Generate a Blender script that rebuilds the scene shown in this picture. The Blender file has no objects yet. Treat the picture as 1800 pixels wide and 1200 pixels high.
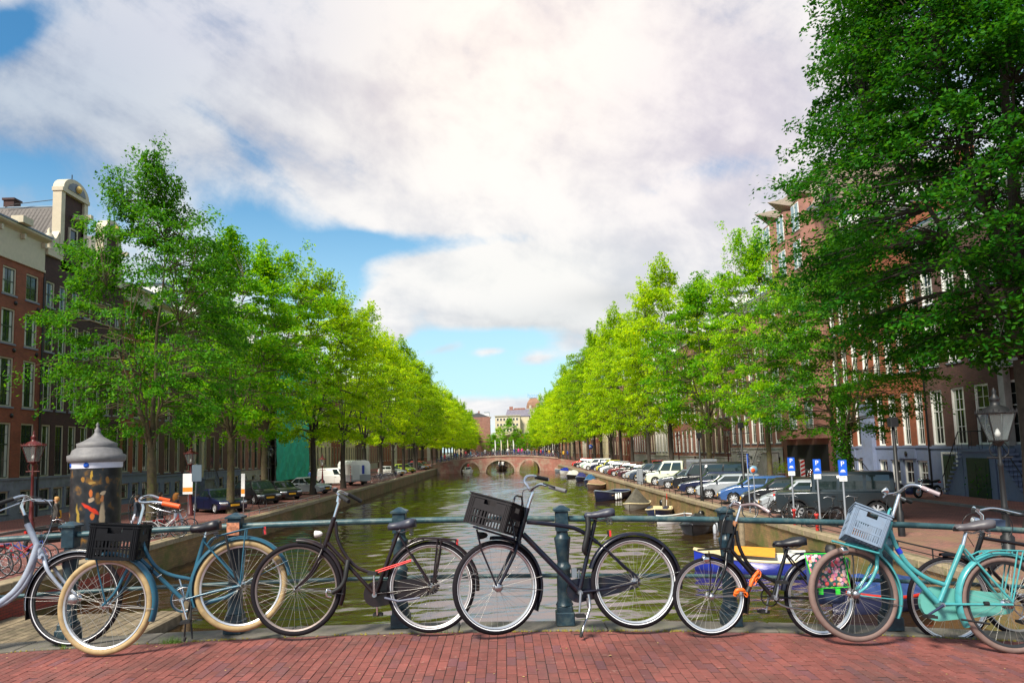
import bpy, math, random
import numpy as np
from mathutils import Vector, Matrix, Quaternion
random.seed(7)
rng = np.random.default_rng(7)
PI = math.pi
SC = bpy.context.scene
COL = SC.collection

# ------------------------------------------------------------------ camera
FPX, PX0, PY0, ROLL = 1250.0, 900.0, 671.0, 0.030
EYE = Vector((0, 0, 3.2))
def _basis():
    u, v = (886-PX0)/FPX, (PY0-791)/FPX
    c, s = math.cos(ROLL), math.sin(ROLL)
    u1, v1 = u*c+v*s, -u*s+v*c
    th = math.atan(-v1); ps = math.atan(-u1*math.cos(th))
    F = Vector((math.sin(ps)*math.cos(th), math.cos(ps)*math.cos(th), math.sin(th)))
    R0 = Vector((math.cos(ps), -math.sin(ps), 0))
    U0 = Vector((-math.sin(ps)*math.sin(th), -math.cos(ps)*math.sin(th), math.cos(th)))
    return R0*c-U0*s, R0*s+U0*c, F
CR, CU, CF = _basis()
cam_data = bpy.data.cameras.new('camera')
cam = bpy.data.objects.new('camera', cam_data)
COL.objects.link(cam)
cam.matrix_world = Matrix(((CR.x, CU.x, -CF.x, EYE.x), (CR.y, CU.y, -CF.y, EYE.y), (CR.z, CU.z, -CF.z, EYE.z), (0, 0, 0, 1)))
cam_data.sensor_width = 36.0
cam_data.lens = 36.0*FPX/1800
cam_data.shift_y = (PY0-600)/1800
cam_data.clip_start = 0.1
cam_data.clip_end = 6000
SC.camera = cam

def ray(px, py):
    return CF + CR*((px-PX0)/FPX) + CU*((PY0-py)/FPX)
def aty(px, py, Y):
    d = ray(px, py); return EYE + d*(Y/d.y)
def atx(px, py, X):
    d = ray(px, py); return EYE + d*(X/d.x)
def atz(px, py, Z=0.0):
    d = ray(px, py); return EYE + d*((Z-3.2)/d.z)
def deck(x):
    return 3.2-(1.40+.0075*(x+1.4)**2) if abs(x+1.4) < 8.2 else 1.8-.0075*67.2-.12*(abs(x+1.4)-8.2)

# ------------------------------------------------------------------ world, sun, exposure
SUN_EL, SUN_AZ = math.radians(50), math.radians(216)   # azimuth: direction the sun stands in, from +Y clockwise
w = bpy.data.worlds.new("World"); SC.world = w; w.use_nodes = True
nt = w.node_tree; nt.nodes.clear()
def nd(t, **kw):
    n = nt.nodes.new(t)
    for k, v in kw.items(): setattr(n, k, v)
    return n
def lk(a, b): nt.links.new(a, b)
def mth(op, a, b=None, c=None, clamp=False):
    n = nd('ShaderNodeMath', operation=op); n.use_clamp = clamp
    for i, x in enumerate((a, b, c)):
        if x is None: continue
        if isinstance(x, (int, float)): n.inputs[i].default_value = x
        else: lk(x, n.inputs[i])
    return n.outputs[0]
def ramp01(x, a, b):
    n = nd('ShaderNodeMapRange', interpolation_type='SMOOTHSTEP')
    lk(x, n.inputs[0]); n.inputs[1].default_value = a; n.inputs[2].default_value = b
    return n.outputs[0]
def mixc(f, a, b):
    n = nd('ShaderNodeMix', data_type='RGBA')
    if isinstance(f, (int, float)): n.inputs[0].default_value = f
    else: lk(f, n.inputs[0])
    for i, x in ((6, a), (7, b)):
        if isinstance(x, tuple): n.inputs[i].default_value = (*x, 1)
        else: lk(x, n.inputs[i])
    return n.outputs[2]
sky = nd('ShaderNodeTexSky', sky_type='NISHITA', sun_disc=False)
sky.sun_elevation = SUN_EL; sky.sun_rotation = SUN_AZ
sky.air_density = 1.0; sky.dust_density = 0.6; sky.ozone_density = 2.0
tc = nd('ShaderNodeTexCoord')
nrm = nd('ShaderNodeVectorMath', operation='NORMALIZE'); lk(tc.outputs['Generated'], nrm.inputs[0])
D = nrm.outputs[0]
sep = nd('ShaderNodeSeparateXYZ'); lk(D, sep.inputs[0])
zz = mth('ADD', mth('MAXIMUM', sep.outputs[2], 0.0), 0.16)
cmb = nd('ShaderNodeCombineXYZ'); lk(mth('DIVIDE', sep.outputs[0], zz), cmb.inputs[0]); lk(mth('DIVIDE', sep.outputs[1], zz), cmb.inputs[1])
def noise(vec, scale, detail=8, rough=.55, dist=0.0, off=(0, 0, 0)):
    m = nd('ShaderNodeVectorMath', operation='ADD'); lk(vec, m.inputs[0]); m.inputs[1].default_value = off
    n = nd('ShaderNodeTexNoise'); lk(m.outputs[0], n.inputs['Vector'])
    n.inputs['Scale'].default_value = scale; n.inputs['Detail'].default_value = detail
    n.inputs['Roughness'].default_value = rough; n.inputs['Distortion'].default_value = dist
    return n.outputs['Fac']
# directions ahead, as tangents along and up from the canal axis; banks of cloud and gaps are placed in these
fy = mth('MAXIMUM', sep.outputs[1], .12)
cfl = nd('ShaderNodeCombineXYZ'); lk(mth('DIVIDE', sep.outputs[0], fy), cfl.inputs[0]); lk(mth('DIVIDE', sep.outputs[2], fy), cfl.inputs[1])
def gauss(px, py, sx, sy=None, ang=0):
    """a soft bank of cloud (or gap) standing in one direction of the sky, sizes in degrees"""
    d0 = ray(px, py); sy = sy or sx; k = 1+(d0.z/d0.y)**2*.5
    mp = nd('ShaderNodeMapping', vector_type='TEXTURE'); lk(cfl.outputs[0], mp.inputs[0])
    mp.inputs[1].default_value = (d0.x/d0.y, d0.z/d0.y, 0); mp.inputs[2].default_value = (0, 0, math.radians(ang)); mp.inputs[3].default_value = (math.radians(sx)*k, math.radians(sy)*k, 1)
    dt = nd('ShaderNodeVectorMath', operation='DOT_PRODUCT'); lk(mp.outputs[0], dt.inputs[0]); lk(mp.outputs[0], dt.inputs[1])
    return mth('POWER', .3679, dt.outputs['Value'])
n1 = noise(cmb.outputs[0], 1.15, 9, .56, .5, (3.1, 7.7, 0))
n2 = noise(D, 8.5, 9, .62, .25, (1.3, 2.2, 5.0))
# streaked noise: long wisps running down to the right, as high cloud drawn out by the wind
def dot(v):
    n = nd('ShaderNodeVectorMath', operation='DOT_PRODUCT'); lk(D, n.inputs[0]); n.inputs[1].default_value = v; return n.outputs['Value']
ea = (CR*math.cos(math.radians(-28))+CU*math.sin(math.radians(-28))); eb = CF.cross(ea)
cst = nd('ShaderNodeCombineXYZ'); lk(mth('MULTIPLY', dot(ea), .30), cst.inputs[0]); lk(dot(eb), cst.inputs[1]); lk(mth('MULTIPLY', dot(CF), .3), cst.inputs[2])
ns = noise(cst.outputs[0], 9.0, 8, .60, .35, (4.3, 1.2, .7))
nmix = mth('ADD', mth('ADD', mth('MULTIPLY', n1, .34), mth('MULTIPLY', n2, .33)), mth('MULTIPLY', ns, .33))
nmix = mth('ADD', mth('MULTIPLY', mth('SUBTRACT', nmix, .5), 2.3), .5)
field = None
for g_ in [  # px, py, sigma_x, sigma_y, angle, amp
    (-10, 58, 3.6, 1.7, 20, -.80), (-20, 300, 5, 1.3, 2, -.34), (405, 235, 8, .8, -42, -.24), (250, 150, 8, .8, -38, -.10),
    (465, 405, 5.5, 2.5, -18, -.42), (585, 455, 3.6, 2.0, 30, -.50), (620, 425, 5, .8, 4, -.30), (560, 520, 4, 3, 0, -.5),
    (720, 545, 2.5, 1.0, 0, -.1), (860, 597, 9, 1.0, 0, -.62), (760, 640, 5, 1.2, 0, -.40), (930, 668, 8, 2.0, 0, -.45), (1190, 310, 5, 1.7, 10, -.34), (1120, 345, 3, .8, 0, -.12),
    (800, 428, 8, .9, 2, -.42), (1010, 395, 4, .7, -10, -.10), (1330, 290, 4, 1.5, 0, -.12), (1200, 215, 5, 1, 0, -.08), (690, 480, 1.6, .8, 0, -.1),
    (880, 110, 22, 13, 0, .42), (800, 500, 5.5, 2.4, 3, .55), (950, 505, 6.5, 3.0, 0, .50), (1070, 500, 5, 3.0, 0, .45), (700, 520, 3.0, 1.7, 20, .40), (1130, 560, 4, 3, 0, .2),
    (130, 150, 12, 4.5, -14, .16), (180, 235, 8, 1.6, -12, .12), (560, 330, 10, 1.6, -30, .16), (700, 380, 7, 1.2, -8, .16), (1330, 150, 10, 8, 0, .14),
    (785, 611, 2.2, .55, 12, .55), (862, 617, 1.5, .45, 5, .48), (940, 630, 1.5, .6, 0, .42), (880, 712, 6, .9, 0, .52), (690, 590, 1.6, .9, 0, .5), (760, 655, 2, .5, 0, .3), (1010, 600, 2.0, 1.2, 0, .4),
    (1000, 300, 12, 4, 10, .14), (1270, 440, 9, 5, 0, .45), (130, 120, 9, 4, -12, .16)]:
    field = mth('MULTIPLY_ADD', gauss(*g_[:5]), g_[5], 0.0 if field is None else field)
cov = mth('ADD', nmix, field)
alpha = mth('MULTIPLY', ramp01(cov, .26, .74), .98)
n3 = noise(cmb.outputs[0], 1.9, 6, .5, .3, (9.1, 1.7, 2))
shade = ramp01(mth('ADD', mth('ADD', mth('MULTIPLY', n3, .45), mth('MULTIPLY', ns, .35)), mth('MULTIPLY', n2, .45)), .50, .72)
ccol = mixc(shade, (7.0, 7.3, 7.9), (10.2, 10.0, 9.8))
# the warm, pink-lit bank of cloud high over the canal, and the grey flat base of the big cumulus
ccol = mixc(mth('MULTIPLY', gauss(860, 90, 19, 11), .78), ccol, mixc(shade, (10.4, 8.8, 8.2), (12.4, 11.0, 9.6)))
ccol = mixc(mth('MULTIPLY', gauss(1300, 200, 11, 11), .72), ccol, mixc(shade, (6.2, 5.7, 6.8), (9.4, 8.7, 9.0)))
ccol = mixc(mth('MULTIPLY', gauss(900, 480, 11, 3.0), .8), ccol, mixc(shade, (7.4, 7.7, 7.8), (9.8, 9.7, 9.3)))
ccol = mixc(mth('MULTIPLY', gauss(960, 562, 8, 1.5), .8), ccol, mixc(shade, (5.9, 6.2, 6.4), (8.0, 8.2, 8.2)))
ccol = mixc(mth('MULTIPLY', gauss(1070, 525, 4, 1.1), .6), ccol, (6.4, 6.6, 6.7))
ccol = mixc(mth('MULTIPLY', gauss(20, 150, 21, 13), .88), ccol, mixc(shade, (2.3, 3.1, 4.6), (5.0, 5.9, 7.0)))
ccol = mixc(mth('MULTIPLY', gauss(350, 40, 13, 5), .4), ccol, mixc(shade, (3.6, 3.9, 5.8), (6.8, 6.8, 8.2)))
skyt = nd('ShaderNodeMix', data_type='RGBA', blend_type='MULTIPLY'); skyt.inputs[0].default_value = 1
lk(sky.outputs[0], skyt.inputs[6]); skyt.inputs[7].default_value = (.72, 1.5, 1.72, 1)
# paler, more cyan air towards the horizon
low = mth('SUBTRACT', 1.0, ramp01(sep.outputs[2], .02, .42))
skyc = mixc(mth('MULTIPLY', low, .85), skyt.outputs[2], (7.0, 9.9, 10.6))
fin = mixc(alpha, skyc, ccol)
gnd = mixc(ramp01(sep.outputs[2], -.02, 0.0), (1.6, 1.5, 1.3), fin)
bg = nd('ShaderNodeBackground'); lk(gnd, bg.inputs[0]); bg.inputs[1].default_value = 0.066
wo = nd('ShaderNodeOutputWorld'); lk(bg.outputs[0], wo.inputs[0])

sd = bpy.data.lights.new('sun', 'SUN'); sd.energy = 4.8; sd.angle = math.radians(14); sd.color = (1, .93, .80)
so = bpy.data.objects.new('sun', sd); COL.objects.link(so)
so.rotation_euler = (PI/2-SUN_EL, 0, PI-SUN_AZ+0)
sdir = Vector((math.sin(SUN_AZ)*math.cos(SUN_EL), math.cos(SUN_AZ)*math.cos(SUN_EL), math.sin(SUN_EL)))
so.rotation_euler = sdir.to_track_quat('Z', 'Y').to_euler()
so.location = (0, -5, 30)
vs = SC.view_settings
vs.view_transform = 'Standard'; vs.look = 'None'; vs.gamma = 1; vs.exposure = 0.6; vs.use_curve_mapping = False
SC.cycles.max_bounces = 6; SC.cycles.transparent_max_bounces = 12
SC.cycles.diffuse_bounces = 3; SC.cycles.glossy_bounces = 3; SC.cycles.transmission_bounces = 3

# ------------------------------------------------------------------ materials
MATS = {}
def mat(name, col, rough=.6, metal=0.0, var=0.0, vscale=4.0, bump=0.0, bscale=60.0, coat=0.0, rnd=0.0,
        dirt=None, dirt_amt=.5, dirt_scale=2.0, spec=.5, island=0.0):
    if name in MATS: return MATS[name]
    m = bpy.data.materials.new(name); m.use_nodes = True
    t = m.node_tree; b = t.nodes['Principled BSDF']
    b.inputs['Base Color'].default_value = (*col, 1)
    b.inputs['Roughness'].default_value = rough; b.inputs['Metallic'].default_value = metal
    b.inputs['Coat Weight'].default_value = coat; b.inputs['Coat Roughness'].default_value = .08
    b.inputs['Specular IOR Level'].default_value = spec
    cur = None
    tcn = t.nodes.new('ShaderNodeTexCoord')
    def mixm(fac, a, bcol, mode='MIX'):
        n = t.nodes.new('ShaderNodeMix'); n.data_type = 'RGBA'; n.blend_type = mode
        if isinstance(fac, float): n.inputs[0].default_value = fac
        else: t.links.new(fac, n.inputs[0])
        for i, x in ((6, a), (7, bcol)):
            if isinstance(x, tuple): n.inputs[i].default_value = (*x, 1)
            else: t.links.new(x, n.inputs[i])
        return n.outputs[2]
    cur = tuple(col)
    if var:
        n = t.nodes.new('ShaderNodeTexNoise'); n.inputs['Scale'].default_value = vscale; n.inputs['Detail'].default_value = 6
        n.inputs['Roughness'].default_value = .65
        t.links.new(tcn.outputs['Object'], n.inputs['Vector'])
        mr = t.nodes.new('ShaderNodeMapRange'); mr.inputs[1].default_value = .3; mr.inputs[2].default_value = .7
        t.links.new(n.outputs['Fac'], mr.inputs[0])
        cur = mixm(mr.outputs[0], tuple(c*(1-var) for c in col), tuple(min(1, c*(1+var)) for c in col))
    if dirt:
        n = t.nodes.new('ShaderNodeTexNoise'); n.inputs['Scale'].default_value = dirt_scale; n.inputs['Detail'].default_value = 8
        n.inputs['Roughness'].default_value = .7
        t.links.new(tcn.outputs['Object'], n.inputs['Vector'])
        mr = t.nodes.new('ShaderNodeMapRange'); mr.inputs[1].default_value = .50; mr.inputs[2].default_value = .66; mr.inputs[4].default_value = dirt_amt
        t.links.new(n.outputs['Fac'], mr.inputs[0])
        cur = mixm(mr.outputs[0], cur, dirt)
    if rnd or island:
        if island:
            oi = t.nodes.new('ShaderNodeNewGeometry').outputs['Random Per Island']; k = island
        else:
            oi = t.nodes.new('ShaderNodeObjectInfo').outputs['Random']; k = rnd
        mr = t.nodes.new('ShaderNodeMapRange'); mr.inputs[3].default_value = 1-k; mr.inputs[4].default_value = 1+k
        t.links.new(oi, mr.inputs[0])
        hs = t.nodes.new('ShaderNodeHueSaturation')
        t.links.new(mr.outputs[0], hs.inputs['Value'])
        if isinstance(cur, tuple): hs.inputs['Color'].default_value = (*cur, 1)
        else: t.links.new(cur, hs.inputs['Color'])
        cur = hs.outputs[0]
    if not isinstance(cur, tuple): t.links.new(cur, b.inputs['Base Color'])
    if bump:
        n = t.nodes.new('ShaderNodeTexNoise'); n.inputs['Scale'].default_value = bscale; n.inputs['Detail'].default_value = 4
        t.links.new(tcn.outputs['Object'], n.inputs['Vector'])
        bp = t.nodes.new('ShaderNodeBump'); bp.inputs['Strength'].default_value = bump; bp.inputs['Distance'].default_value = .01
        t.links.new(n.outputs['Fac'], bp.inputs['Height']); t.links.new(bp.outputs[0], b.inputs['Normal'])
    MATS[name] = m
    return m

def brick_mat(name, c1, c2, mortar, scale=1.0, plane='xz', bw=.22, bh=.066, stain=None):
    """coursed brickwork laid on (x,z) or (x,y) object coordinates, in metres"""
    if name in MATS: return MATS[name]
    m = bpy.data.materials.new(name); m.use_nodes = True
    t = m.node_tree; b = t.nodes['Principled BSDF']; b.inputs['Roughness'].default_value = .85
    tcn = t.nodes.new('ShaderNodeTexCoord'); s = t.nodes.new('ShaderNodeSeparateXYZ'); c = t.nodes.new('ShaderNodeCombineXYZ')
    t.links.new(tcn.outputs['Object'], s.inputs[0])
    a = t.nodes.new('ShaderNodeMath'); a.operation = 'ADD'
    if plane == 'xz':
        t.links.new(s.outputs[0], a.inputs[0]); t.links.new(s.outputs[1], a.inputs[1])
        t.links.new(a.outputs[0], c.inputs[0]); t.links.new(s.outputs[2], c.inputs[1])
    elif plane == 'yz':
        t.links.new(s.outputs[1], c.inputs[0]); t.links.new(s.outputs[2], c.inputs[1])
    else:
        t.links.new(s.outputs[1], c.inputs[0]); t.links.new(s.outputs[0], c.inputs[1])
    br = t.nodes.new('ShaderNodeTexBrick'); t.links.new(c.outputs[0], br.inputs['Vector'])
    br.inputs['Color1'].default_value = (*c1, 1); br.inputs['Color2'].default_value = (*c2, 1); br.inputs['Mortar'].default_value = (*mortar, 1)
    br.inputs['Scale'].default_value = 1.0; br.inputs['Brick Width'].default_value = bw; br.inputs['Row Height'].default_value = bh
    br.inputs['Mortar Size'].default_value = .006; br.inputs['Mortar Smooth'].default_value = .2; br.inputs['Bias'].default_value = 0
    n = t.nodes.new('ShaderNodeTexNoise'); n.inputs['Scale'].default_value = .9; n.inputs['Detail'].default_value = 7; n.inputs['Roughness'].default_value = .7
    t.links.new(tcn.outputs['Object'], n.inputs['Vector'])
    mr = t.nodes.new('ShaderNodeMapRange'); mr.inputs[1].default_value = .3; mr.inputs[2].default_value = .7; mr.inputs[3].default_value = .72; mr.inputs[4].default_value = 1.22
    t.links.new(n.outputs['Fac'], mr.inputs[0])
    hs = t.nodes.new('ShaderNodeHueSaturation'); t.links.new(br.outputs[0], hs.inputs['Color']); t.links.new(mr.outputs[0], hs.inputs['Value'])
    cur = hs.outputs[0]
    if stain:
        n2_ = t.nodes.new('ShaderNodeTexNoise'); n2_.inputs['Scale'].default_value = .55; n2_.inputs['Detail'].default_value = 9; n2_.inputs['Roughness'].default_value = .75
        t.links.new(tcn.outputs['Object'], n2_.inputs['Vector'])
        m2 = t.nodes.new('ShaderNodeMapRange'); m2.inputs[1].default_value = .46; m2.inputs[2].default_value = .62; m2.inputs[4].default_value = .85
        t.links.new(n2_.outputs['Fac'], m2.inputs[0])
        mx = t.nodes.new('ShaderNodeMix'); mx.data_type = 'RGBA'; t.links.new(m2.outputs[0], mx.inputs[0])
        t.links.new(cur, mx.inputs[6]); mx.inputs[7].default_value = (*stain, 1); cur = mx.outputs[2]
    t.links.new(cur, b.inputs['Base Color'])
    bp = t.nodes.new('ShaderNodeBump'); bp.inputs['Strength'].default_value = .5; bp.inputs['Distance'].default_value = .01; bp.invert = True
    t.links.new(br.outputs['Fac'], bp.inputs['Height']); t.links.new(bp.outputs[0], b.inputs['Normal'])
    MATS[name] = m
    return m

# ------------------------------------------------------------------ mesh helpers
class MB:
    def __init__(s): s.v = []; s.f = []; s.mi = []; s.sm = []; s.cur = 0; s.M = None
    def add(s, vs_, fs, smooth=False):
        o = len(s.v)
        if s.M is not None: vs_ = [s.M @ Vector(p) for p in vs_]
        s.v.extend([tuple(p) for p in vs_])
        for f in fs:
            s.f.append(tuple(i+o for i in f)); s.mi.append(s.cur); s.sm.append(smooth)
        return s
    def box(s, x0, x1, y0, y1, z0, z1):
        if x0 > x1: x0, x1 = x1, x0
        if y0 > y1: y0, y1 = y1, y0
        if z0 > z1: z0, z1 = z1, z0
        s.add([(x0, y0, z0), (x1, y0, z0), (x1, y1, z0), (x0, y1, z0), (x0, y0, z1), (x1, y0, z1), (x1, y1, z1), (x0, y1, z1)],
              [(3, 2, 1, 0), (4, 5, 6, 7), (0, 1, 5, 4), (1, 2, 6, 5), (2, 3, 7, 6), (3, 0, 4, 7)])
        return s
    def obox(s, c, ex, ey, ez, hx, hy, hz):
        c = Vector(c); ex = Vector(ex)*hx; ey = Vector(ey)*hy; ez = Vector(ez)*hz
        P = [c+ex*a+ey*b_+ez*d for d in (-1, 1) for a, b_ in ((-1, -1), (1, -1), (1, 1), (-1, 1))]
        s.add(P, [(3, 2, 1, 0), (4, 5, 6, 7), (0, 1, 5, 4), (1, 2, 6, 5), (2, 3, 7, 6), (3, 0, 4, 7)])
        return s
    def cbox(s, x0, x1, y0, y1, z0, z1, c=.01):
        """box with chamfered vertical and top edges"""
        a = [(x0+c, y0), (x1-c, y0), (x1, y0+c), (x1, y1-c), (x1-c, y1), (x0+c, y1), (x0, y1-c), (x0, y0+c)]
        cx, cy = (x0+x1)/2, (y0+y1)/2
        top = [(cx+(x-cx)*(1-c/max(abs(x1-cx), 1e-6)), cy+(y-cy)*(1-c/max(abs(y1-cy), 1e-6))) for x, y in a]
        V = [(x, y, z0) for x, y in a]+[(x, y, z1-c) for x, y in a]+[(x, y, z1) for x, y in top]
        F = [tuple(reversed(range(8))), tuple(range(16, 24))]
        for r in (0, 8):
            for i in range(8): F.append((r+i, r+(i+1) % 8, r+8+(i+1) % 8, r+8+i))
        return s.add(V, F)
    def tube(s, pts, r, n=8, closed=False, caps=True, smooth=True, flat=1.0, upv=None):
        pts = [Vector(p) for p in pts]
        if not isinstance(r, (list, tuple)): r = [r]*len(pts)
        m = len(pts); V = []; F = []
        t0 = (pts[1]-pts[0]).normalized()
        a = Vector(upv) if upv else (Vector((0, 0, 1)) if abs(t0.z) < .9 else Vector((1, 0, 0)))
        nv = (a-t0*a.dot(t0)).normalized()
        for i in range(m):
            if closed: t_ = (pts[(i+1) % m]-pts[i-1])
            else: t_ = pts[min(i+1, m-1)]-pts[max(i-1, 0)]
            t_ = t_.normalized() if t_.length > 1e-9 else t0
            nv = (nv-t_*nv.dot(t_))
            nv = nv.normalized() if nv.length > 1e-6 else t_.orthogonal().normalized()
            bn = t_.cross(nv)
            for k in range(n):
                an = 2*PI*k/n
                V.append(pts[i]+nv*(math.cos(an)*r[i])+bn*(math.sin(an)*r[i]*flat))
        for i in range(m if closed else m-1):
            j = (i+1) % m
            for k in range(n):
                F.append((i*n+k, i*n+(k+1) % n, j*n+(k+1) % n, j*n+k))
        s.add(V, F, smooth)
        if caps and not closed:
            s.add([V[k] for k in range(n)], [tuple(reversed(range(n)))])
            s.add([V[(m-1)*n+k] for k in range(n)], [tuple(range(n))])
        return s
    def lathe(s, prof, c=(0, 0, 0), n=16, axis=None, smooth=True, caps=True):
        c = Vector(c)
        if axis is None: ax, e1, e2 = Vector((0, 0, 1)), Vector((1, 0, 0)), Vector((0, 1, 0))
        else:
            ax = Vector(axis).normalized(); e1 = ax.orthogonal().normalized(); e2 = ax.cross(e1)
        V = []; F = []
        for (r, z) in prof:
            for k in range(n):
                a = 2*PI*k/n
                V.append(c+ax*z+e1*(r*math.cos(a))+e2*(r*math.sin(a)))
        for i in range(len(prof)-1):
            for k in range(n): F.append((i*n+k, i*n+(k+1) % n, (i+1)*n+(k+1) % n, (i+1)*n+k))
        s.add(V, F, smooth)
        if caps and prof[0][0] > 1e-5: s.add(V[:n], [tuple(reversed(range(n)))])
        if caps and prof[-1][0] > 1e-5: s.add(V[-n:], [tuple(range(n))])
        return s
    def prism(s, pts, a, b, plane='xz', smooth=False):
        """2D outline extruded between a and b along the third axis"""
        n = len(pts)
        if plane == 'xz': V = [(x, a, z) for x, z in pts]+[(x, b, z) for x, z in pts]
        elif plane == 'xy': V = [(x, y, a) for x, y in pts]+[(x, y, b) for x, y in pts]
        else: V = [(a, y, z) for y, z in pts]+[(b, y, z) for y, z in pts]
        F = [tuple(range(n)), tuple(reversed(range(n, 2*n)))]
        for i in range(n): F.append((i, i+n, (i+1) % n+n, (i+1) % n)) if True else None
        return s.add(V, F, smooth)
    def loft(s, rings, closed=True, cap0=True, cap1=True, smooth=True):
        n = len(rings[0]); V = [p for r_ in rings for p in r_]; F = []
        for i in range(len(rings)-1):
            for k in range(n if closed else n-1):
                F.append((i*n+k, i*n+(k+1) % n, (i+1)*n+(k+1) % n, (i+1)*n+k))
        s.add(V, F, smooth)
        if cap0: s.add(rings[0], [tuple(reversed(range(n)))])
        if cap1: s.add(rings[-1], [tuple(range(n))])
        return s
    def quad(s, a, b, c, d): return s.add([a, b, c, d], [(0, 1, 2, 3)])
    def mesh(s, name, mats):
        me = bpy.data.meshes.new(name)
        me.from_pydata(s.v, [], s.f)
        if not isinstance(mats, (list, tuple)): mats = [mats]
        for m in mats: me.materials.append(m)
        if len(mats) > 1: me.polygons.foreach_set('material_index', s.mi)
        me.polygons.foreach_set('use_smooth', s.sm)
        me.update()
        return me
    def build(s, name, mats, parent=None, fix=True):
        me = s.mesh(name, mats)
        return link(name, me, parent)
CH = {}
def link(name, data, parent=None):
    o = bpy.data.objects.new(name, data); COL.objects.link(o)
    if parent is not None: o.parent = parent; CH.setdefault(parent.name, []).append(o)
    return o
def tag(o, label=None, cat=None, group=None, kind=None):
    if label: o['label'] = label
    if cat: o['category'] = cat
    if group: o['group'] = group
    if kind: o['kind'] = kind
    return o
def thing(name, label, cat, loc=(0, 0, 0), rz=0.0, group=None):
    o = bpy.data.objects.new(name, None); COL.objects.link(o)
    o.location = loc; o.rotation_euler = (0, 0, rz); o.empty_display_size = .2
    return tag(o, label, cat, group)
def sub(name, parent, loc=(0, 0, 0)):
    o = bpy.data.objects.new(name, None); COL.objects.link(o); o.parent = parent; o.location = loc; CH.setdefault(parent.name, []).append(o); return o
def kids(o): return CH.get(o.name, [])
def copy_tree(o, loc=None, rz=None, label=None, scale=None, _tree=None):
    c = o.copy(); COL.objects.link(c)
    if loc is not None: c.location = loc
    if rz is not None: c.rotation_euler = (0, 0, rz)
    if label: c['label'] = label
    if scale is not None: c.scale = scale if isinstance(scale, (tuple, list)) else (scale,)*3
    for ch in kids(o):
        cc = ch.copy(); COL.objects.link(cc); cc.parent = c; CH.setdefault(c.name, []).append(cc)
        for g in kids(ch):
            d = g.copy(); COL.objects.link(d); d.parent = cc; CH.setdefault(cc.name, []).append(d)
    return c
def recolor(o, mp):
    """give a copied thing its own paint: swap materials on its copied meshes"""
    for q in [o]+kids(o)+[g for ch in kids(o) for g in kids(ch)]:
        if q.type == 'MESH' and any(m and m.name in mp for m in q.data.materials):
            q.data = q.data.copy()
            for i, m in enumerate(q.data.materials):
                if m and m.name in mp: q.data.materials[i] = mp[m.name]
def text_mesh(s, size, depth=.004):
    cu = bpy.data.curves.new('txt', 'FONT'); cu.body = s; cu.size = size; cu.extrude = depth; cu.align_x = 'CENTER'; cu.align_y = 'CENTER'
    o = bpy.data.objects.new('txt', cu); COL.objects.link(o)
    dg = bpy.context.evaluated_depsgraph_get(); dg.update()
    me = bpy.data.meshes.new_from_object(o.evaluated_get(dg))
    bpy.data.objects.remove(o)
    return me

# common materials
m_cream = mat('cream_paint', (.50, .44, .32), .55, var=.08)
m_white = mat('white_paint', (.78, .77, .74), .5, var=.06)
m_dkgreen = mat('dark_green_paint', (.012, .035, .022), .35)
m_black = mat('black_paint', (.005, .005, .006), .35)
m_iron = mat('black_iron', (.007, .007, .008), .5, var=.3, vscale=12)
m_chrome = mat('chrome', (.75, .75, .77), .18, 1.0)
m_steel = mat('steel', (.45, .45, .47), .35, 1.0)
m_rubber = mat('black_rubber', (.008, .008, .009), .75)
m_stone = mat('blue_grey_stone', (.20, .22, .27), .8, var=.25, vscale=1.5, bump=.3, dirt=(.10, .10, .10), dirt_amt=.5)
m_glass = mat('window_glass', (.015, .02, .022), .06, spec=.7)
m_red = mat('red_plastic', (.55, .015, .012), .3)
m_orange = mat('orange_rubber', (.75, .10, .015), .5)
# ================================================================== SETTING
QL, QR, FLX, FRX, WZ = -13.6, 10.8, -28.0, 25.0, -1.15     # quay edges, facade lines, water level
CEND = 330.0
m_pave = brick_mat('street_clinkers', (.27, .095, .075), (.20, .078, .065), (.05, .035, .03), plane='xy', bw=.2, bh=.07)
m_pave2 = brick_mat('pavement_clinkers', (.42, .145, .105), (.34, .12, .09), (.07, .045, .04), plane='xy', bw=.2, bh=.07)
m_park = brick_mat('quay_clinkers', (.27, .12, .09), (.19, .10, .075), (.06, .04, .03), plane='xy', bw=.2, bh=.1, stain=(.20, .13, .07))
m_quay = brick_mat('old_quay_brick', (.26, .15, .055), (.19, .11, .045), (.12, .09, .05), plane='yz', bw=.3, bh=.09, stain=(.075, .10, .012))
m_cope = mat('quay_coping_stone', (.27, .21, .13), .85, var=.3, vscale=3, bump=.4, dirt=(.09, .11, .02), dirt_amt=.8, rnd=.15)
m_earth = mat('far_ground', (.08, .09, .05), .95, var=.3, vscale=.05)

def sheet(name, x0, x1, y0, y1, z, m, seg=1):
    b = MB()
    for i in range(seg):
        a = y0+(y1-y0)*i/seg; c = y0+(y1-y0)*(i+1)/seg
        b.quad((x0, a, z), (x1, a, z), (x1, c, z), (x0, c, z))
    o = b.build(name, m); tag(o, kind='structure'); return o
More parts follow.
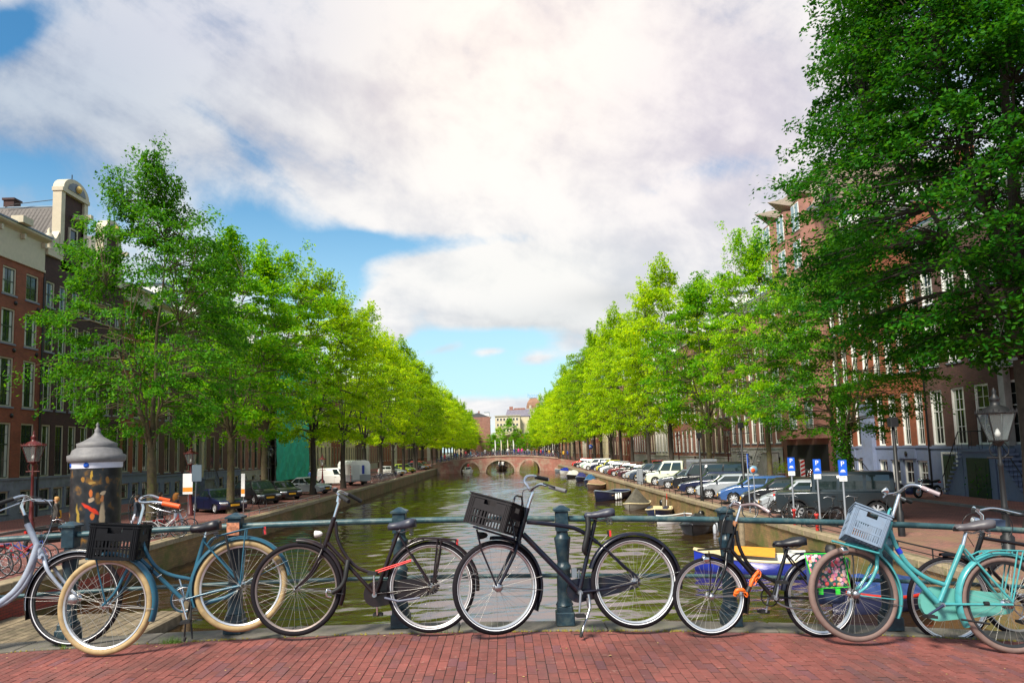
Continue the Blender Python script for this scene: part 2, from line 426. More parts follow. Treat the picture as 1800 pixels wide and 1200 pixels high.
# ground left and right of the canal, out to the horizon
sheet('ground', -2500, -40, -1500, 3500, -.012, m_earth); sheet('ground', 40, 2500, -1500, 3500, -.012, m_earth)
sheet('ground', -40, 40, CEND, 3500, -.012, m_earth)
sheet('road', -23.2, QL-.45, -60, CEND, 0, m_pave); sheet('road', 15.9, 21.0, -60, CEND, 0, m_pave)
sheet('parking_strip', QR+.4, 15.9, -60, CEND, -.0, m_park)
def pavement(x0, x1, kx):
    b = MB(); b.box(x0, x1, -60, CEND, -.05, .11); o = b.build('pavement', m_pave2); tag(o, kind='structure')
    k = MB(); y = 8
    while y < 120:
        k.cbox(kx-.08, kx+.08, y+.004, y+.996, -.05, .125, .012); y += 1.0
    k.box(kx-.08, kx+.08, 120, CEND, -.05, .123); k.box(kx-.08, kx+.08, -60, 8, -.05, .123)
    o = k.build('kerb', mat('kerb_stone', (.22, .20, .19), .85, var=.2, vscale=3)); tag(o, kind='structure')
pavement(-40, -23.28, -23.2); pavement(21.08, 40, 21.0)
# quay walls, with their coping stones
for side, x, nx in (('left', QL, -1), ('right', QR, 1)):
    b = MB(); b.box(x, x+nx*.6, -20, CEND, -2.2, -.16)
    o = b.build('quay_wall', m_quay); tag(o, kind='structure')
    st = MB().cbox(-.27, .27, .006, 1.194, -.17, .03, .02).mesh('coping_stone', m_cope)
    n = 0; y = 8.0
    while y < 92:
        c = link('coping_stone', st, o); c.location = (x+nx*.20+random.uniform(-.012, .012), y, random.uniform(-.012, .008)); y += 1.2
        c.rotation_euler = (0, 0, random.uniform(-.008, .008))
    b = MB()
    for (a, c2) in ((-20, 8), (92.1, CEND)): b.box(x-nx*.07, x+nx*.47, a, c2, -.17, .03)
    tag(b.build('coping', m_cope, o), kind=None)
b = MB(); b.box(QL-.6, QR+.6, CEND, CEND+.6, -2.2, .03); tag(b.build('quay_wall', m_quay), kind='structure')

# water
def water_mat():
    m = bpy.data.materials.new('canal_water'); m.use_nodes = True
    t = m.node_tree; b = t.nodes['Principled BSDF']
    b.inputs['Base Color'].default_value = (.030, .017, .005, 1); b.inputs['Roughness'].default_value = .05; b.inputs['IOR'].default_value = 3.6; b.inputs['Specular Tint'].default_value = (1, .93, .98, 1)
    b.inputs['Specular IOR Level'].default_value = .62
    tc_ = t.nodes.new('ShaderNodeTexCoord')
    def nz(sc, st, det, dist):
        mp = t.nodes.new('ShaderNodeMapping'); mp.inputs['Scale'].default_value = st; t.links.new(tc_.outputs['Object'], mp.inputs[0])
        n = t.nodes.new('ShaderNodeTexNoise'); n.inputs['Scale'].default_value = sc; n.inputs['Detail'].default_value = det
        n.inputs['Distortion'].default_value = dist; t.links.new(mp.outputs[0], n.inputs['Vector']); return n.outputs['Fac']
    a = nz(5.2, (.5, 1, 1), 4, .6); c = nz(.75, (.6, 1, 1), 2, .3); g = nz(.045, (1, .6, 1), 3, .5)
    ad = t.nodes.new('ShaderNodeMath'); ad.operation = 'MULTIPLY_ADD'; t.links.new(c, ad.inputs[0]); ad.inputs[1].default_value = 2.6; t.links.new(a, ad.inputs[2])
    mr = t.nodes.new('ShaderNodeMapRange'); mr.inputs[1].default_value = .35; mr.inputs[2].default_value = .65; mr.inputs[3].default_value = .45; mr.inputs[4].default_value = 1.0
    t.links.new(g, mr.inputs[0])
    ml = t.nodes.new('ShaderNodeMath'); ml.operation = 'MULTIPLY'; t.links.new(ad.outputs[0], ml.inputs[0]); t.links.new(mr.outputs[0], ml.inputs[1])
    bp = t.nodes.new('ShaderNodeBump'); bp.inputs['Strength'].default_value = .75; bp.inputs['Distance'].default_value = .020
    t.links.new(ml.outputs[0], bp.inputs['Height']); t.links.new(bp.outputs[0], b.inputs['Normal'])
    return m
ys = [-6.0]
while ys[-1] < CEND: ys.append(ys[-1]+(.4 if ys[-1] < 5.6 else max(.07, ys[-1]*.0042)))
ys = np.array(ys); xsw = np.arange(QL-.3, QR+.42, .12); gx, gy = np.meshgrid(xsw, ys); gz = np.zeros_like(gx)
wr_g = np.random.default_rng(42); dyr = np.gradient(ys)[:, None]
patch_ = .75+.35*np.sin(gx*.23+gy*.11+1.0)*np.sin(gy*.16-gx*.09)
for i in range(46):      # wind waves: many short crests running along the canal
    lam = .32*(7.5**wr_g.uniform()); th_ = wr_g.normal(PI/2, .55); k_ = 2*PI/lam; ph = wr_g.uniform(0, 2*PI)
    sl = .028*(1.0 if lam < 1.2 else .75); gz += sl/k_*np.sin(k_*(gx*math.cos(th_)+gy*math.sin(th_))+ph)*np.clip(lam/(3.0*dyr)-.35, 0, 1)
gz = WZ+gz*patch_
nx_, ny_ = len(xsw), len(ys)
idx = (np.arange(ny_-1)[:, None]*nx_+np.arange(nx_-1)[None, :]).reshape(-1); Fq = np.stack([idx, idx+1, idx+1+nx_, idx+nx_], 1).astype(np.int32)
wm = bpy.data.meshes.new('canal_water'); wm.vertices.add(nx_*ny_); wm.vertices.foreach_set('co', np.stack([gx, gy, gz], 2).reshape(-1).astype(np.float32))
wm.loops.add(Fq.size); wm.loops.foreach_set('vertex_index', Fq.reshape(-1)); wm.polygons.add(len(Fq)); wm.polygons.foreach_set('loop_start', np.arange(0, Fq.size, 4, dtype=np.int32)); wm.polygons.foreach_set('loop_total', np.full(len(Fq), 4, dtype=np.int32))
wm.polygons.foreach_set('use_smooth', np.ones(len(Fq), dtype=bool)); wm.materials.append(water_mat()); wm.update(calc_edges=True)
tag(link('canal_water', wm), kind='structure')
b = MB(); b.quad((QL-.6, -20, -2.2), (QR+.6, -20, -2.2), (QR+.6, CEND, -2.2), (QL-.6, CEND, -2.2))
tag(b.build('canal_bed', m_earth), kind='structure')

# ------------------------------------------------------------------ near bridge: deck, bricks, kerb stones, parapet rail
m_bed = mat('sand_joint', (.018, .010, .009), .95, var=.3, vscale=30)
BC = (.19, .054, .043)
def bricktone(name, src):
    m = mat(name, BC, .8, var=.22, vscale=9, bump=.35, bscale=45, **src)
    t = m.node_tree; b_ = t.nodes['Principled BSDF']
    # a few bricks burnt darker and bluer than their neighbours, all with scuffs and pale specks
    col = b_.inputs['Base Color'].links[0].from_socket
    rn = t.nodes.new('ShaderNodeNewGeometry').outputs['Random Per Island'] if 'island' in src else t.nodes.new('ShaderNodeObjectInfo').outputs['Random']
    mu = t.nodes.new('ShaderNodeMath'); mu.operation = 'MULTIPLY'; mu.inputs[1].default_value = 17.31; t.links.new(rn, mu.inputs[0])
    fr = t.nodes.new('ShaderNodeMath'); fr.operation = 'FRACT'; t.links.new(mu.outputs[0], fr.inputs[0])
    r1 = t.nodes.new('ShaderNodeMapRange'); r1.inputs[1].default_value = .72; r1.inputs[2].default_value = .98; r1.inputs[4].default_value = .75; t.links.new(fr.outputs[0], r1.inputs[0])
    mx = t.nodes.new('ShaderNodeMix'); mx.data_type = 'RGBA'; t.links.new(r1.outputs[0], mx.inputs[0]); t.links.new(col, mx.inputs[6]); mx.inputs[7].default_value = (.13, .050, .060, 1)
    g = t.nodes.new('ShaderNodeNewGeometry')
    nz_ = t.nodes.new('ShaderNodeTexNoise'); nz_.inputs['Scale'].default_value = 1.1; nz_.inputs['Detail'].default_value = 5; t.links.new(g.outputs['Position'], nz_.inputs['Vector'])
    r2 = t.nodes.new('ShaderNodeMapRange'); r2.inputs[1].default_value = .3; r2.inputs[2].default_value = .7; r2.inputs[3].default_value = .62; r2.inputs[4].default_value = 1.30; t.links.new(nz_.outputs['Fac'], r2.inputs[0])
    hs = t.nodes.new('ShaderNodeHueSaturation'); t.links.new(mx.outputs[2], hs.inputs['Color']); t.links.new(r2.outputs[0], hs.inputs['Value'])
    vo = t.nodes.new('ShaderNodeTexNoise'); vo.inputs['Scale'].default_value = 28; vo.inputs['Detail'].default_value = 3; t.links.new(g.outputs['Position'], vo.inputs['Vector'])
    r3 = t.nodes.new('ShaderNodeMapRange'); r3.inputs[1].default_value = .64; r3.inputs[2].default_value = .74; r3.inputs[4].default_value = .45; t.links.new(vo.outputs['Fac'], r3.inputs[0])
    m3 = t.nodes.new('ShaderNodeMix'); m3.data_type = 'RGBA'; t.links.new(r3.outputs[0], m3.inputs[0]); t.links.new(hs.outputs[0], m3.inputs[6]); m3.inputs[7].default_value = (.36, .22, .18, 1)
    # trodden-in dirt in larger patches
    dn = t.nodes.new('ShaderNodeTexNoise'); dn.inputs['Scale'].default_value = 2.3; dn.inputs['Detail'].default_value = 9; dn.inputs['Roughness'].default_value = .72; t.links.new(g.outputs['Position'], dn.inputs['Vector'])
    r4 = t.nodes.new('ShaderNodeMapRange'); r4.inputs[1].default_value = .48; r4.inputs[2].default_value = .72; r4.inputs[4].default_value = .7; t.links.new(dn.outputs['Fac'], r4.inputs[0])
    m4 = t.nodes.new('ShaderNodeMix'); m4.data_type = 'RGBA'; t.links.new(r4.outputs[0], m4.inputs[0]); t.links.new(m3.outputs[2], m4.inputs[6]); m4.inputs[7].default_value = (.095, .050, .042, 1)
    t.links.new(m4.outputs[2], b_.inputs['Base Color'])
    return m
m_brick_o = bricktone('paving_brick', dict(rnd=.16)); m_brick_s = bricktone('paving_brick_far', dict(island=.16))
KY0, KY1 = 5.735, 6.03
def deckstrip(name, y0, y1, dz, m, x0=-13.6, x1=10.8, thick=None, n=60):
    b = MB(); P = [(x0+(x1-x0)*i/n) for i in range(n+1)]
    for i in range(n):
        a, c = P[i], P[i+1]
        b.quad((a, y0, deck(a)+dz), (c, y0, deck(c)+dz), (c, y1, deck(c)+dz), (a, y1, deck(a)+dz))
        if thick:
            b.quad((a, y1, deck(a)+dz), (c, y1, deck(c)+dz), (c, y1, thick), (a, y1, thick))
            b.quad((a, y0, deck(a)+dz), (c, y0, deck(c)+dz), (c, y0, thick), (a, y0, thick))
    return b.build(name, m)
bdeck = deckstrip('bridge_deck', -6, KY1-.04, -.0042, m_bed, thick=-.35); tag(bdeck, kind='structure')
# abutments and ramps from deck to quay level
for x0, x1 in ((QL-7, QL), (QR, QR+7)):
    b = MB(); n = 14
    for i in range(n):
        a = x0+(x1-x0)*i/n; c = x0+(x1-x0)*(i+1)/n
        f = lambda x: max(.02, deck(QL if x <= QL else (QR if x >= QR else x))*(1-min(1, (abs(x-(QL if x <= QL else QR)))/7.0)))
        b.quad((a, -6, f(a)-.02), (c, -6, f(c)-.02), (c, KY1-.04, f(c)-.02), (a, KY1-.04, f(a)-.02))
        b.quad((a, KY1-.04, f(a)-.02), (c, KY1-.04, f(c)-.02), (c, KY1-.04, -.5), (a, KY1-.04, -.5))
    tag(b.build('bridge_ramp', m_pave2), kind='structure')
pb = MB(); pb.box(-9.5, -8.9, -5, 5.8, -2.2, -.3); pb.box(6.5, 7.1, -5, 5.8, -2.2, -.3)
tag(pb.build('bridge_pier', m_quay), kind='structure')
# bricks: columns of stretchers running along the view; the 300 largest in the picture are single objects
bw_, bl_ = .0655, .190
def brick_shape(b, hl): return b.cbox(-.0310, .0310, -hl, hl, -.03, 0, .0022)
bme = brick_shape(MB(), .0868).mesh('brick', m_brick_o)
bst = MB(); cand = []
ix0, ix1 = int(-5.6/bw_), int(5.6/bw_)
for i in range(ix0, ix1):
    x = i*bw_+.01
    y = 2.6+(i % 2)*bl_*.5+random.uniform(-.035, .035)
    while y < KY0-.02:
        y1 = y+bl_; hl = .0868; yc = y+bl_/2
        if y1 > KY0-.075: hl = (KY0-.072-y)/2; yc = y+hl
        if hl > .012:
            z = deck(x)+random.gauss(0, .0008)
            rec = (x+random.gauss(0, .0007), yc, z, random.gauss(0, .003), random.gauss(0, .004), random.gauss(0, .004))
            slope = math.atan(-.015*(x+1.4)); d = Vector((x, yc, z))-EYE; f = d.dot(CF); px = PX0+FPX*d.dot(CR)/f; py = PY0-FPX*d.dot(CU)/f
            cand.append((yc if (-8 < px < 1808 and py < 1206 and hl > .09) else 99, rec, slope, hl))
        y = y1
# a course of bricks laid along the kerb
x = -5.5
while x < 5.5:
    cand.append((99, (x, KY0-.036, deck(x)+random.gauss(0, .0008), 0, 0, PI/2), math.atan(-.015*(x+1.4)), .0935)); x += bl_
cand.sort(key=lambda c: c[0])
def fast_brick(rec, slope):
    x, y, z, rx, ry, rz = rec
    return Matrix.Translation((x, y, z)) @ Matrix.Rotation(-slope+ry, 4, 'Y') @ Matrix.Rotation(rx*.4, 4, 'X') @ Matrix.Rotation(rz, 4, 'Z')
for k, (yy, rec, slope, hl) in enumerate(cand):
    Mx = fast_brick(rec, slope)
    if k < 300:
        o = link('brick', bme, bdeck); o.matrix_world = Mx
    else:
        bst.M = Mx; brick_shape(bst, hl)
tag(bst.build('brick_paving', m_brick_s, bdeck), kind='stuff')
# two courses of bricks laid flat along the kerb are part of the kerb line
kst = MB(); x = -13.5
m_kerbst = mat('bridge_kerb_stone', (.125, .112, .092), .85, var=.28, vscale=5, bump=.5, bscale=90, dirt=(.10, .11, .05), dirt_amt=.6, dirt_scale=4, rnd=.1)
x = -13.2; i = 0
while x < 10.6:
    L = random.uniform(1.0, 1.45); xm = x+L/2; sl = math.atan(-.015*(xm+1.4)) if abs(xm+1.4) < 8.2 else math.atan(-.12*(1 if xm > 0 else -1))
    b = MB(); b.cbox(-L/2+.003, L/2-.003, 0, KY1-KY0, -.25, .012, .008)
    o = b.build('kerb_stone', m_kerbst, bdeck); o.matrix_world = Matrix.Translation((xm, KY0, deck(xm))) @ Matrix.Rotation(-sl, 4, 'Y')
    x += L
# moss, sand and grass in the kerb joint
mo = MB()
for _ in range(900):
    x = random.uniform(-4.4, 4.5); c = math.sin(x*2.3)+math.sin(x*5.1+1)+math.sin(x*.9)
    if c < .4 and random.random() < .8: continue
    y = KY0-.005+random.gauss(0, .012); z = deck(x)+.003; s = random.uniform(.004, .012)
    h = random.uniform(.005, .016); mo.add([(x-s, y, z), (x+s, y, z), (x, y+s*.6, z+h), (x, y-s, z)], [(0, 1, 2), (0, 3, 2), (1, 3, 2)])
tag(mo.build('kerb_moss', mat('yellow_moss', (.20, .16, .03), .95, var=.3, vscale=40)), kind='stuff')
gr = MB()
for cx, cy, n in ((-2.62, KY0-.02, 130), (-3.45, KY0, 30), (-.53, KY0-.01, 20), (.62, KY0-.01, 25)):
    for _ in range(n):
        x = cx+random.gauss(0, .05); y = cy+random.gauss(0, .015); z = deck(x); a = random.uniform(0, 6.3); h = random.uniform(.02, .07); l = random.uniform(.01, .04)
        dx, dy = math.cos(a), math.sin(a)
        gr.add([(x-dy*.002, y+dx*.002, z), (x+dy*.002, y-dx*.002, z), (x+dx*l, y+dy*l, z+h)], [(0, 1, 2)])
tag(gr.build('kerb_grass', mat('fresh_grass', (.10, .20, .02), .7)), kind='stuff')

fl = MB()
for _ in range(170):
    x = random.uniform(-4.2, 4.2); y = random.uniform(4.1, 5.7) if random.random() < .5 else KY0-abs(random.gauss(0, .12)); z = deck(x)+.004; a = random.uniform(0, 6.3); s = random.uniform(.004, .013)
    e1, e2 = (math.cos(a)*s, math.sin(a)*s), (-math.sin(a)*s*.5, math.cos(a)*s*.5)
    fl.add([(x-e1[0], y-e1[1], z), (x+e2[0], y+e2[1], z+.004), (x+e1[0], y+e1[1], z+.001), (x-e2[0], y-e2[1], z+.002)], [(0, 1, 2, 3)])
tag(fl.build('fallen_leaves', mat('dry_leaf', (.32, .22, .08), .8, island=.5)), kind='stuff')
# parapet: cast iron posts with two rails
m_rail = mat('teal_rail_paint', (.026, .072, .085), .45, var=.35, vscale=9, bump=.25, bscale=25, dirt=(.13, .17, .15), dirt_amt=.8, dirt_scale=7)
m_rail2 = mat('scuffed_red_paint', (.33, .14, .11), .6, var=.3, vscale=12)
m_post = mat('teal_post_paint', (.011, .034, .052), .4, var=.4, vscale=9, bump=.3, bscale=30, dirt=(.07, .09, .08), dirt_amt=.6, dirt_scale=9)
YP = 5.90
posts = [-3.53-1.33*k for k in (6, 5, 4, 3, 2, 1)]+[-3.53, -2.20, -.87, .455, 1.80, 3.10]+[3.10+1.33*k for k in (1, 2, 3, 4, 5)]
fence = thing('bridge_railing', 'teal painted iron railing with square capped posts and two round rails along the brick bridge', 'railing', (0, YP, 0))
def rail_post(x):
    z = deck(x)+.02; b = MB(); y = 0
    def sq(h, z0, z1, c=.008):
        h *= .84; b.cbox(x-h, x+h, y-h, y+h, z+z0, z+z1, c)
    sq(.088, 0, .10); sq(.076, .10, .15, .012)
    b.lathe([(.072, .15), (.058, .18), (.055, .42), (.062, .43), (.062, .46), (.05, .47), (.047, .49)], (x, y, z), 12)
    b.lathe([(.047, .49), (.06, .62), (.067, .67), (.067, .685), (.05, .70), (.046, .73), (.05, .745)], (x, y, z), 12)
    sq(.062, .74, .90, .006)
    b.loft([[(x-.066, y-.066, z+.90), (x+.066, y-.066, z+.90), (x+.066, y+.066, z+.90), (x-.066, y+.066, z+.90)],
            [(x-.066, y-.066, z+.915), (x+.066, y-.066, z+.915), (x+.066, y+.066, z+.915), (x-.066, y+.066, z+.915)],
            [(x-.012, y-.012, z+.945), (x+.012, y-.012, z+.945), (x+.012, y+.012, z+.945), (x-.012, y+.012, z+.945)]], smooth=False)
    return b.build('post', m_post, fence)
for i, x in enumerate(posts):
    p = rail_post(x)
for zr, r in ((.855, .0245), (.40, .0165)):
    for i in range(len(posts)-1):
        a, c = posts[i], posts[i+1]; n = 6
        g = .058 if zr > .6 else .045
        xs = [a+g+(c-a-2*g)*k/n for k in range(n+1)]
        MB().tube([(x, 0, deck(x)+zr) for x in xs], r, 10).build('top_rail' if zr > .6 else 'lower_rail', m_rail, fence)
# small worn sticker on one post
b = MB(); x = posts[7]; b.box(x-.05, x+.05, -.0645, -.063, deck(x)+.79, deck(x)+.89)
b.build('sticker', mat('torn_sticker', (.45, .18, .10), .6, var=.8, vscale=25), fence)

# ------------------------------------------------------------------ timber landing stage on the left, brick foot wall
m_timber = mat('weathered_timber', (.17, .13, .08), .85, var=.45, vscale=5, bump=.5, bscale=30, dirt=(.05, .05, .02), dirt_amt=.7, rnd=.25)
m_redb = brick_mat('red_foot_brick', (.32, .045, .025), (.22, .04, .025), (.05, .03, .02), plane='yz', bw=.24, bh=.08)
stage = thing('landing_stage', 'weathered timber landing stage on piles below the mossy left quay wall', 'jetty', (QL, 7, 0))
x = .15
while x < 4.7:
    wd = .22
    MB().cbox(x+.006, x+wd-.006, 0, 13+random.uniform(-.1, .1), -.95, -.88+random.uniform(-.008, .008), .01).build('plank', m_timber, stage)
    x += wd
for y in (.4, 4.5, 8.6, 12.7):
    MB().box(.2, 4.8, y-.1, y+.1, -1.12, -.955).build('beam', m_timber, stage)
    MB().lathe([(.13, -2.2), (.12, -.5), (.09, -.45)], (4.95, y, 0), 10).build('pile', m_timber, stage)
MB().cbox(4.72, 4.84, 0, 13.1, -1.2, -.90, .01).build('fender_board', m_timber, stage)
b = MB(); b.box(.0, .14, 0, 19, -.95, -.52); b.build('brick_footing', m_redb, stage)

# ------------------------------------------------------------------ far bridge with three arches
m_fb = brick_mat('far_bridge_brick', (.36, .14, .10), (.28, .11, .085), (.16, .10, .08), bw=.3, bh=.1, stain=(.33, .28, .20))
m_fs = mat('far_bridge_stone', (.34, .24, .18), .85, var=.35, vscale=1.5, dirt=(.10, .07, .05), dirt_amt=.6, dirt_scale=.8)
FY0, FY1 = 144.0, 152.0
def fdeck(x): return 1.98-.0062*(x+.3)**2
archs = [(-8.8, -4.97, .95), (-3.71, 1.95, 1.22), (2.97, 7.1, 1.10)]
fb = thing('far_bridge', 'red brick bridge with three low arches crossing the canal far ahead', 'bridge', (0, FY0, WZ))
def under(x):
    for a, c, top in archs:
        if a < x < c:
            u = (x-(a+c)/2)/((c-a)/2); h = top-WZ
            return max(0.0, h*math.sqrt(max(0, 1-u*u))**.9)
    return -.6
xs = sorted(set([QL]+[QR]+[QL+(QR-QL)*i/50 for i in range(51)]+[a+(c-a)*(1-math.cos(PI*i/18))/2 for a, c, _ in archs for i in range(19)]))
b = MB()
for i in range(len(xs)-1):
    a, c = xs[i], xs[i+1]; e = 1e-5
    za, zc, ta, tc2 = under(a+e), under(c-e), fdeck(a)-WZ, fdeck(c)-WZ
    D_ = FY1-FY0
    b.quad((a, 0, za), (c, 0, zc), (c, 0, tc2), (a, 0, ta)); b.quad((a, D_, za), (c, D_, zc), (c, D_, tc2), (a, D_, ta))
    b.quad((a, 0, za), (c, 0, zc), (c, D_, zc), (a, D_, za)); b.quad((a, 0, ta), (c, 0, tc2), (c, D_, tc2), (a, D_, ta))
b.build('arch_wall', m_fb, fb)
b = MB()
for a, c, top in archs:      # proud ring of stone round each arch
    P = []
    for i in range(25):
        th = PI*i/24; u = -math.cos(th); h = (top-WZ)*max(0, math.sin(th))**.9
        P.append(((a+c)/2+u*(c-a)/2, h))
    for i in range(24):
        (x0, z0), (x1, z1) = P[i], P[i+1]; mx, mz = (a+c)/2, -.6
        def outp(x, z):
            d = Vector((x-mx, z-mz)); d.normalize(); return x+d.x*.28, z+d.y*.28
        (x2, z2), (x3, z3) = outp(x1, z1), outp(x0, z0)
        b.prism([(x0, z0), (x1, z1), (x2, z2), (x3, z3)], -.06, .05)
b.build('arch_ring', m_fs, fb)
b = MB()
for i in range(60):
    a = QL+(QR-QL)*i/60; c = QL+(QR-QL)*(i+1)/60
    for y in (-.12, 7.9):
        za, zc = fdeck(a)-WZ, fdeck(c)-WZ
        b.add([(a, y, za-.02), (c, y, zc-.02), (c, y+.35, zc-.02), (a, y+.35, za-.02), (a, y, za+.22), (c, y, zc+.22), (c, y+.35, zc+.22), (a, y+.35, za+.22)],
              [(3, 2, 1, 0), (4, 5, 6, 7), (0, 1, 5, 4), (1, 2, 6, 5), (2, 3, 7, 6), (3, 0, 4, 7)])
b.build('coping', m_fs, fb)
for y in (-.02, 8.0):
    b = MB()
    P = [(x, y, fdeck(x)-WZ+.22) for x in [QL+(QR-QL)*i/24 for i in range(25)]]
    for q in P: b.tube([q, (q[0], q[1], q[2]+.85)], .04, 6)
    b.tube([(p[0], p[1], p[2]+.85) for p in P], .035, 6); b.tube([(p[0], p[1], p[2]+.45) for p in P], .025, 6)
    b.build('iron_railing', m_post, fb)
for sx, x in ((-1, QL), (1, QR)):      # ramps down to the quays
    b = MB(); z0 = fdeck(x)
    b.add([(x, FY0, z0), (x, FY1, z0), (x+sx*8, FY1, .01), (x+sx*8, FY0, .01), (x, FY0, -.2), (x+sx*8, FY0, -.2)], [(0, 1, 2, 3), (0, 3, 5, 4)])
    tag(b.build('bridge_ramp', m_fb), kind='structure')
# second, lower bridge far behind, closing the canal under the trees
f2 = thing('distant_bridge', 'low distant bridge seen through the arches of the red brick bridge', 'bridge', (0, 262, WZ))
b = MB()
for i in range(30):
    a = QL+(QR-QL)*i/30; c = QL+(QR-QL)*(i+1)/30
    f = lambda x: 2.6-.006*x*x
    g = lambda x: 1.9*math.sqrt(max(0, 1-((x+1.4)/9)**2)) if abs(x+1.4) < 9 else -.5
    for y in (0, 6): b.quad((a, y, g(a)), (c, y, g(c)), (c, y, f(c)), (a, y, f(a)))
    b.quad((a, 0, f(a)), (c, 0, f(c)), (c, 6, f(c)), (a, 6, f(a))); b.quad((a, 0, g(a)), (c, 0, g(c)), (c, 6, g(c)), (a, 6, g(a)))
b.build('arch_wall', m_fb, f2)

# low guard rail on the right quay edge and a white kerb rail on the left
def guard(name, label, x, y0, y1, h, m, step=1.6):
    g = thing(name, label, 'guard rail', (x, y0, .03))
    L = y1-y0; n = int(L/step)
    MB().tube([(0, 0, h), (0, L/2, h), (0, L, h)], .022, 6).build('top_rail', m, g)
    MB().tube([(0, 0, h*.45), (0, L/2, h*.45), (0, L, h*.45)], .014, 6).build('lower_rail', m, g)
    pm = MB().tube([(0, 0, 0), (0, 0, h)], .02, 6).mesh('post', m)
    for i in range(n+1):
        o = link('post', pm, g); o.location = (0, L*i/n, 0)
guard('guard_rail', 'low dark iron guard rail along the right quay edge before the parked cars', QR+.22, 17, 66, .30, m_iron)
guard('guard_rail', 'low pale grey guard rail along the left quay edge below the dark blue sedan', QL-.3, 26, 54, .26, m_steel)
# ================================================================== HOUSES
BR = {
 'red': brick_mat('house_red_brick', (.30, .085, .040), (.23, .065, .033), (.12, .07, .05)),
 'dark': brick_mat('house_dark_brick', (.075, .032, .028), (.055, .026, .025), (.03, .02, .018)),
 'orange': brick_mat('house_orange_brick', (.32, .09, .038), (.26, .075, .034), (.14, .08, .05)),
 'brown': brick_mat('house_brown_brick', (.13, .062, .048), (.10, .05, .04), (.06, .045, .04)),
 'pink': brick_mat('house_pale_red_brick', (.34, .15, .11), (.28, .12, .09), (.20, .14, .12)),
 'cream': mat('cream_render', (.62, .54, .36), .8, var=.12, vscale=.8),
 'white': mat('white_render', (.66, .62, .55), .8, var=.12, vscale=.8),
}
m_slate = mat('roof_slate', (.075, .072, .082), .65, var=.35, vscale=2.5, bump=.5, bscale=14)
m_curtain = mat('pale_curtain', (.50, .52, .46), .9)
m_door = mat('dark_green_door', (.012, .045, .028), .35)
m_plinth = mat('painted_blue_grey_plinth', (.17, .21, .33), .75, var=.22, vscale=1.2, bump=.25, dirt=(.12, .13, .15), dirt_amt=.6, dirt_scale=1.2)
m_plinth2 = mat('pale_stone_plinth', (.42, .41, .40), .8, var=.2, vscale=1.5, dirt=(.2, .2, .2), dirt_amt=.5)
m_leadgutter = mat('blue_grey_gutter', (.10, .16, .22), .5)
m_tile = mat('pantile', (.060, .050, .045), .6, var=.4, vscale=3, rnd=.2)

_win = {}
def win_mesh(w, h, sty, near):
    """(casing, sash, pane, curtain, sill) meshes for one opening; local x centre, z from 0, outward is -y"""
    k = (round(w, 2), round(h, 2), sty, near)
    if k in _win: return _win[k]
    t = .085 if near else .10
    cas = m_cream if sty[0] in 'cl' else m_white
    sashm = m_dkgreen if sty[0] in 'cg' else (cas if sty[0] == 'l' else m_white)
    b = MB()
    b.box(-w/2, -w/2+t, .02, .15, 0, h); b.box(w/2-t, w/2, .02, .15, 0, h); b.box(-w/2+t, w/2-t, .02, .15, h-t, h); b.box(-w/2+t, w/2-t, .02, .15, 0, t*.8)
    m1 = b.mesh('window', cas)
    b = MB(); iw, ih, z0 = w/2-t, h-t*1.8, t*.8; s = .035 if near else .045
    b.box(-iw, -iw+s, .07, .12, z0, z0+ih); b.box(iw-s, iw, .07, .12, z0, z0+ih); b.box(-iw+s, iw-s, .071, .119, z0+ih-s, z0+ih); b.box(-iw+s, iw-s, .071, .119, z0, z0+s)
    mid = z0+ih*(.62 if h > 2.4 else .5); b.box(-iw+s, iw-s, .065, .125, mid-.03, mid+.03)
    if near:
        b.box(-.014, .014, .075, .115, z0+s, mid-.031); b.box(-.014, .014, .075, .115, mid+.031, z0+ih-s)
        rows = [z0+(mid-z0)*.5, mid+(z0+ih-mid)*.5] if h > 2.2 else []
        for zr in rows:
            b.box(-iw+s, -.015, .076, .114, zr-.012, zr+.012); b.box(.015, iw-s, .076, .114, zr-.012, zr+.012)
    else: b.box(-.016, .016, .075, .115, z0+s, mid-.031)
    m2 = b.mesh('sash', sashm)
    b = MB(); b.box(-iw+.005, iw-.005, .094, .100, z0+.005, z0+ih-.005); m3 = b.mesh('pane', m_glass)
    m4 = None
    if near and not sty.endswith('x'):
        b = MB(); n = 6
        for sx in (-1, 1):
            for i in range(n):
                a = sx*(iw-.02-i*iw*.42/n); c = sx*(iw-.02-(i+1)*iw*.42/n); yo = .088 if i % 2 else .0905
                yb = .088 if (i+1) % 2 else .0905
                b.quad((a, yo, z0+.04), (c, yb, z0+.04), (c, yb, z0+ih-.04), (a, yo, z0+ih-.04))
        m4 = b.mesh('curtain', m_curtain)
    _win[k] = (m1, m2, m3, m4); return _win[k]
_sill = {}
def sill_mesh(w, m):
    k = (round(w, 2), m.name)
    if k not in _sill: _sill[k] = MB().box(-w/2-.07, w/2+.07, -.09, .14, -.10, -.002).mesh('sill', m)
    return _sill[k]

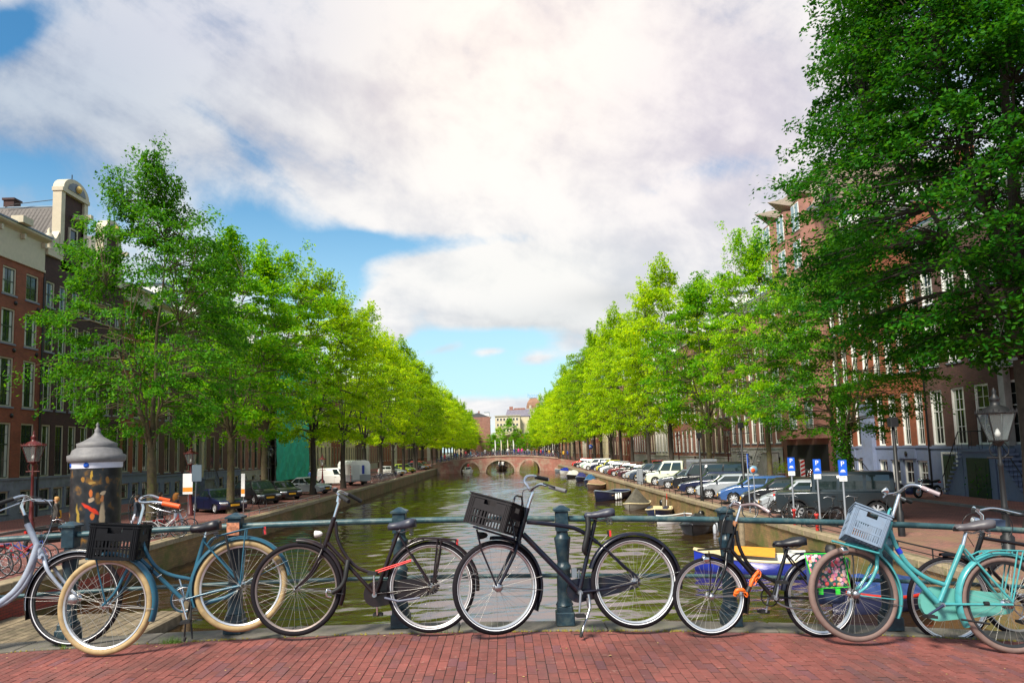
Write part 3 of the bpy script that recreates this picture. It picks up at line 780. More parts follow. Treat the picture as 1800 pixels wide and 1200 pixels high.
def facade(b, W, H, ops, z0=0.0):
    """wall front at y=0 with real openings (x0,x1,z0,z1) and reveals .18 deep"""
    xs = sorted(set([0, W]+[o[0] for o in ops]+[o[1] for o in ops])); zs = sorted(set([z0, H]+[o[2] for o in ops]+[o[3] for o in ops]))
    for j in range(len(zs)-1):
        run = None
        for i in range(len(xs)-1):
            cx, cz = (xs[i]+xs[i+1])/2, (zs[j]+zs[j+1])/2
            hole = any(o[0] < cx < o[1] and o[2] < cz < o[3] for o in ops)
            if not hole: b.quad((xs[i], 0, zs[j]), (xs[i+1], 0, zs[j]), (xs[i+1], 0, zs[j+1]), (xs[i], 0, zs[j+1]))
    for x0, x1, a, c in ops:
        d = .2
        b.quad((x0, 0, a), (x0, d, a), (x0, d, c), (x0, 0, c)); b.quad((x1, 0, a), (x1, d, a), (x1, d, c), (x1, 0, c))
        b.quad((x0, 0, c), (x1, 0, c), (x1, d, c), (x0, d, c)); b.quad((x0, 0, a), (x1, 0, a), (x1, d, a), (x0, d, a))

def cornice(h, W, z, m, ht=1.0, proj=.45, brackets=0, gutter=True):
    b = MB()
    b.box(-.02, W+.02, -.10, .05, z-ht, z-ht+.14); b.box(0, W, -.05, .05, z-ht+.14, z-.32)
    P = [(-.05, z-.32), (-.16, z-.24), (-proj*.75, z-.18), (-proj, z-.10), (-proj, z), (.05, z), (.05, z-.32)]
    n = len(P); V = [(-.04, y, zz_) for y, zz_ in P]+[(W+.04, y, zz_) for y, zz_ in P]
    b.add(V, [tuple(range(n)), tuple(reversed(range(n, 2*n)))]+[(i, (i+1) % n, (i+1) % n+n, i+n) for i in range(n)])
    o = b.build('cornice', m, h)
    if brackets:
        bm_ = MB().box(-.09, .09, -.30, -.06, -.30, 0).mesh('bracket', m)
        for i in range(brackets):
            q = link('bracket', bm_, h); q.location = (.3+(W-.6)*i/(brackets-1), 0, z-.34)
    if gutter: MB().box(-.06, W+.06, -proj-.05, -.2, z+.003, z+.10).build('gutter', m_leadgutter, h)

def house(name, label, side, y0, y1, H, brick, rows, plinth=None, sty='cg', near=False, cols=3, ww=1.15, corn=1.0, cmat=None,
          roof='flat', roofh=3.0, door=None, depth=12, x=None, extra=None, hoist=False, bandz=None, brk=5):
    """rows: (sill z, top z[, cols[, width]]); side 'L' faces the canal from the left, 'R' from the right"""
    W = y1-y0
    if side == 'L': loc, rz = (FLX if x is None else x, y0, 0), PI/2
    else: loc, rz = (FRX if x is None else x, y1, 0), -PI/2
    h = thing(name, label, 'house', loc, rz)
    bm_ = BR[brick]; cm = cmat or m_cream
    ops = []; wins = []
    for r in rows:
        a, c = r[0], r[1]; n = r[2] if len(r) > 2 and r[2] else cols; wd = r[3] if len(r) > 3 else ww
        for i in range(n):
            cx = W*(i+.5)/n
            if door and abs(cx-door[0]) < (door[1]+wd)/2+.05 and a < door[3] and c > door[2]: continue
            ops.append((cx-wd/2, cx+wd/2, a, c)); wins.append((cx, a, wd, c-a))
    if door: ops.append((door[0]-door[1]/2, door[0]+door[1]/2, door[2], door[3]))
    b = MB(); Hw = H
    facade(b, W, Hw, ops, z0=(plinth[0] if plinth else 0))
    b.quad((0, 0, 0), (0, depth, 0), (0, depth, Hw), (0, 0, Hw)); b.quad((W, 0, 0), (W, depth, 0), (W, depth, Hw), (W, 0, Hw)); b.quad((0, depth, 0), (W, depth, 0), (W, depth, Hw), (0, depth, Hw))
    if roof == 'flat': b.quad((0, 0, Hw-.02), (W, 0, Hw-.02), (W, depth, Hw-.02), (0, depth, Hw-.02))
    b.build('wall', bm_, h)
    if plinth:      # (height, material, windows cols, wz0, wz1)
        pz, pm = plinth[0], plinth[1]; b = MB(); po = []
        if len(plinth) > 2:
            for i in range(plinth[2]):
                cx = W*(i+.5)/plinth[2]
                if door and door[2] < plinth[4] and abs(cx-door[0]) < 1.2: continue
                po.append((cx-.55, cx+.55, plinth[3], plinth[4]))
                wins.append((cx, plinth[3], 1.1, plinth[4]-plinth[3]))
        if door and door[2] < pz: po.append((door[0]-door[1]/2, door[0]+door[1]/2, door[2], min(door[3], pz)))
        b.M = Matrix.Translation((0, -.06, 0)); facade(b, W, pz, po, 0); b.M = None
        b.box(0, W, -.12, -.0, pz, pz+.12)
        b.build('plinth', pm, h)
    for (cx, a, wd, hh) in wins:
        ms = win_mesh(wd-.01, hh-.01, sty, near)
        o = link('window', ms[0], h); o.location = (cx, .03, a+.005)
        s = link('sash', ms[1], o); p = link('pane', ms[2], o)
        if ms[3] and random.random() < .7: link('curtain', ms[3], o)
        link('sill', sill_mesh(wd, m_stone if plinth else m_white), o)
    if door:
        dx, dw, dz0, dz1 = door[:4]
        d = MB().box(dx-dw/2+.09, dx+dw/2-.09, .10, .15, dz0+.02, dz1-(.75 if dz1-dz0 > 2.6 else .1)).build('door', m_door, h)
        b = MB(); t = .09
        b.box(dx-dw/2, dx-dw/2+t, .02, .18, dz0, dz1); b.box(dx+dw/2-t, dx+dw/2, .02, .18, dz0, dz1); b.box(dx-dw/2+t, dx+dw/2-t, .02, .18, dz1-t, dz1)
        b.build('door_frame', cm, d)
        for zz_ in (dz0+.25, dz0+1.15):
            for sx in (-1, 1): MB().box(dx+sx*(dw/4-.02)-dw*.15, dx+sx*(dw/4-.02)+dw*.15, .085, .10, zz_, zz_+.7).build('door_panel', m_door, d)
        if dz1-dz0 > 2.6: MB().box(dx-dw/2+t, dx+dw/2-t, .10, .11, dz1-.72, dz1-t).build('pane', m_glass, d)
        MB().lathe([(.0, 0), (.03, .01), (.03, .04), (0, .05)], (dx+dw/2-.2, .05, dz0+1.05), 8, axis=(0, 1, 0)).build('door_handle', m_chrome, d)
        if len(door) > 4:      # classical surround
            b = MB(); b.box(dx-dw/2-.35, dx-dw/2-.02, -.18, 0, dz0, dz1+.1); b.box(dx+dw/2+.02, dx+dw/2+.35, -.18, 0, dz0, dz1+.1)
            b.box(dx-dw/2-.42, dx+dw/2+.42, -.22, 0, dz1+.1, dz1+.45); b.box(dx-dw/2-.55, dx+dw/2+.55, -.38, 0, dz1+.45, dz1+.6)
            b.build('door_surround', m_cream, h)
    if corn: cornice(h, W, H, cm, corn, brackets=brk if near else 0)
    if roof in ('gable', 'hip'):
        b = MB(); e = .1; zr = H+roofh
        if roof == 'gable':      # ridge runs back from the street, as behind a neck gable
            b.add([(-e, .3, H-.3), (W/2, .3, zr), (W+e, .3, H-.3), (-e, depth, H-.3), (W/2, depth, zr), (W+e, depth, H-.3)],
                  [(0, 1, 4, 3), (1, 2, 5, 4), (0, 2, 1), (3, 4, 5)])
        else:                    # ridge along the street
            b.add([(0, -.1, H), (W, -.1, H), (W, depth, H), (0, depth, H), (0+W*.0, depth*.45, zr), (W, depth*.45, zr)],
                  [(0, 1, 5, 4), (2, 3, 4, 5), (1, 2, 5), (3, 0, 4)])
        b.build('roof', m_tile if roof == 'gable' else m_slate, h)
        ch = MB(); ch.box(W*.82-.35, W*.82+.35, depth*.4, depth*.4+.7, H+.3, zr+1.0); ch.box(W*.82-.42, W*.82+.42, depth*.4-.07, depth*.4+.77, zr+1.003, zr+1.15)
        ch.build('chimney', bm_, h)
        if roof == 'hip' and near is not None and W > 5:
            n = 2 if W > 7 else 1
            for i in range(n):
                cx = W*(i+.5)/n; d = MB(); zz_ = H+.35
                d.box(cx-.8, cx+.8, .35, 2.6, zz_, zz_+1.7); d.build('dormer', m_white, h)
                ms = win_mesh(1.2, 1.4, sty, False); o = link('window', ms[0], h); o.location = (cx, .27, zz_+.15); link('sash', ms[1], o); link('pane', ms[2], o)
                MB().box(cx-.95, cx+.95, .2, 2.7, zz_+1.703, zz_+1.85).build('dormer_roof', m_leadgutter, h)
    if hoist:
        MB().box(W/2-.1, W/2+.1, -1.1, .0, hoist, hoist+.25).build('hoist_beam', m_cream, h)
    if bandz:
        for z in bandz: MB().box(0, W, -.05, .0, z, z+.18).build('stone_band', m_white if cmat is None else cmat, h)
    if extra: extra(h, W)
    return h

R4 = [(2.45, 5.6), (6.5, 9.3), (10.1, 12.1), (12.9, 14.5)]
def pipe_at(h, x, H): MB().tube([(x, -.12, .1), (x, -.12, H)], .055, 8).build('drain_pipe', m_black, h)
def steps(h, x, w_, ztop, mm, rail=True, n=8, side=1, t=.27, land=True):
    """outside stair rising sideways along the facade to a landing before the door"""
    b = MB(); r = ztop/n
    b.box(x-w_/2, x+w_/2, -1.25, -.13, ztop-.14, ztop)
    b.box(x-w_/2+.08, x+w_/2-.08, -1.12, -.14, 0, ztop-.141)
    st = MB().box(0, t+.04, -1.25, -.13, -.10, 0).mesh('step', mm)
    s_ = b.build('landing', mm, h) if land else None
    for i in range(n-1):
        q = link('step', st, h); q.location = (x+side*(w_/2+t*i) - (0 if side > 0 else t+.04), 0, ztop-r*(i+1))
    wl = MB(); x0 = x+side*w_/2; x1 = x+side*(w_/2+t*(n-1))
    wl.prism([(x0, 0), (x1, 0), (x1, .12), (x0, ztop-.35)] if side > 0 else [(x1, 0), (x0, 0), (x0, ztop-.35), (x1, .12)], -1.1, -.2)
    wl.build('stair_wall', mm, h)
    if rail:
        b = MB(); P = [(x-side*w_/2, -1.2, ztop), (x0, -1.2, ztop), (x1, -1.2, .15)]
        b.tube([(p[0], p[1], p[2]+.9) for p in P], .025, 6)
        for k in range(12):
            u = k/11; 
            if u < .3: px_ = P[0][0]+(P[1][0]-P[0][0])*u/.3; pz_ = ztop
            else: px_ = x0+(x1-x0)*(u-.3)/.7; pz_ = ztop+(.15-ztop)*(u-.3)/.7
            b.tube([(px_, -1.2, pz_), (px_, -1.2, pz_+.9)], .012, 4)
        b.build('handrail', m_iron, h)

# --- left row
def ex_L1(h, W):
    pipe_at(h, W-.12, 14.6)
    MB().box(W-3.2, W-2.3, -.8, -.1, 17.05, 17.45).build('hoist_box', m_cream, h)
    an = MB().lathe([(.0, 0), (.13, .01), (.13, .05), (0, .07)], (0, 0, 0), 10, axis=(0, -1, 0)).mesh('wall_anchor', m_iron)
    for z in (6.0, 9.75, 12.5):
        for k in range(8):
            o = link('wall_anchor', an, h); o.location = (W-.45-k*1.98, 0, z)
house('canal_house', 'red brick house with tall cream cornice and green sash windows at the left edge', 'L', 27.4, 43.25, 17.0, 'red',
      R4, (2.35, m_stone, 8, .45, 1.75), near=True, cols=8, ww=1.15, corn=2.1, extra=ex_L1, brk=9)

def neck_gable(h, W, z0, zt, wn, m=m_cream, brickm=BR['dark']):
    c = W/2; z1 = z0+(zt-z0)*.62
    b = MB(); b.prism([(c-wn/2+.2, z0-.5), (c+wn/2-.2, z0-.5), (c+wn/2-.2, zt-1.0), (c-wn/2+.2, zt-1.0)], .0, .45); b.build('gable_wall', brickm, h)
    for sx in (-1, 1):      # shoulder scrolls and corner vases
        P = []
        for i in range(13):
            u = i/12; P.append((c+sx*(wn/2-.02+(W/2-wn/2-.1)*(1-u)**2.2+.10*math.sin(u*PI*2)), z0+(z1-z0)*u))
        Q = P+[(c+sx*(wn/2-.2), z1), (c+sx*(wn/2-.2), z0)]
        MB().prism(Q if sx > 0 else Q[::-1], -.12, .35).build('scroll', m, h)
        MB().box(c+sx*(wn/2)-.20, c+sx*(wn/2)+.20, -.16, .40, z0+.3, zt-1.0).build('pilaster', m, h)
        MB().lathe([(.30, 0), (.34, .1), (.18, .25), (.30, .55), (.33, .8), (.2, 1.05), (.1, 1.15), (.13, 1.3), (.0, 1.5)], (c+sx*(W/2-.5), .1, z0+.35), 12).build('vase', m, h)
        MB().box(c+sx*(W/2-.5)-.5, c+sx*(W/2-.5)+.5, -.2, .45, z0-.02, z0+.35).build('gable_ledge', m, h)
    # arched pediment
    P = [(c-wn/2-.25, zt-1.0), (c-wn/2-.25, zt-.75)]+[(c-(wn/2+.15)*math.cos(PI*i/12), zt-.75+(.9)*math.sin(PI*i/12)) for i in range(13)]+[(c+wn/2+.25, zt-.75), (c+wn/2+.25, zt-1.0)]
    MB().prism(P, -.25, .45).build('pediment', m, h)
    MB().prism([(c-(wn/2-.3)*math.cos(PI*i/12), zt-.72+.62*math.sin(PI*i/12)) for i in range(13)], -.29, -.255).build('pediment_panel', m_stone, h)
    MB().lathe([(.0, 0), (.22, .05), (.26, .15), (.1, .3), (0, .35)], (c, -.26, zt-.45), 10, axis=(0, -1, 0)).build('rosette', mat('gilt', (.6, .42, .12), .4), h)
    MB().tube([(c, .1, zt+.1), (c, .1, zt+.6)], .03, 6).build('finial', m_iron, h)
    MB().box(c-.14, c+.14, -1.3, -.1, zt-2.5, zt-2.2).build('hoist_beam', m_cream, h)
    ms = win_mesh(.9, 1.5, 'cg', False); o = link('window', ms[0], h); o.location = (c, -.14, z0+.9); link('sash', ms[1], o); link('pane', ms[2], o)
def ex_L2(h, W):
    neck_gable(h, W, 16.1, 21.6, 2.5)
    b = MB(); e = MB()
    # pantiles on the slope seen over the neighbour's roof: rows of real tiles
    tm = MB().add([(-.13, 0, .0), (-.04, 0, .035), (.05, 0, .0), (.13, 0, .012), (-.13, .36, .02), (-.04, .36, .055), (.05, .36, .02), (.13, .36, .032)],
                  [(0, 1, 5, 4), (1, 2, 6, 5), (2, 3, 7, 6)]).mesh('roof_tile', m_tile)
    W2, H0, zr = W/2, 15.9, 20.0
    sl = math.hypot(W2+.1, zr-H0); an = math.atan2(zr-H0, W2+.1); k = 0
    for r in range(int(sl/.31)):
        for c_ in range(20):
            o = link('roof_tile', tm, h); u = r*.31
            p = Vector((-.1+u*math.cos(an), 1.0+c_*.25, H0+u*math.sin(an)+.03))
            M3 = Matrix(((0, math.cos(an), -math.sin(an)), (1, 0, 0), (0, math.sin(an), math.cos(an)))).to_4x4()
            o.matrix_local = Matrix.Translation(p) @ M3; k += 1
    MB().tube([(W2, .3, zr+.05), (W2, 12, zr+.05)], .09, 8).build('ridge_tiles', m_leadgutter, h)
    MB().tube([(W2, .5, 20.6), (W2-.3, 3.5, 20.2), (W2-.3, 4.2, 20.0)], .025, 5).build('iron_strut', m_iron, h)
house('canal_house', 'dark brown brick house with the large white neck gable behind the first tree', 'L', 43.3, 48.6, 16.2, 'dark',
      R4, (2.35, m_stone, 4, .45, 1.75), near=True, cols=4, ww=.86, corn=0, roof='gable', roofh=3.9, extra=ex_L2)
house('canal_house', 'narrow dark brown brick house with a smaller white neck gable beside the advertising column', 'L', 48.65, 52.4, 15.9, 'dark',
      R4, (2.35, m_stone, 2, .45, 1.75), near=True, cols=3, ww=.82, corn=0, roof='gable', roofh=3.6, extra=lambda h, W: neck_gable(h, W, 15.9, 20.4, 1.9))
house('canal_house', 'orange brick house of three windows behind the advertising column with blue-grey base', 'L', 52.45, 56.9, 16.4, 'orange',
      R4, (2.2, m_plinth, 3, .5, 1.6), near=True, cols=3, ww=.9, corn=1.2, roof='hip')
def ex_L4(h, W): pipe_at(h, .3, 15); steps(h, W*.66, 2.0, 1.5, m_stone, n=6)
house('canal_house', 'wide dark brown house with cream classical door surround and tall cream windows', 'L', 56.95, 70.0, 16.0, 'brown',
      [(2.2, 5.4), (6.5, 9.3), (10.1, 12.4), (13.0, 14.6)], (1.9, m_plinth, 7, .4, 1.4), near=True, cols=7, ww=1.0, corn=1.3, roof='hip', door=(8.6, 1.3, 1.55, 5.2, 1), extra=ex_L4)
house('canal_house', 'narrow brown brick house between the cream-doored house and the pale red one', 'L', 70.05, 76.2, 17.0, 'brown',
      [(2.2, 5.4), (6.4, 9.2), (10.1, 12.4), (13.0, 14.6)], (1.9, m_plinth, 3, .4, 1.4), near=False, cols=3, ww=1.05, corn=1.2, roof='hip')
house('canal_house', 'pale red brick house of three windows just before the teal scaffold netting', 'L', 76.25, 84.0, 15.4, 'pink',
      [(2.0, 5.2), (6.2, 9.0), (9.9, 12.0), (12.6, 14.2)], (1.7, m_plinth2, 3, .4, 1.3), near=False, cols=4, ww=1.05, corn=1.0, roof='hip')
def ex_net(h, W):
    m_net = mat('teal_scaffold_net', (.025, .46, .38), .8, var=.25, vscale=1.2, bump=.6, bscale=4)
    b = MB(); nx, nz = 14, 16
    P = [[(W*i/nx, -1.35+.09*math.sin(i*1.7+j*.8)*math.sin(j*2.1), 0.4+(16.6)*j/nz) for i in range(nx+1)] for j in range(nz+1)]
    for j in range(nz):
        for i in range(nx): b.quad(P[j][i], P[j][i+1], P[j+1][i+1], P[j+1][i])
    b.build('scaffold_net', m_net, h)
    pm = MB().tube([(0, 0, 0), (0, 0, 17.2)], .03, 6).mesh('scaffold_pole', m_steel)
    for i in range(7):
        for y in (-1.25, -.4): o = link('scaffold_pole', pm, h); o.location = (W*i/6, y, 0)
    lm = MB().box(0, W, -1.25, -.4, 0, .05).mesh('scaffold_board', m_timber)
    for i in range(7): o = link('scaffold_board', lm, h); o.location = (0, 0, 2.4+i*2.1)
house('canal_house', 'house wrapped in teal scaffold netting behind the third tree', 'L', 84.05, 98.0, 17, 'brown',
      [(2.0, 5.2), (6.2, 9.0), (9.9, 12.0)], None, cols=5, corn=1.0, extra=ex_net)
FAR = [('pink', 'pale red brick house with close-set cream windows right after the teal netting', 8.5, 15.8),
       ('cream', 'cream rendered house behind the white van', 9.5, 15.0), ('orange', 'bright orange brick house behind the white trailer', 6.5, 16.0),
       ('cream', 'broad cream rendered house with pilaster rhythm past the trailer', 12, 15.5), ('brown', 'brown brick house above the bicycle racks', 7, 16.5),
       ('white', 'white rendered house above the yellow-green car', 7, 14.8), ('pink', 'pale red house at the foot of the far bridge ramp on the left', 9, 16.5)]
y = 98.1
for br, lb, wd, hh in FAR:
    house('canal_house', lb, 'L', y, y+wd, hh, br, [(1.6, 4.6), (5.6, 8.2), (9.2, 11.4), (12.2, 13.7)], (1.2, m_plinth2), sty='l', cols=max(3, int(wd/2)), ww=1.1, corn=.9, roof='hip', roofh=2.6)
    y += wd+.05
tones = ['brown', 'orange', 'white', 'red', 'pink', 'dark', 'cream', 'red']
words = ['brown brick', 'orange brick', 'white rendered', 'red brick', 'pale red brick', 'dark brick', 'cream rendered', 'deep red brick']
ordn = ['first', 'second', 'third', 'fourth', 'fifth', 'sixth', 'seventh', 'eighth', 'ninth', 'tenth', 'eleventh', 'twelfth', 'thirteenth', 'fourteenth', 'fifteenth', 'sixteenth', 'seventeenth', 'eighteenth', 'nineteenth', 'twentieth']
k = 0
while y < 318:
    wd = 8.6+(k*2.3) % 4; i = k % 8
    house('canal_house', '%s house, %s along the left quay beyond the far bridge ramp' % (words[i], ordn[k]), 'L', y, y+wd, 14.5+(k*1.7) % 3, tones[i], [(1.6, 4.6), (5.6, 8.2), (9.2, 11.4)], sty='l', cols=3, ww=1.2, corn=.8, roof='hip', roofh=2.4)
    y += wd+.05; k += 1

# --- right row
def ex_R1(h, W):
    pipe_at(h, .25, 12)
    steps(h, W-41.7+38.2+.0, 1.5, 2.35, m_plinth2, n=10, side=-1)
def door_at(y1, y): return y1-y
# near blue-grey plinth house. local x = 41.7 - Y
def ex_Rn(h, W):
    pipe_at(h, .15, 14)
    MB().box(1.35, 2.55, -.10, -.061, .02, 2.15).build('basement_door', m_door, h)
    b = MB(); b.box(1.25, 1.349, -.13, -.061, 0, 2.25); b.box(2.551, 2.65, -.13, -.061, 0, 2.25); b.box(1.25, 2.65, -.13, -.061, 2.251, 2.36); b.build('basement_door_frame', m_white, h)
    MB().box(5.0, 6.7, -1.16, -1.121, .02, 2.1).build('basement_door', m_door, h)
    for i in range(6):
        MB().box(5.12+.75*(i % 2), 5.72+.75*(i % 2), -1.175, -1.161, .15+.62*(i//2), .65+.62*(i//2)).build('door_panel', m_door, h)
    steps(h, 5.9, 2.6, 2.55, m_plinth, n=11, side=-1, t=.16)
    steps(h, 5.9, 2.6, 2.553, m_plinth, n=11, side=1, t=.2, land=False)
    b = MB(); b.box(6.75, 7.15, -.35, 0, 2.68, 6.5); b.box(8.6, 9.0, -.35, 0, 2.68, 6.5); b.box(6.6, 9.15, -.5, 0, 6.5, 6.9); b.build('porch', m_plinth2, h)
house('canal_house', 'brown-red brick house with blue-grey painted base and stone steps at the right edge', 'R', 24, 41.7, 15.5, 'brown',
      [(2.75, 5.9, 9, 1.15), (7.3, 9.9, 9, 1.15), (10.9, 13.1, 9, 1.15)], (2.55, m_plinth), sty='wg', near=True, corn=1.2, roof='hip', extra=ex_Rn, cmat=m_white)
def ex_R2(h, W):
    for cx in (2.2, 4.6, 9.6):
        MB().box(cx-.9, cx+.9, -.16, -.061, 1.95, 2.55).build('stone_panel', m_plinth, h)
        MB().lathe([(0, 0), (.16, .02), (.16, .04), (0, .07)], (cx, -.16, 2.25), 12, axis=(0, -1, 0)).build('rosette', m_iron, h)
    steps(h, W-6.6, 1.7, .9, m_plinth2, n=5, side=1)
    MB().box(W-7.3, W-5.9, -.3, 0, .9, 5.6).build('door_surround', m_plinth, h)
house('canal_house', 'orange-red brick house with tall narrow windows and a carved blue-grey band', 'R', 41.75, 53.5, 17.5, 'orange',
      [(2.75, 6.0, 8, .85), (7.3, 10.0, 8, .85), (11.0, 13.4, 8, .85)], (2.6, m_plinth, 8, .4, 1.85), sty='wg', near=True, corn=1.0, roof='hip', extra=ex_R2, cmat=m_white)
m_taupe = mat('taupe_eave', (.30, .24, .19), .7, var=.15)
def ex_R3(h, W):
    # tall modern block: bay windows with projecting triangular roofs, flat panel below painted dark as the garage's inner shade
    MB().box(1.0, W-1.2, -.10, .0, .05, 2.9).build('garage_shade_panel', mat('garage_shadow', (.012, .012, .013), .9), h)
    for cx in (1.9, 5.0, 8.1):
        b = MB(); b.add([(cx-1.2, 0, 3.4), (cx+1.2, 0, 3.4), (cx+.75, -1.0, 3.4), (cx-.75, -1.0, 3.4), (cx-1.2, 0, 22.4), (cx+1.2, 0, 22.4), (cx+.75, -1.0, 22.4), (cx-.75, -1.0, 22.4)],
              [(0, 1, 2, 3), (4, 7, 6, 5), (0, 4, 5, 1), (1, 5, 6, 2), (2, 6, 7, 3), (3, 7, 4, 0)]); b.build('bay', BR['pink'], h)
        for z in (4.2, 7.4, 10.6, 13.8, 17.0, 20.0):
            for sx in (-.36, .36):
                fr = MB(); fr.box(cx+sx-.33, cx+sx+.33, -1.06, -1.001, z, z+2.2); f_ = fr.build('window', m_white, h)
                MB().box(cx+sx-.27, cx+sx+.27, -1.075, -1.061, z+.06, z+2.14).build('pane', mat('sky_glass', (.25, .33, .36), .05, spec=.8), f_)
        b = MB(); b.add([(cx-1.5, .3, 22.5), (cx+1.5, .3, 22.5), (cx, -2.0, 23.5), (cx-1.5, .3, 23.6), (cx+1.5, .3, 23.6)], [(0, 1, 2), (0, 2, 3), (2, 1, 4), (3, 2, 4), (0, 3, 4, 1)]); b.build('bay_roof', m_taupe, h)
    # attic with round dormer
    MB().box(0, W, 1.0, 11, 21.4, 24.6).build('attic', mat('taupe_panel', (.28, .20, .16), .7, var=.15), h)
    MB().box(-.2, W+.2, .7, 11.3, 24.603, 24.9).build('attic_eave', m_taupe, h)
    d = MB().lathe([(.75, 0), (.85, .05), (.85, 1.2)], (W-1.3, .2, 22.8), 8, axis=(0, 1, 0), smooth=False).build('dormer', m_white, h)
    MB().lathe([(.6, 0), (.6, .04)], (W-1.3, .15, 22.8), 8, axis=(0, 1, 0)).build('pane', m_glass, d)
    MB().add([(W-3.0, -.5, 21.2), (W+1.6, -.5, 21.2), (W+1.6, .8, 23.6), (W-3.0, .8, 23.6)], [(0, 1, 2, 3)]).build('sloping_roof', m_taupe, h)
house('apartment_block', 'tall modern brick block with bay windows and jutting triangular roofs above a dark garage', 'R', 53.6, 63.6, 21.4, 'pink',
      [], None, corn=.8, extra=ex_R3, cmat=m_white)
def ex_R4(h, W): steps(h, 4.4, 1.8, 2.5, m_plinth2, n=10, side=1); steps(h, W-1.6, 1.6, 2.4, m_plinth2, n=10, side=-1)
house('canal_house', 'red brick house with broad white window frames and pale stone base', 'R', 63.7, 78.2, 17.0, 'pink',
      [(3.1, 6.2), (7.6, 10.2), (11.4, 13.6)], (2.6, m_plinth2, 6, .6, 1.9), sty='ww', near=True, cols=7, ww=1.35, corn=1.2, roof='hip', extra=ex_R4, cmat=m_white)
RF = [('brown', 'brown-red brick house with close-set white windows behind the silver hatchback', 13, 16.5), ('pink', 'pale red brick house with white windows behind the black van', 9, 17.5),
      ('orange', 'orange brick house above the grey covered pickup', 8, 16), ('white', 'white rendered house between the right-hand trees', 9, 16.4), ('brown', 'brown brick house with a blue parking disc sign before it', 8, 17), ('pink', 'pale brick house at the far bridge ramp on the right', 13, 16)]
y = 78.3
for br, lb, wd, hh in RF:
    house('canal_house', lb, 'R', y, y+wd, hh, br, [(2.2, 5.2), (6.2, 8.8), (9.8, 12.0), (12.8, 14.3)], (1.6, m_plinth2), sty='ww' if br != 'brown' else 'l', cols=max(3, int(wd/1.9)), ww=1.15, corn=.9, roof='hip', roofh=2.8)
    y += wd+.05
k = 0
while y < 318:
    wd = 8.8+(k*1.9) % 4; i = (k+3) % 8
    house('canal_house', '%s house, %s along the right quay beyond the far bridge ramp' % (words[i], ordn[k]), 'R', y, y+wd, 14.5+(k*2.1) % 3, tones[i], [(1.6, 4.6), (5.6, 8.2), (9.2, 11.4)], sty='l', cols=3, ww=1.2, corn=.8, roof='hip', roofh=2.4)
    y += wd+.05; k += 1
# --- far end of the view: cream building with slate roof, domed tower with roof letters, brick house
def wz(px, py, Y): return aty(px, py, Y)
p0 = wz(872, 800, 340); p1 = wz(916, 800, 340)
fe = thing('hotel_building', 'cream building with long slate roof above the far trees at the end of the canal', 'building', (p0.x, 340, 0))
W = p1.x-p0.x; zt = wz(890, 731, 340).z
b = MB(); b.box(0, W, 0, 16, 0, zt); b.build('wall', BR['cream'], fe)
for r in range(3):
    for i in range(7):
        f_ = MB().box(.8+i*(W-1.2)/7, .8+i*(W-1.2)/7+.95, -.06, 0, zt-2.2-r*2.6, zt-.9-r*2.6).build('window', m_white, fe)
        MB().box(.88+i*(W-1.2)/7, .88+i*(W-1.2)/7+.79, -.075, -.061, zt-2.1-r*2.6, zt-1.0-r*2.6).build('pane', m_glass, f_)
MB().box(-.3, W+.3, -.4, .2, zt, zt+.35).build('cornice', m_cream, fe)
q0, q1, zr = wz(888, 731, 352).x-p0.x, wz(932, 731, 352).x-p0.x, wz(890, 719, 352).z
MB().add([(q0, 6, zt), (q1, 6, zt), (q1, 14, zr), (q0+1.2, 14, zr), (q0, 22, zt), (q1, 22, zt)], [(0, 1, 2, 3), (3, 2, 5, 4), (0, 3, 4), (1, 5, 2)]).build('roof', mat('violet_slate', (.17, .155, .19), .7, var=.3, vscale=1), fe)
MB().box(W, W+4.5, 3, 17, 0, zt-.5).build('side_wing', BR['cream'], fe)
MB().box(q0+2.2, q0+4, 13, 15, zr-1, zr+1.3).build('chimney', BR['pink'], fe); MB().box(q0+4.5, q0+10, 13.2, 14.8, zr-1, zr+.5).build('chimney_stack', BR['pink'], fe)
p = wz(938, 720, 365)
dm = thing('domed_tower', 'brown domed roof with pale dormers and blue letters on top beyond the right-hand trees', 'tower', (p.x, 365, 0))
zb, ztp = wz(938, 718, 365).z, wz(938, 700, 365).z; hw = (wz(951, 718, 365).x-wz(926, 718, 365).x)/2
MB().box(-hw-.5, hw+.5, -hw, hw, 0, zb).build('wall', BR['cream'], dm)
MB().loft([[(sx*hw*s, sy*hw*s, zb+(ztp-zb)*t) for sx, sy in ((-1, -1), (1, -1), (1, 1), (-1, 1))] for s, t in ((1, 0), (.96, .3), (.85, .6), (.62, .85), (.42, 1.0))], smooth=False).build('dome_roof', mat('copper_brown_roof', (.25, .125, .07), .6, var=.25, vscale=.5), dm)
MB().box(-hw-.8, hw+.8, -hw-.3, hw+.3, zb-.5, zb-.01).build('cornice', m_cream, dm)
for x in (-.5, .5): MB().box(x*hw-.6, x*hw+.6, -hw-.2, -hw+.6, zb+.1, zb+1.6).build('dormer', m_cream, dm)
tm = text_mesh('hotel', 2.9, .15); tm.materials.append(mat('blue_roof_letters', (.18, .42, .75), .5))
o = link('roof_letters', tm, dm); o.rotation_euler = (PI/2, 0, 0); o.location = (0, -hw*.42, ztp+1.35)
MB().box(-hw*.62, hw*.62, -hw*.44, -hw*.41, ztp, ztp+.25).build('letter_frame', m_steel, dm)
p = wz(852, 745, 325)
h_ = house('canal_house', 'pink brick gabled house peeping over the left trees at the canal end', 'L', 322, 331, wz(856, 733, 325).z, 'pink', [(15.5, 17.5), (11.5, 14), (7, 10)], sty='l', cols=3, corn=.5, roof='hip', roofh=2, x=p.x+2.5)
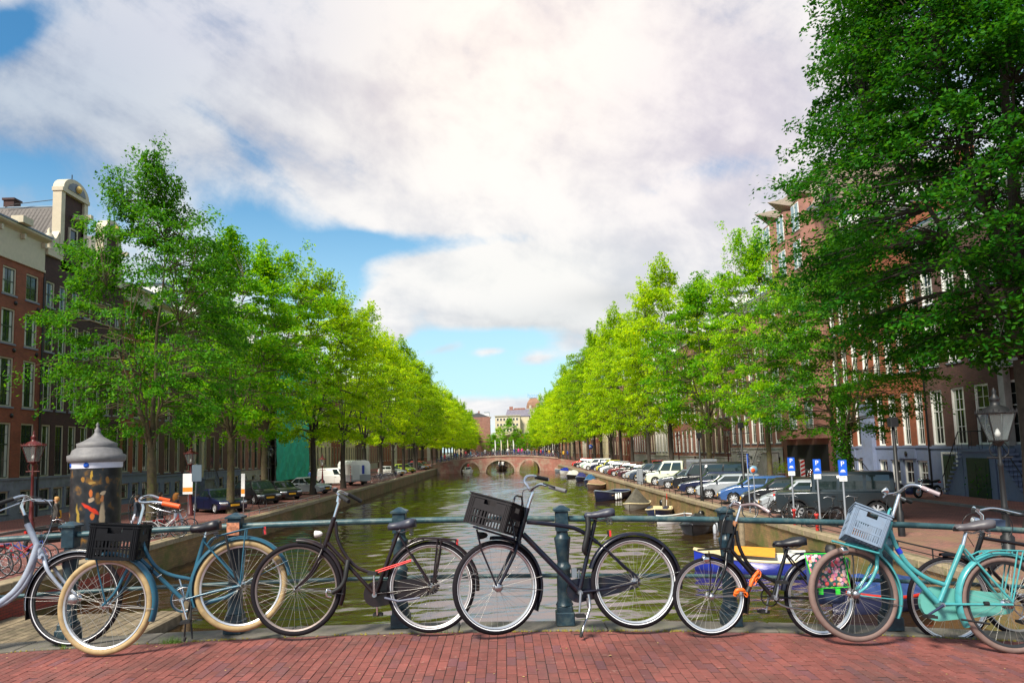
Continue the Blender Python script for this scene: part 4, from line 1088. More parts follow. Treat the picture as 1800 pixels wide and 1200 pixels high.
# low street front closing the square beyond the canal
for i in range(7):
    a = -24+i*8
    h_ = thing('street_house', ['cream', 'red brick', 'pale', 'brown', 'orange', 'grey-white', 'dark red'][i]+' low house in the row closing the square behind the flagpoles', 'house', (a, 336, 0))
    MB().box(0, 7.9, 0, 1.5, 0, 8.5+(i*1.3) % 2).build('wall', BR[['cream', 'red', 'white', 'brown', 'orange', 'white', 'dark'][i]], h_)
    for r in range(3):
        for c_ in range(3):
            f_ = MB().box(.8+c_*2.4, 2.0+c_*2.4, -.06, 0, .9+r*2.7, 2.7+r*2.7).build('window', m_white, h_)
            MB().box(.9+c_*2.4, 1.9+c_*2.4, -.075, -.061, 1.0+r*2.7, 2.6+r*2.7).build('pane', m_glass, f_)
# ================================================================== TREES
def leaf_mat(name, c_dark, c_mid, c_light, trans=.45):
    # every tree also has its own slight tint
    m = bpy.data.materials.new(name); m.use_nodes = True; t = m.node_tree; b = t.nodes['Principled BSDF']
    g = t.nodes.new('ShaderNodeNewGeometry'); cr = t.nodes.new('ShaderNodeValToRGB')
    cr.color_ramp.elements[0].color = (*c_dark, 1); cr.color_ramp.elements[1].color = (*c_light, 1)
    e = cr.color_ramp.elements.new(.5); e.color = (*c_mid, 1)
    e = cr.color_ramp.elements.new(.985); e.color = (*c_light, 1)
    e = cr.color_ramp.elements.new(.995); e.color = (c_light[0]*2.6, c_light[1]*1.1, c_light[2], 1)
    # sprays differ from one another too
    tc_ = t.nodes.new('ShaderNodeTexCoord'); n = t.nodes.new('ShaderNodeTexNoise'); n.inputs['Scale'].default_value = .55; n.inputs['Detail'].default_value = 3
    t.links.new(tc_.outputs['Object'], n.inputs['Vector'])
    a = t.nodes.new('ShaderNodeMath'); a.operation = 'MULTIPLY_ADD'; t.links.new(g.outputs['Random Per Island'], a.inputs[0]); a.inputs[1].default_value = .72
    s = t.nodes.new('ShaderNodeMapRange'); s.inputs[1].default_value = .35; s.inputs[2].default_value = .65; s.inputs[3].default_value = 0; s.inputs[4].default_value = .275
    t.links.new(n.outputs['Fac'], s.inputs[0]); t.links.new(s.outputs[0], a.inputs[2]); t.links.new(a.outputs[0], cr.inputs[0])
    oi = t.nodes.new('ShaderNodeObjectInfo'); om = t.nodes.new('ShaderNodeMapRange'); om.inputs[3].default_value = .78; om.inputs[4].default_value = 1.25; t.links.new(oi.outputs['Random'], om.inputs[0])
    oh = t.nodes.new('ShaderNodeMapRange'); oh.inputs[3].default_value = .515; oh.inputs[4].default_value = .485; t.links.new(oi.outputs['Random'], oh.inputs[0])
    h0 = t.nodes.new('ShaderNodeHueSaturation'); t.links.new(cr.outputs[0], h0.inputs['Color']); t.links.new(om.outputs[0], h0.inputs['Value']); t.links.new(oh.outputs[0], h0.inputs['Hue'])
    t.links.new(h0.outputs[0], b.inputs['Base Color']); b.inputs['Roughness'].default_value = .6; b.inputs['Specular IOR Level'].default_value = .16
    tr = t.nodes.new('ShaderNodeBsdfTranslucent'); hs = t.nodes.new('ShaderNodeHueSaturation'); hs.inputs['Value'].default_value = 1.5; hs.inputs['Hue'].default_value = .485
    t.links.new(h0.outputs[0], hs.inputs['Color']); t.links.new(hs.outputs[0], tr.inputs['Color'])
    mx = t.nodes.new('ShaderNodeMixShader'); mx.inputs[0].default_value = trans
    t.links.new(b.outputs[0], mx.inputs[1]); t.links.new(tr.outputs[0], mx.inputs[2])
    t.links.new(mx.outputs[0], t.nodes['Material Output'].inputs['Surface'])
    return m
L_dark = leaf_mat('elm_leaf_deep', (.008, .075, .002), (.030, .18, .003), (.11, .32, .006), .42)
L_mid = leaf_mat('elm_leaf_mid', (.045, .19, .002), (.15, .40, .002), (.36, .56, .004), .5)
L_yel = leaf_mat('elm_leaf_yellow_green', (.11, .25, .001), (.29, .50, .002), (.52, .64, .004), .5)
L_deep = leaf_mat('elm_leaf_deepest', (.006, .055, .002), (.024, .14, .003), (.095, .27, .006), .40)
m_bark = mat('mossy_bark', (.085, .065, .035), .9, var=.4, vscale=6, bump=.9, bscale=16, dirt=(.11, .12, .02), dirt_amt=.8, dirt_scale=2.2)
m_bark2 = mat('dark_bark', (.045, .036, .028), .9, var=.4, vscale=6, bump=.9, bscale=16)

def quad_mesh(name, P, m):
    """P: (N,4,3) array of leaf corners"""
    n = len(P); me = bpy.data.meshes.new(name)
    me.vertices.add(n*4); me.vertices.foreach_set('co', P.reshape(-1).astype(np.float32))
    me.loops.add(n*4); me.loops.foreach_set('vertex_index', np.arange(n*4, dtype=np.int32))
    me.polygons.add(n); me.polygons.foreach_set('loop_start', np.arange(0, n*4, 4, dtype=np.int32)); me.polygons.foreach_set('loop_total', np.full(n, 4, dtype=np.int32))
    me.materials.append(m); me.update(calc_edges=True); return me
def make_tree(H, R, zc, tr, nspray, nleaf, ls, m_leaf, m_wood, seed, spire=.35, lean=(0, 0), flat=.30, lop=0.0):
    """returns (trunk mesh, limb meshes, crown mesh). zc: height where the crown begins"""
    r = np.random.default_rng(seed); rnd_ = random.Random(seed)
    def env(h):     # crown half-width at height fraction h
        return R*np.clip(np.minimum(1, .50+1.9*h)*(1-np.clip((h-.28)/.76, 0, 1)**1.9*.90), .05, 1)
    fork = zc*rnd_.uniform(.75, 1.0)
    tp = [Vector((0, 0, -.1)), Vector((.02, .01, .5)), Vector((lean[0]*.3+.06, lean[1]*.3, fork*.5)), Vector((lean[0], lean[1], fork))]
    tb = MB().tube(tp, [tr*1.35, tr*1.05, tr*.92, tr*.86], 12, caps=False)
    top = tp[-1]; limbs = []; nl = 6; lines = []
    for i in range(nl):
        a = 2*PI*i/nl+rnd_.uniform(-.4, .4); hh = H*(.93 if i == 0 else rnd_.uniform(.55, .85)); rad = (.25 if i == 0 else rnd_.uniform(.45, .75))*R
        if i == 0: rad = .12*R
        e = Vector((math.cos(a)*rad, math.sin(a)*rad, hh)); c1 = top+Vector((math.cos(a)*rad*.30, math.sin(a)*rad*.30, (hh-fork)*.38))
        pts = []
        n = 9
        for k in range(n+1):
            u = k/n; p = top*(1-u)**2+c1*2*u*(1-u)+e*u*u
            p = p+Vector((rnd_.uniform(-.12, .12), rnd_.uniform(-.12, .12), 0))*(1 if 0 < k < n else 0); pts.append(p)
        r0 = tr*(.62 if i == 0 else rnd_.uniform(.36, .5))
        limbs.append(MB().tube([pts[0]-Vector((0, 0, .25))]+pts, [r0*.9]+[r0*(1-.88*(k/n)**.8) for k in range(n+1)], 7)); lines.append((pts, r0))
    # sprays of leaves
    allpts = [(p, l[1]*(1-.88*(k/9)**.8)) for l in lines for k, p in enumerate(l[0])]
    AP = np.array([p[0][:] for p in allpts]); out = []; tw = MB()
    lead = [(r.normal(0, .34*R), r.normal(0, .34*R), r.uniform(.0, .9)) for _ in range(5)]; lead[0] = (0, 0, 1)
    lobes = [(r.uniform(0, 2*PI), r.uniform(.1, .9), r.uniform(.35, .8), r.uniform(.10, .26)) for _ in range(12)]
    for i in range(nspray):
        h = r.uniform(0, 1)**.85; a = r.uniform(0, 2*PI); rr = r.uniform(.22, 1)**.55
        e = float(env(np.array(h)))
        for la, lh, lw, lamp in lobes:
            da = (a-la+PI) % (2*PI)-PI; e += R*lamp*math.exp(-(da/lw)**2-((h-lh)/.16)**2)
        e *= 1+lop*math.cos(a)
        # spiky leaders at the top
        z = zc+(H-zc)*h; x, y = math.cos(a)*e*rr, math.sin(a)*e*rr
        c = np.array([x, y, z])
        if h > .80:      # sprays gather on a few leading shoots at the top
            lx, ly, lz = lead[i % 5]; k_ = (h-.80)/.2; z = zc+(H-zc)*(.78+.22*k_*(.55+.45*lz))+spire*lz*k_; c = np.array([lx*(1-k_*.3)+(x-lx)*(.62-.52*k_), ly*(1-k_*.3)+(y-ly)*(.62-.52*k_), z])
        j = np.argmin(np.linalg.norm((AP-c)*np.array([1, 1, 1.25])+np.array([0, 0, .6]), axis=1)); q = AP[j]
        out_d = np.array([x, y, 0.0]); nrm_ = np.linalg.norm(out_d); out_d = out_d/nrm_ if nrm_ > .05 else np.array([1, 0, 0])
        L = r.uniform(.7, 1.5)*(1.5 if r.uniform() < .12 else 1)*(R/4.5)**.5; up = .35*h-.18+r.normal(0, .15)
        ax = out_d+np.array([0, 0, up*1.6]) if h < .88 else out_d*.25+np.array([0, 0, 1.0]); ax += r.normal(0, .18, 3); ax /= np.linalg.norm(ax)
        tw.tube([Vector(q), Vector((q+c)/2+np.array([0, 0, .25])), Vector(c), Vector(c+ax*L*.8)], [min(.05, float(allpts[j][1])*.5)+.008, .025, .014, .004], 4, caps=False)
        n = int(nleaf*r.uniform(.55, 1.35))
        s1 = np.cross(ax, [0, 0, 1.0]); s1 /= (np.linalg.norm(s1)+1e-6); s2 = np.cross(s1, ax)
        u = r.uniform(-.5, 1, n)**1.0; v = r.normal(0, .42, n)*(1.15-np.abs(u-.1)*.7); ww_ = r.normal(0, .42*flat, n)-.25*np.abs(v)-.18*np.clip(u, 0, 1)**2
        P = c+np.outer(u*L, ax)+np.outer(v*L*.78, s1)+np.outer(ww_*L*.8, s2)
        nn = r.normal(0, .55, (n, 3))+np.array([0, 0, 1.0])+out_d*.35; nn /= np.linalg.norm(nn, axis=1)[:, None]
        d1 = np.cross(nn, r.normal(0, 1, (n, 3))+out_d*.8-np.array([0, 0, .5])); d1 /= (np.linalg.norm(d1, axis=1)[:, None]+1e-6); d2 = np.cross(nn, d1)
        sz = ls*r.uniform(.65, 1.3, n)[:, None]
        out.append(np.stack([P-d2*sz, P+d1*sz*.52-d2*sz*.1-nn*sz*.12, P+d2*sz, P-d1*sz*.52-d2*sz*.1-nn*sz*.12], axis=1))
    crown = quad_mesh('crown', np.concatenate(out), m_leaf)
    return tb.mesh('trunk', m_wood), [l.mesh('limb', m_wood) for l in limbs], tw.mesh('twigs', m_wood), crown
TREES = {}
def proto(key, *a, **k): TREES[key] = make_tree(*a, **k)
#             H   R  zc  tr  nspray nleaf ls
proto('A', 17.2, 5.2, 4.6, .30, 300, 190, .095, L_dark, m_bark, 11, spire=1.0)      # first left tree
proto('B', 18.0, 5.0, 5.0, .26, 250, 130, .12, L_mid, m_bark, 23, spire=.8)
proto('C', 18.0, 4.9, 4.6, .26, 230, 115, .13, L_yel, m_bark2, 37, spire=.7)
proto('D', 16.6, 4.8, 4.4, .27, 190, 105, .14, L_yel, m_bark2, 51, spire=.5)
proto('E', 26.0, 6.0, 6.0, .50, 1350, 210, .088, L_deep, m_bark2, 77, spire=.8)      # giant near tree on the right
def tree(key, x, y, label, rz=0.0, s=1.0, sz=None, name='elm_tree', grp=None, crown=None):
    tb, lb, tw, cr = TREES[key]
    t = thing(name, label, 'tree', (x, y, 0), rz, grp); t.scale = (s, s, sz or s)
    k = link('trunk', tb, t)
    for l in lb: link('limb', l, k)
    link('twigs', tw, k)
    c = link('crown', cr if crown is None else crown, t); c['kind'] = 'stuff'
    return t
gl, gr_ = 'elms in a row along the left quay', 'elms in a row along the right quay'
LX = -15.5
tree('A', -15.1, 30.8, 'nearest left elm with deep green crown and mossy yellow trunk behind the teal bicycle', .6, .70, .90, grp=gl)
tree('B', -16.2, 42.6, 'left elm with a straight dark trunk between the dark blue sedan and the black car', 2.0, .86, .88, grp=gl)
tree('B', -17.5, 52.5, 'left elm with a forked trunk in front of the teal scaffold netting', 4.1, .92, 1.0, grp=gl)
tree('C', -16.0, 60.0, 'left elm whose trunk stands behind the silver sedan', .9, .96, 1.03, grp=gl)
tree('C', -15.6, 69.5, 'slim left elm standing before the white trailer', 3.0, .95, 1.04, grp=gl)
LT = [('D', 80, 'left elm with its trunk just past the white trailer'), ('C', 91, 'left elm above the row of racked bicycles'), ('D', 101, 'left elm beside the small white car'),
      ('C', 111, 'left elm above the yellow-green car'), ('D', 121, 'left elm above the dark estate car'), ('C', 131, 'left elm just before the far bridge ramp'), ('D', 141, 'left elm at the corner of the far bridge')]
for i, (k_, y, lb) in enumerate(LT): tree(k_, LX+random.uniform(-.6, .4), y, lb, i*1.7, random.uniform(.80, 1.05), random.uniform(.94, 1.16), grp=gl)
k = 0
for i, y in enumerate(range(153, 330, 11)):
    tree('CD'[i % 2], LX, y, '%s elm beyond the far bridge on the left bank' % ordn[i], i*1.3, random.uniform(.8, 1.05), random.uniform(.92, 1.16), grp=gl)
tree('E', 17.6, 23.4, 'huge dark green elm filling the upper right corner, black trunk at the edge', .3, 1.0, 1.0, grp=gr_)
tree('A', 17.6, 36.6, 'dark elm with an ivy covered trunk behind the parking signs', 2.2, .82, .76, grp=gr_)
RT = [('B', 17.9, 48.2, .72, .98, 'bright right elm with pointed crown and bare leaning branch behind the dark hatchback'), ('B', 17.2, 59.6, .92, .90, 'right elm with wide low branches behind the black van'),
      ('C', 16.6, 70.8, .95, 1.20, 'tall yellow-green right elm behind the white double cab van'), ('C', 16.4, 81, .95, 1.10, 'yellow-green right elm beside the orange brick house'),
      ('D', 16.2, 90, 1.0, 1.2, 'right elm above the row of small dark cars'), ('C', 16.2, 99, 1.0, 1.22, 'right elm with a thick reddish trunk above the grey hatchback'), ('D', 16.2, 108, 1.0, 1.22, 'right elm beside the red parked car'),
      ('C', 16.0, 117, 1.0, 1.22, 'right elm above the yellow car'), ('D', 16, 126, 1.0, 1.25, 'right elm above the white hatchbacks'), ('C', 16, 136, 1.0, 1.25, 'right elm just before the far bridge ramp')]
for i, (k_, x, y, s, sz, lb) in enumerate(RT): tree(k_, x, y, lb, i*2.1+.5, s*random.uniform(.84, 1.04), sz*random.uniform(.90, 1.04), grp=gr_)
for i, y in enumerate(range(147, 330, 11)):
    tree('CD'[i % 2], 15.6, y, '%s elm beyond the far bridge on the right bank' % ordn[i], i*1.9, random.uniform(.82, 1.05), random.uniform(1.0, 1.3), grp=gr_)
for i, (px, ptop, Y) in enumerate([(868, 765, 318), (880, 748, 322), (897, 738, 316), (912, 752, 320), (926, 762, 312), (940, 756, 322)]):
    p = aty(px, 800, Y); zt_ = aty(px, ptop, Y).z
    tree('BD'[i % 2], p.x, Y, ['short', 'rounded', 'tallest', 'broad', 'low', 'leaning'][i]+' green tree in the clump closing the canal before the cream building', i*1.1, .9, zt_/18.0, name='elm_tree', grp='trees closing the canal')
# ivy round the trunk of the second right elm
iv = []
r = np.random.default_rng(5)
for _ in range(2600):
    a = r.uniform(0, 2*PI); z = r.uniform(.1, 6.0); rad = .36+abs(r.normal(0, .10)); c = np.array([math.cos(a)*rad, math.sin(a)*rad, z])
    n_ = np.array([math.cos(a), math.sin(a), .3])+r.normal(0, .4, 3); n_ /= np.linalg.norm(n_); d1 = np.cross(n_, r.normal(0, 1, 3)); d1 /= np.linalg.norm(d1); d2 = np.cross(n_, d1); s = r.uniform(.05, .09)
    iv.append([c-d2*s, c+d1*s*.7, c+d2*s, c-d1*s*.7])
ivm = quad_mesh('ivy', np.array(iv), L_dark)
o = link('trunk_ivy', ivm); o.location = (17.4, 36.6, 0); tag(o, kind='stuff')
# ================================================================== CARS
def paint(name, c, rough=.28): return mat(name, c, rough, .0, coat=.6, spec=.6)
m_carglass = mat('car_glass', (.012, .022, .022), .04, spec=.9)
m_trim = mat('car_black_trim', (.009, .009, .010), .55)
m_lamp = mat('headlamp_glass', (.62, .66, .70), .08, .3, spec=.9)
m_tail = mat('tail_lamp', (.45, .01, .008), .15)
m_alloy = mat('alloy_rim', (.55, .56, .58), .35, .25)
m_plate = mat('yellow_number_plate', (.80, .42, .02), .5)
def wheel_meshes(r, w_):
    t = MB().lathe([(r*.66, -w_/2), (r*.9, -w_/2), (r*.98, -w_*.4), (r, -w_*.25), (r, w_*.25), (r*.98, w_*.4), (r*.9, w_/2), (r*.66, w_/2)], (0, 0, 0), 24, axis=(0, 1, 0), caps=False).mesh('wheel', m_rubber)
    b = MB(); b.lathe([(r*.70, -w_*.35), (r*.70, w_*.47), (r*.64, w_*.50), (r*.62, w_*.30), (r*.60, -.0)], (0, 0, 0), 24, axis=(0, 1, 0), caps=False)
    b.lathe([(0, w_*.30), (r*.16, w_*.33), (r*.16, w_*.45), (0, w_*.46)], (0, 0, 0), 12, axis=(0, 1, 0))
    for k in range(7):
        a = 2*PI*k/7; d = Vector((math.cos(a), 0, math.sin(a))); s = Vector((-math.sin(a), 0, math.cos(a)))
        b.add([d*r*.12+s*.03+Vector((0, w_*.42, 0)), d*r*.12-s*.03+Vector((0, w_*.42, 0)), d*r*.64-s*.045+Vector((0, w_*.36, 0)), d*r*.64+s*.045+Vector((0, w_*.36, 0)),
               d*r*.12+s*.03+Vector((0, w_*.2, 0)), d*r*.12-s*.03+Vector((0, w_*.2, 0)), d*r*.64-s*.045+Vector((0, w_*.2, 0)), d*r*.64+s*.045+Vector((0, w_*.2, 0))],
              [(0, 1, 2, 3), (0, 4, 5, 1), (2, 6, 7, 3), (1, 5, 6, 2), (3, 7, 4, 0)])
    back = MB().lathe([(0, 0), (r*.66, 0)], (0, .0, 0), 20, axis=(0, 1, 0)).mesh('wheel_disc', m_trim)
    return t, b.mesh('rim', m_alloy), back
def make_car(name, label, pm, kind='hatch', L=4.1, W=1.72, H=1.45, group=None):
    """origin on the ground under the middle of the car, +x forward"""
    t = thing(name, label, 'car' if name != 'van' and name != 'pickup' else name, (0, 0, 0), 0, group)
    hw = W/2; P_ = dict(hatch=(.95, 1.02, .62, .10, .30), sedan=(1.15, .94, .68, 1.15, .62), estate=(1.12, .96, .68, .10, .30), suv=(1.1, 1.1, .5, .08, .18),
                        van=(.85, 1.10, .55, .04, .06), mpv=(.80, 1.05, .75, .08, .22), jeep=(1.35, 1.18, .12, .03, .02), compact=(.80, .98, .6, .08, .28), pickup=(.85, 1.10, .55, 2.4, .05))[kind]
    hood, belt, rake, boot, rrake = P_
    belt = min(belt, H-.42)
    wr = {'suv': .36, 'jeep': .39, 'van': .34, 'pickup': .34}.get(kind, .31); ar = wr+.055
    xf, xr = L/2-.82, -L/2+(.78 if kind != 'sedan' else .98); zb = .20 if kind not in ('jeep', 'suv') else .33
    nose = .70 if kind not in ('jeep', 'van', 'pickup') else .95
    hz = belt-.06
    if kind == 'jeep': up = [(L/2-.02, .45), (L/2, .6), (L/2-.02, 1.05), (L/2-.1, 1.12), (L/2-hood, 1.15), (-L/2+.03, 1.18), (-L/2, 1.0), (-L/2, .45)]
    else: up = [(L/2-.06, zb+.06), (L/2, zb+.26), (L/2-.03, nose-.12), (L/2-.12, nose), (L/2-.45, nose+(hz-nose)*.45), (L/2-hood, hz), (0, belt), (-L/2+.12, belt+.02), (-L/2+.02, belt-.12), (-L/2, zb+.35), (-L/2+.06, zb+.05)]
    out = list(up); flag = [0]*len(out)
    def arch(xc, seq):
        for k in range(13):
            a = PI-PI*k/12
            out.append((xc+math.cos(a)*ar, max(zb, wr+math.sin(a)*ar*1.0 - (0 if math.sin(a) > .3 else 0)))); flag.append(1)
    out.append((xr-ar-.02, zb)); flag.append(0); arch(xr, 0); out.append((xr+ar+.02, zb)); flag.append(0)
    out.append((xf-ar-.02, zb)); flag.append(0); arch(xf, 0); out.append((xf+ar+.02, zb)); flag.append(0)
    rings = []
    for tt in (-1, -.97, -.88, -.6, 0, .6, .88, .97, 1):
        at = abs(tt); rg = []
        for (x, z) in out:
            dz = (.075 if at == 1 else .02 if at == .97 else 0)*(1 if z > belt-.35 and z > .6 else 0)+(.03 if at == 1 else 0)*(-1 if z < zb+.1 else 0)
            dx = (x/abs(x) if abs(x) > .01 else 0)*(.17 if kind != 'jeep' else .05)*at**3*(abs(x)/(L/2))**7
            crown = .035*(1-at**2) if (z > .6) else 0
            rg.append((x-dx, tt*hw*(1-.015*(z < .5)), z-dz+crown))
        rings.append(rg)
    b = MB(); n = len(out); V = [p for r_ in rings for p in r_]; F = []
    b.add(V, [], False)
    for i in range(len(rings)-1):
        for k in range(n):
            kk = (k+1) % n; b.f.append((i*n+k, (i+1)*n+k, (i+1)*n+kk, i*n+kk)); b.mi.append(1 if flag[k] and flag[kk] else 0); b.sm.append(not flag[k])
    b.f.append(tuple(range(n))); b.mi.append(0); b.sm.append(False)
    b.f.append(tuple(reversed(range((len(rings)-1)*n, len(rings)*n)))); b.mi.append(0); b.sm.append(False)
    b.build('body', [pm, m_trim], t)
    # cabin
    cf = L/2-hood-.02; rf = cf-rake*1.0; cr_ = -L/2+boot+.05; rr = cr_+rrake; bw = hw*.95; tw_ = hw*(.76 if kind not in ('van', 'jeep', 'pickup') else .86); zt = H
    def ring(xa, xb, w_, z, cv): return [(xa, 0, z), (xa-cv*.25, w_*.6, z), (xa-cv, w_*.95, z), (xa-cv-.06, w_, z), (xb+cv*.4+.05, w_, z), (xb+cv*.4, w_*.95, z), (xb, w_*.6, z), (xb, 0, z),
                                         (xb, -w_*.6, z), (xb+cv*.4, -w_*.95, z), (xb+cv*.4+.05, -w_, z), (xa-cv-.06, -w_, z), (xa-cv, -w_*.95, z), (xa-cv*.25, -w_*.6, z)]
    cv = .16 if kind != 'jeep' else .02
    Rb = ring(cf, cr_, bw, belt-.05, cv); Rt = ring(rf, rr, tw_, zt-.05, cv*.8); Rt2 = ring(rf-.10, rr+.08, tw_-.07, zt-.012, cv*.8); Rt3 = ring(rf-.3, rr+.3, tw_*.6, zt, cv*.5)
    Rm = [tuple(Rb[i][k]*.42+Rt[i][k]*.58+(.03*(1 if Rb[i][1] > 0 else -1 if Rb[i][1] < 0 else 0) if k == 1 else 0) for k in range(3)) for i in range(14)]
    MB().loft([Rb, Rm, Rt, Rt2, Rt3], cap0=False).build('cabin', pm, t)
    def surf(side, u, v):
        i0, i1 = (3, 4)
        def pt(R_): 
            a = Vector(R_[i0]); c = Vector(R_[i1]); p = a+(c-a)*u; return p
        pb, pm_, pt_ = pt(Rb), pt(Rm), pt(Rt)
        p = pb+(pm_-pb)*(v/.58) if v < .58 else pm_+(pt_-pm_)*((v-.58)/.42)
        p.y += .007; return Vector((p.x, p.y*side, p.z))
    nside = {'sedan': [(.03, .45), (.48, .93)], 'hatch': [(.03, .47), (.50, .92)], 'compact': [(.03, .55), (.58, .92)], 'estate': [(.02, .34), (.37, .66), (.69, .96)], 'suv': [(.03, .38), (.41, .70), (.73, .95)],
             'mpv': [(.03, .36), (.39, .68), (.71, .95)], 'van': [(.02, .26)], 'jeep': [(.03, .30), (.34, .63), (.67, .96)], 'pickup': [(.03, .45), (.50, .93)]}[kind]
    if kind == 'van' and 'glazed' in label: nside = [(.02, .25), (.28, .58), (.61, .93)]
    for sgn in (1, -1):
        for u0, u1 in nside:
            w0 = surf(sgn, u0, .14); q = []
            for v in (.14, .58, .88): q.append([surf(sgn, u0, v), surf(sgn, u1, v)])
            o_ = MB().add([q[0][0], q[0][1], q[1][0], q[1][1], q[2][0], q[2][1]], [(0, 1, 3, 2), (2, 3, 5, 4)]).build('side_window', m_carglass, t)
        d = surf(sgn, (nside[0][1]+.015), 0); 
        for u in [nside[0][1]+.012]+([nside[-1][1]] if kind in ('sedan', 'hatch', 'estate', 'mpv', 'suv') else []):
            p = surf(sgn, u, 0); MB().box(p.x-.006, p.x+.006, sgn*(hw-.004), sgn*(hw+.0025), zb+.12, belt-.12).build('door_seam', m_trim, t)
            MB().box(p.x+.07, p.x+.22, sgn*(hw-.005), sgn*(hw+.025), belt-.22, belt-.19).build('door_handle', m_trim if kind != 'jeep' else m_black, t)
        mr = MB().loft([[(cf-.32-.05, sgn*(bw+.01), belt+.02), (cf-.32+.05, sgn*(bw+.01), belt+.02), (cf-.32+.05, sgn*(bw+.01), belt+.08), (cf-.32-.05, sgn*(bw+.01), belt+.08)],
                        [(cf-.32-.04, sgn*(bw+.07), belt), (cf-.32+.08, sgn*(bw+.07), belt), (cf-.32+.07, sgn*(bw+.07), belt+.14), (cf-.32-.04, sgn*(bw+.07), belt+.14)],
                        [(cf-.32-.03, sgn*(bw+.2), belt+.02), (cf-.32+.06, sgn*(bw+.2), belt+.02), (cf-.32+.05, sgn*(bw+.2), belt+.13), (cf-.32-.03, sgn*(bw+.2), belt+.13)]], smooth=False).build('wing_mirror', m_trim, t)
        # sill and rub strip
        MB().box(xr+ar+.05, xf-ar-.05, sgn*(hw-.01), sgn*(hw+.012), zb-.005, zb+.06).build('sill', m_trim, t)
    def wind(R1, R2, R3, idx, name_, off):
        V = []; 
        for v0, (A, B_) in ((.12, (R1, R2)), (1, (R1, R2)), (.75, (R2, R3))):
            for i in idx:
                a, c = Vector(A[i]), Vector(B_[i]); p = a+(c-a)*v0; V.append(p+Vector((off, 0, .006)))
        n_ = len(idx); F = []
        for r_ in range(2):
            for i in range(n_-1): F.append((r_*n_+i, r_*n_+i+1, (r_+1)*n_+i+1, (r_+1)*n_+i))
        MB().add(V, F, True).build(name_, m_carglass, t)
    wind(Rb, Rm, Rt, [2, 1, 0, 13, 12], 'windscreen', .008)
    if kind != 'van' or 'glazed' in label: wind(Rb, Rm, Rt, [5, 6, 7, 8, 9], 'rear_window', -.008)
    # lights, grille, bumpers, plates
    nx = L/2; yl = hw*.68
    for sgn in (1, -1):
        if kind == 'jeep': MB().lathe([(.0, 0), (.10, .0), (.11, .03), (.085, .07), (0, .085)], (nx-.02, sgn*(hw-.24), .86), 16, axis=(1, 0, 0)).build('headlight', m_lamp, t)
        else:
            z0, z1 = nose-.20, nose-.035
            MB().loft([[(nx-.035, sgn*(yl-.17), z0+.02), (nx-.035, sgn*(yl-.17), z1-.03), (nx-.10, sgn*(yl-.17), z1)], [(nx-.05, sgn*yl, z0), (nx-.06, sgn*yl, z1-.02), (nx-.16, sgn*yl, z1+.015)],
                       [(nx-.13, sgn*(hw-.05), z0+.03), (nx-.17, sgn*(hw-.06), z1), (nx-.30, sgn*(hw-.09), z1+.02)], [(nx-.22, sgn*(hw-.006), z0+.07), (nx-.27, sgn*(hw-.006), z1-.02), (nx-.36, sgn*(hw-.03), z1)]], smooth=True).build('headlight', m_lamp, t)
        zt0 = belt-.30; MB().box(-L/2-.012+.0, -L/2+.14, sgn*(hw-.30), sgn*(hw-.02), zt0, zt0+.18).build('tail_light', m_tail, t)
    if kind == 'jeep':
        MB().box(nx-.03, nx+.012, -.42, .42, .70, 1.0).build('grille', m_trim, t); MB().box(nx-.06, nx+.14, -hw, hw, .42, .60).build('bumper', m_trim, t)
        sw = MB().lathe([(.0, -.1), (.34, -.1), (.39, -.05), (.39, .08), (.34, .12), (0, .13)], (-L/2-.16, .15, 1.0), 20, axis=(-1, 0, 0)).build('spare_wheel', m_rubber, t)
        for sgn in (1, -1):
            for xc in (xf, xr):
                P = [(xc+math.cos(PI*k/10)*(ar+.05), wr+math.sin(PI*k/10)*(ar+.05)) for k in range(11)]+[(xc+math.cos(PI-PI*k/10)*(ar-.01), wr+math.sin(PI-PI*k/10)*(ar-.01)) for k in range(11)]
                MB().prism(P, sgn*(hw-.02), sgn*(hw+.07)).build('wheel_arch', m_trim, t)
            MB().box(xr+.5, xf-.5, sgn*hw, sgn*(hw+.16), .34, .39).build('side_step', m_trim, t)
    else:
        MB().box(nx-.10, nx-.012, -.33, .33, nose-.19, nose-.06).build('grille', m_trim, t)
        MB().box(nx-.10, nx+.012, -.50, .50, zb+.07, zb+.20).build('air_intake', m_trim, t)
    MB().box(nx-.02, nx+.02, -.26, .26, zb+.22, zb+.33).build('number_plate', m_plate, t)
    MB().box(-nx-.02, -nx+.02, -.26, .26, zb+.38, zb+.49).build('number_plate', m_plate, t)
    k = ('w', round(wr, 2))
    if k not in MATS: MATS[k] = wheel_meshes(wr, .21)
    tm, rm, bk = MATS[k]
    for x in (xf, xr):
        for sgn in (1, -1):
            q = link('wheel', tm, t); q.location = (x, sgn*(hw-.12), wr)
            if sgn < 0: q.rotation_euler = (0, 0, PI)
            link('rim', rm, q); link('wheel_disc', bk, q)
    return t
def place(t, x, y, ang, z=0.0):
    t.location = (x, y, z); t.rotation_euler = (0, 0, math.radians(ang)); return t
def swap_paint(t, a, b_):
    for c in kids(t):
        if c.type == 'MESH' and any(m == a for m in c.data.materials):
            c.data = c.data.copy()
            for i, m in enumerate(c.data.materials):
                if m == a: c.data.materials[i] = b_
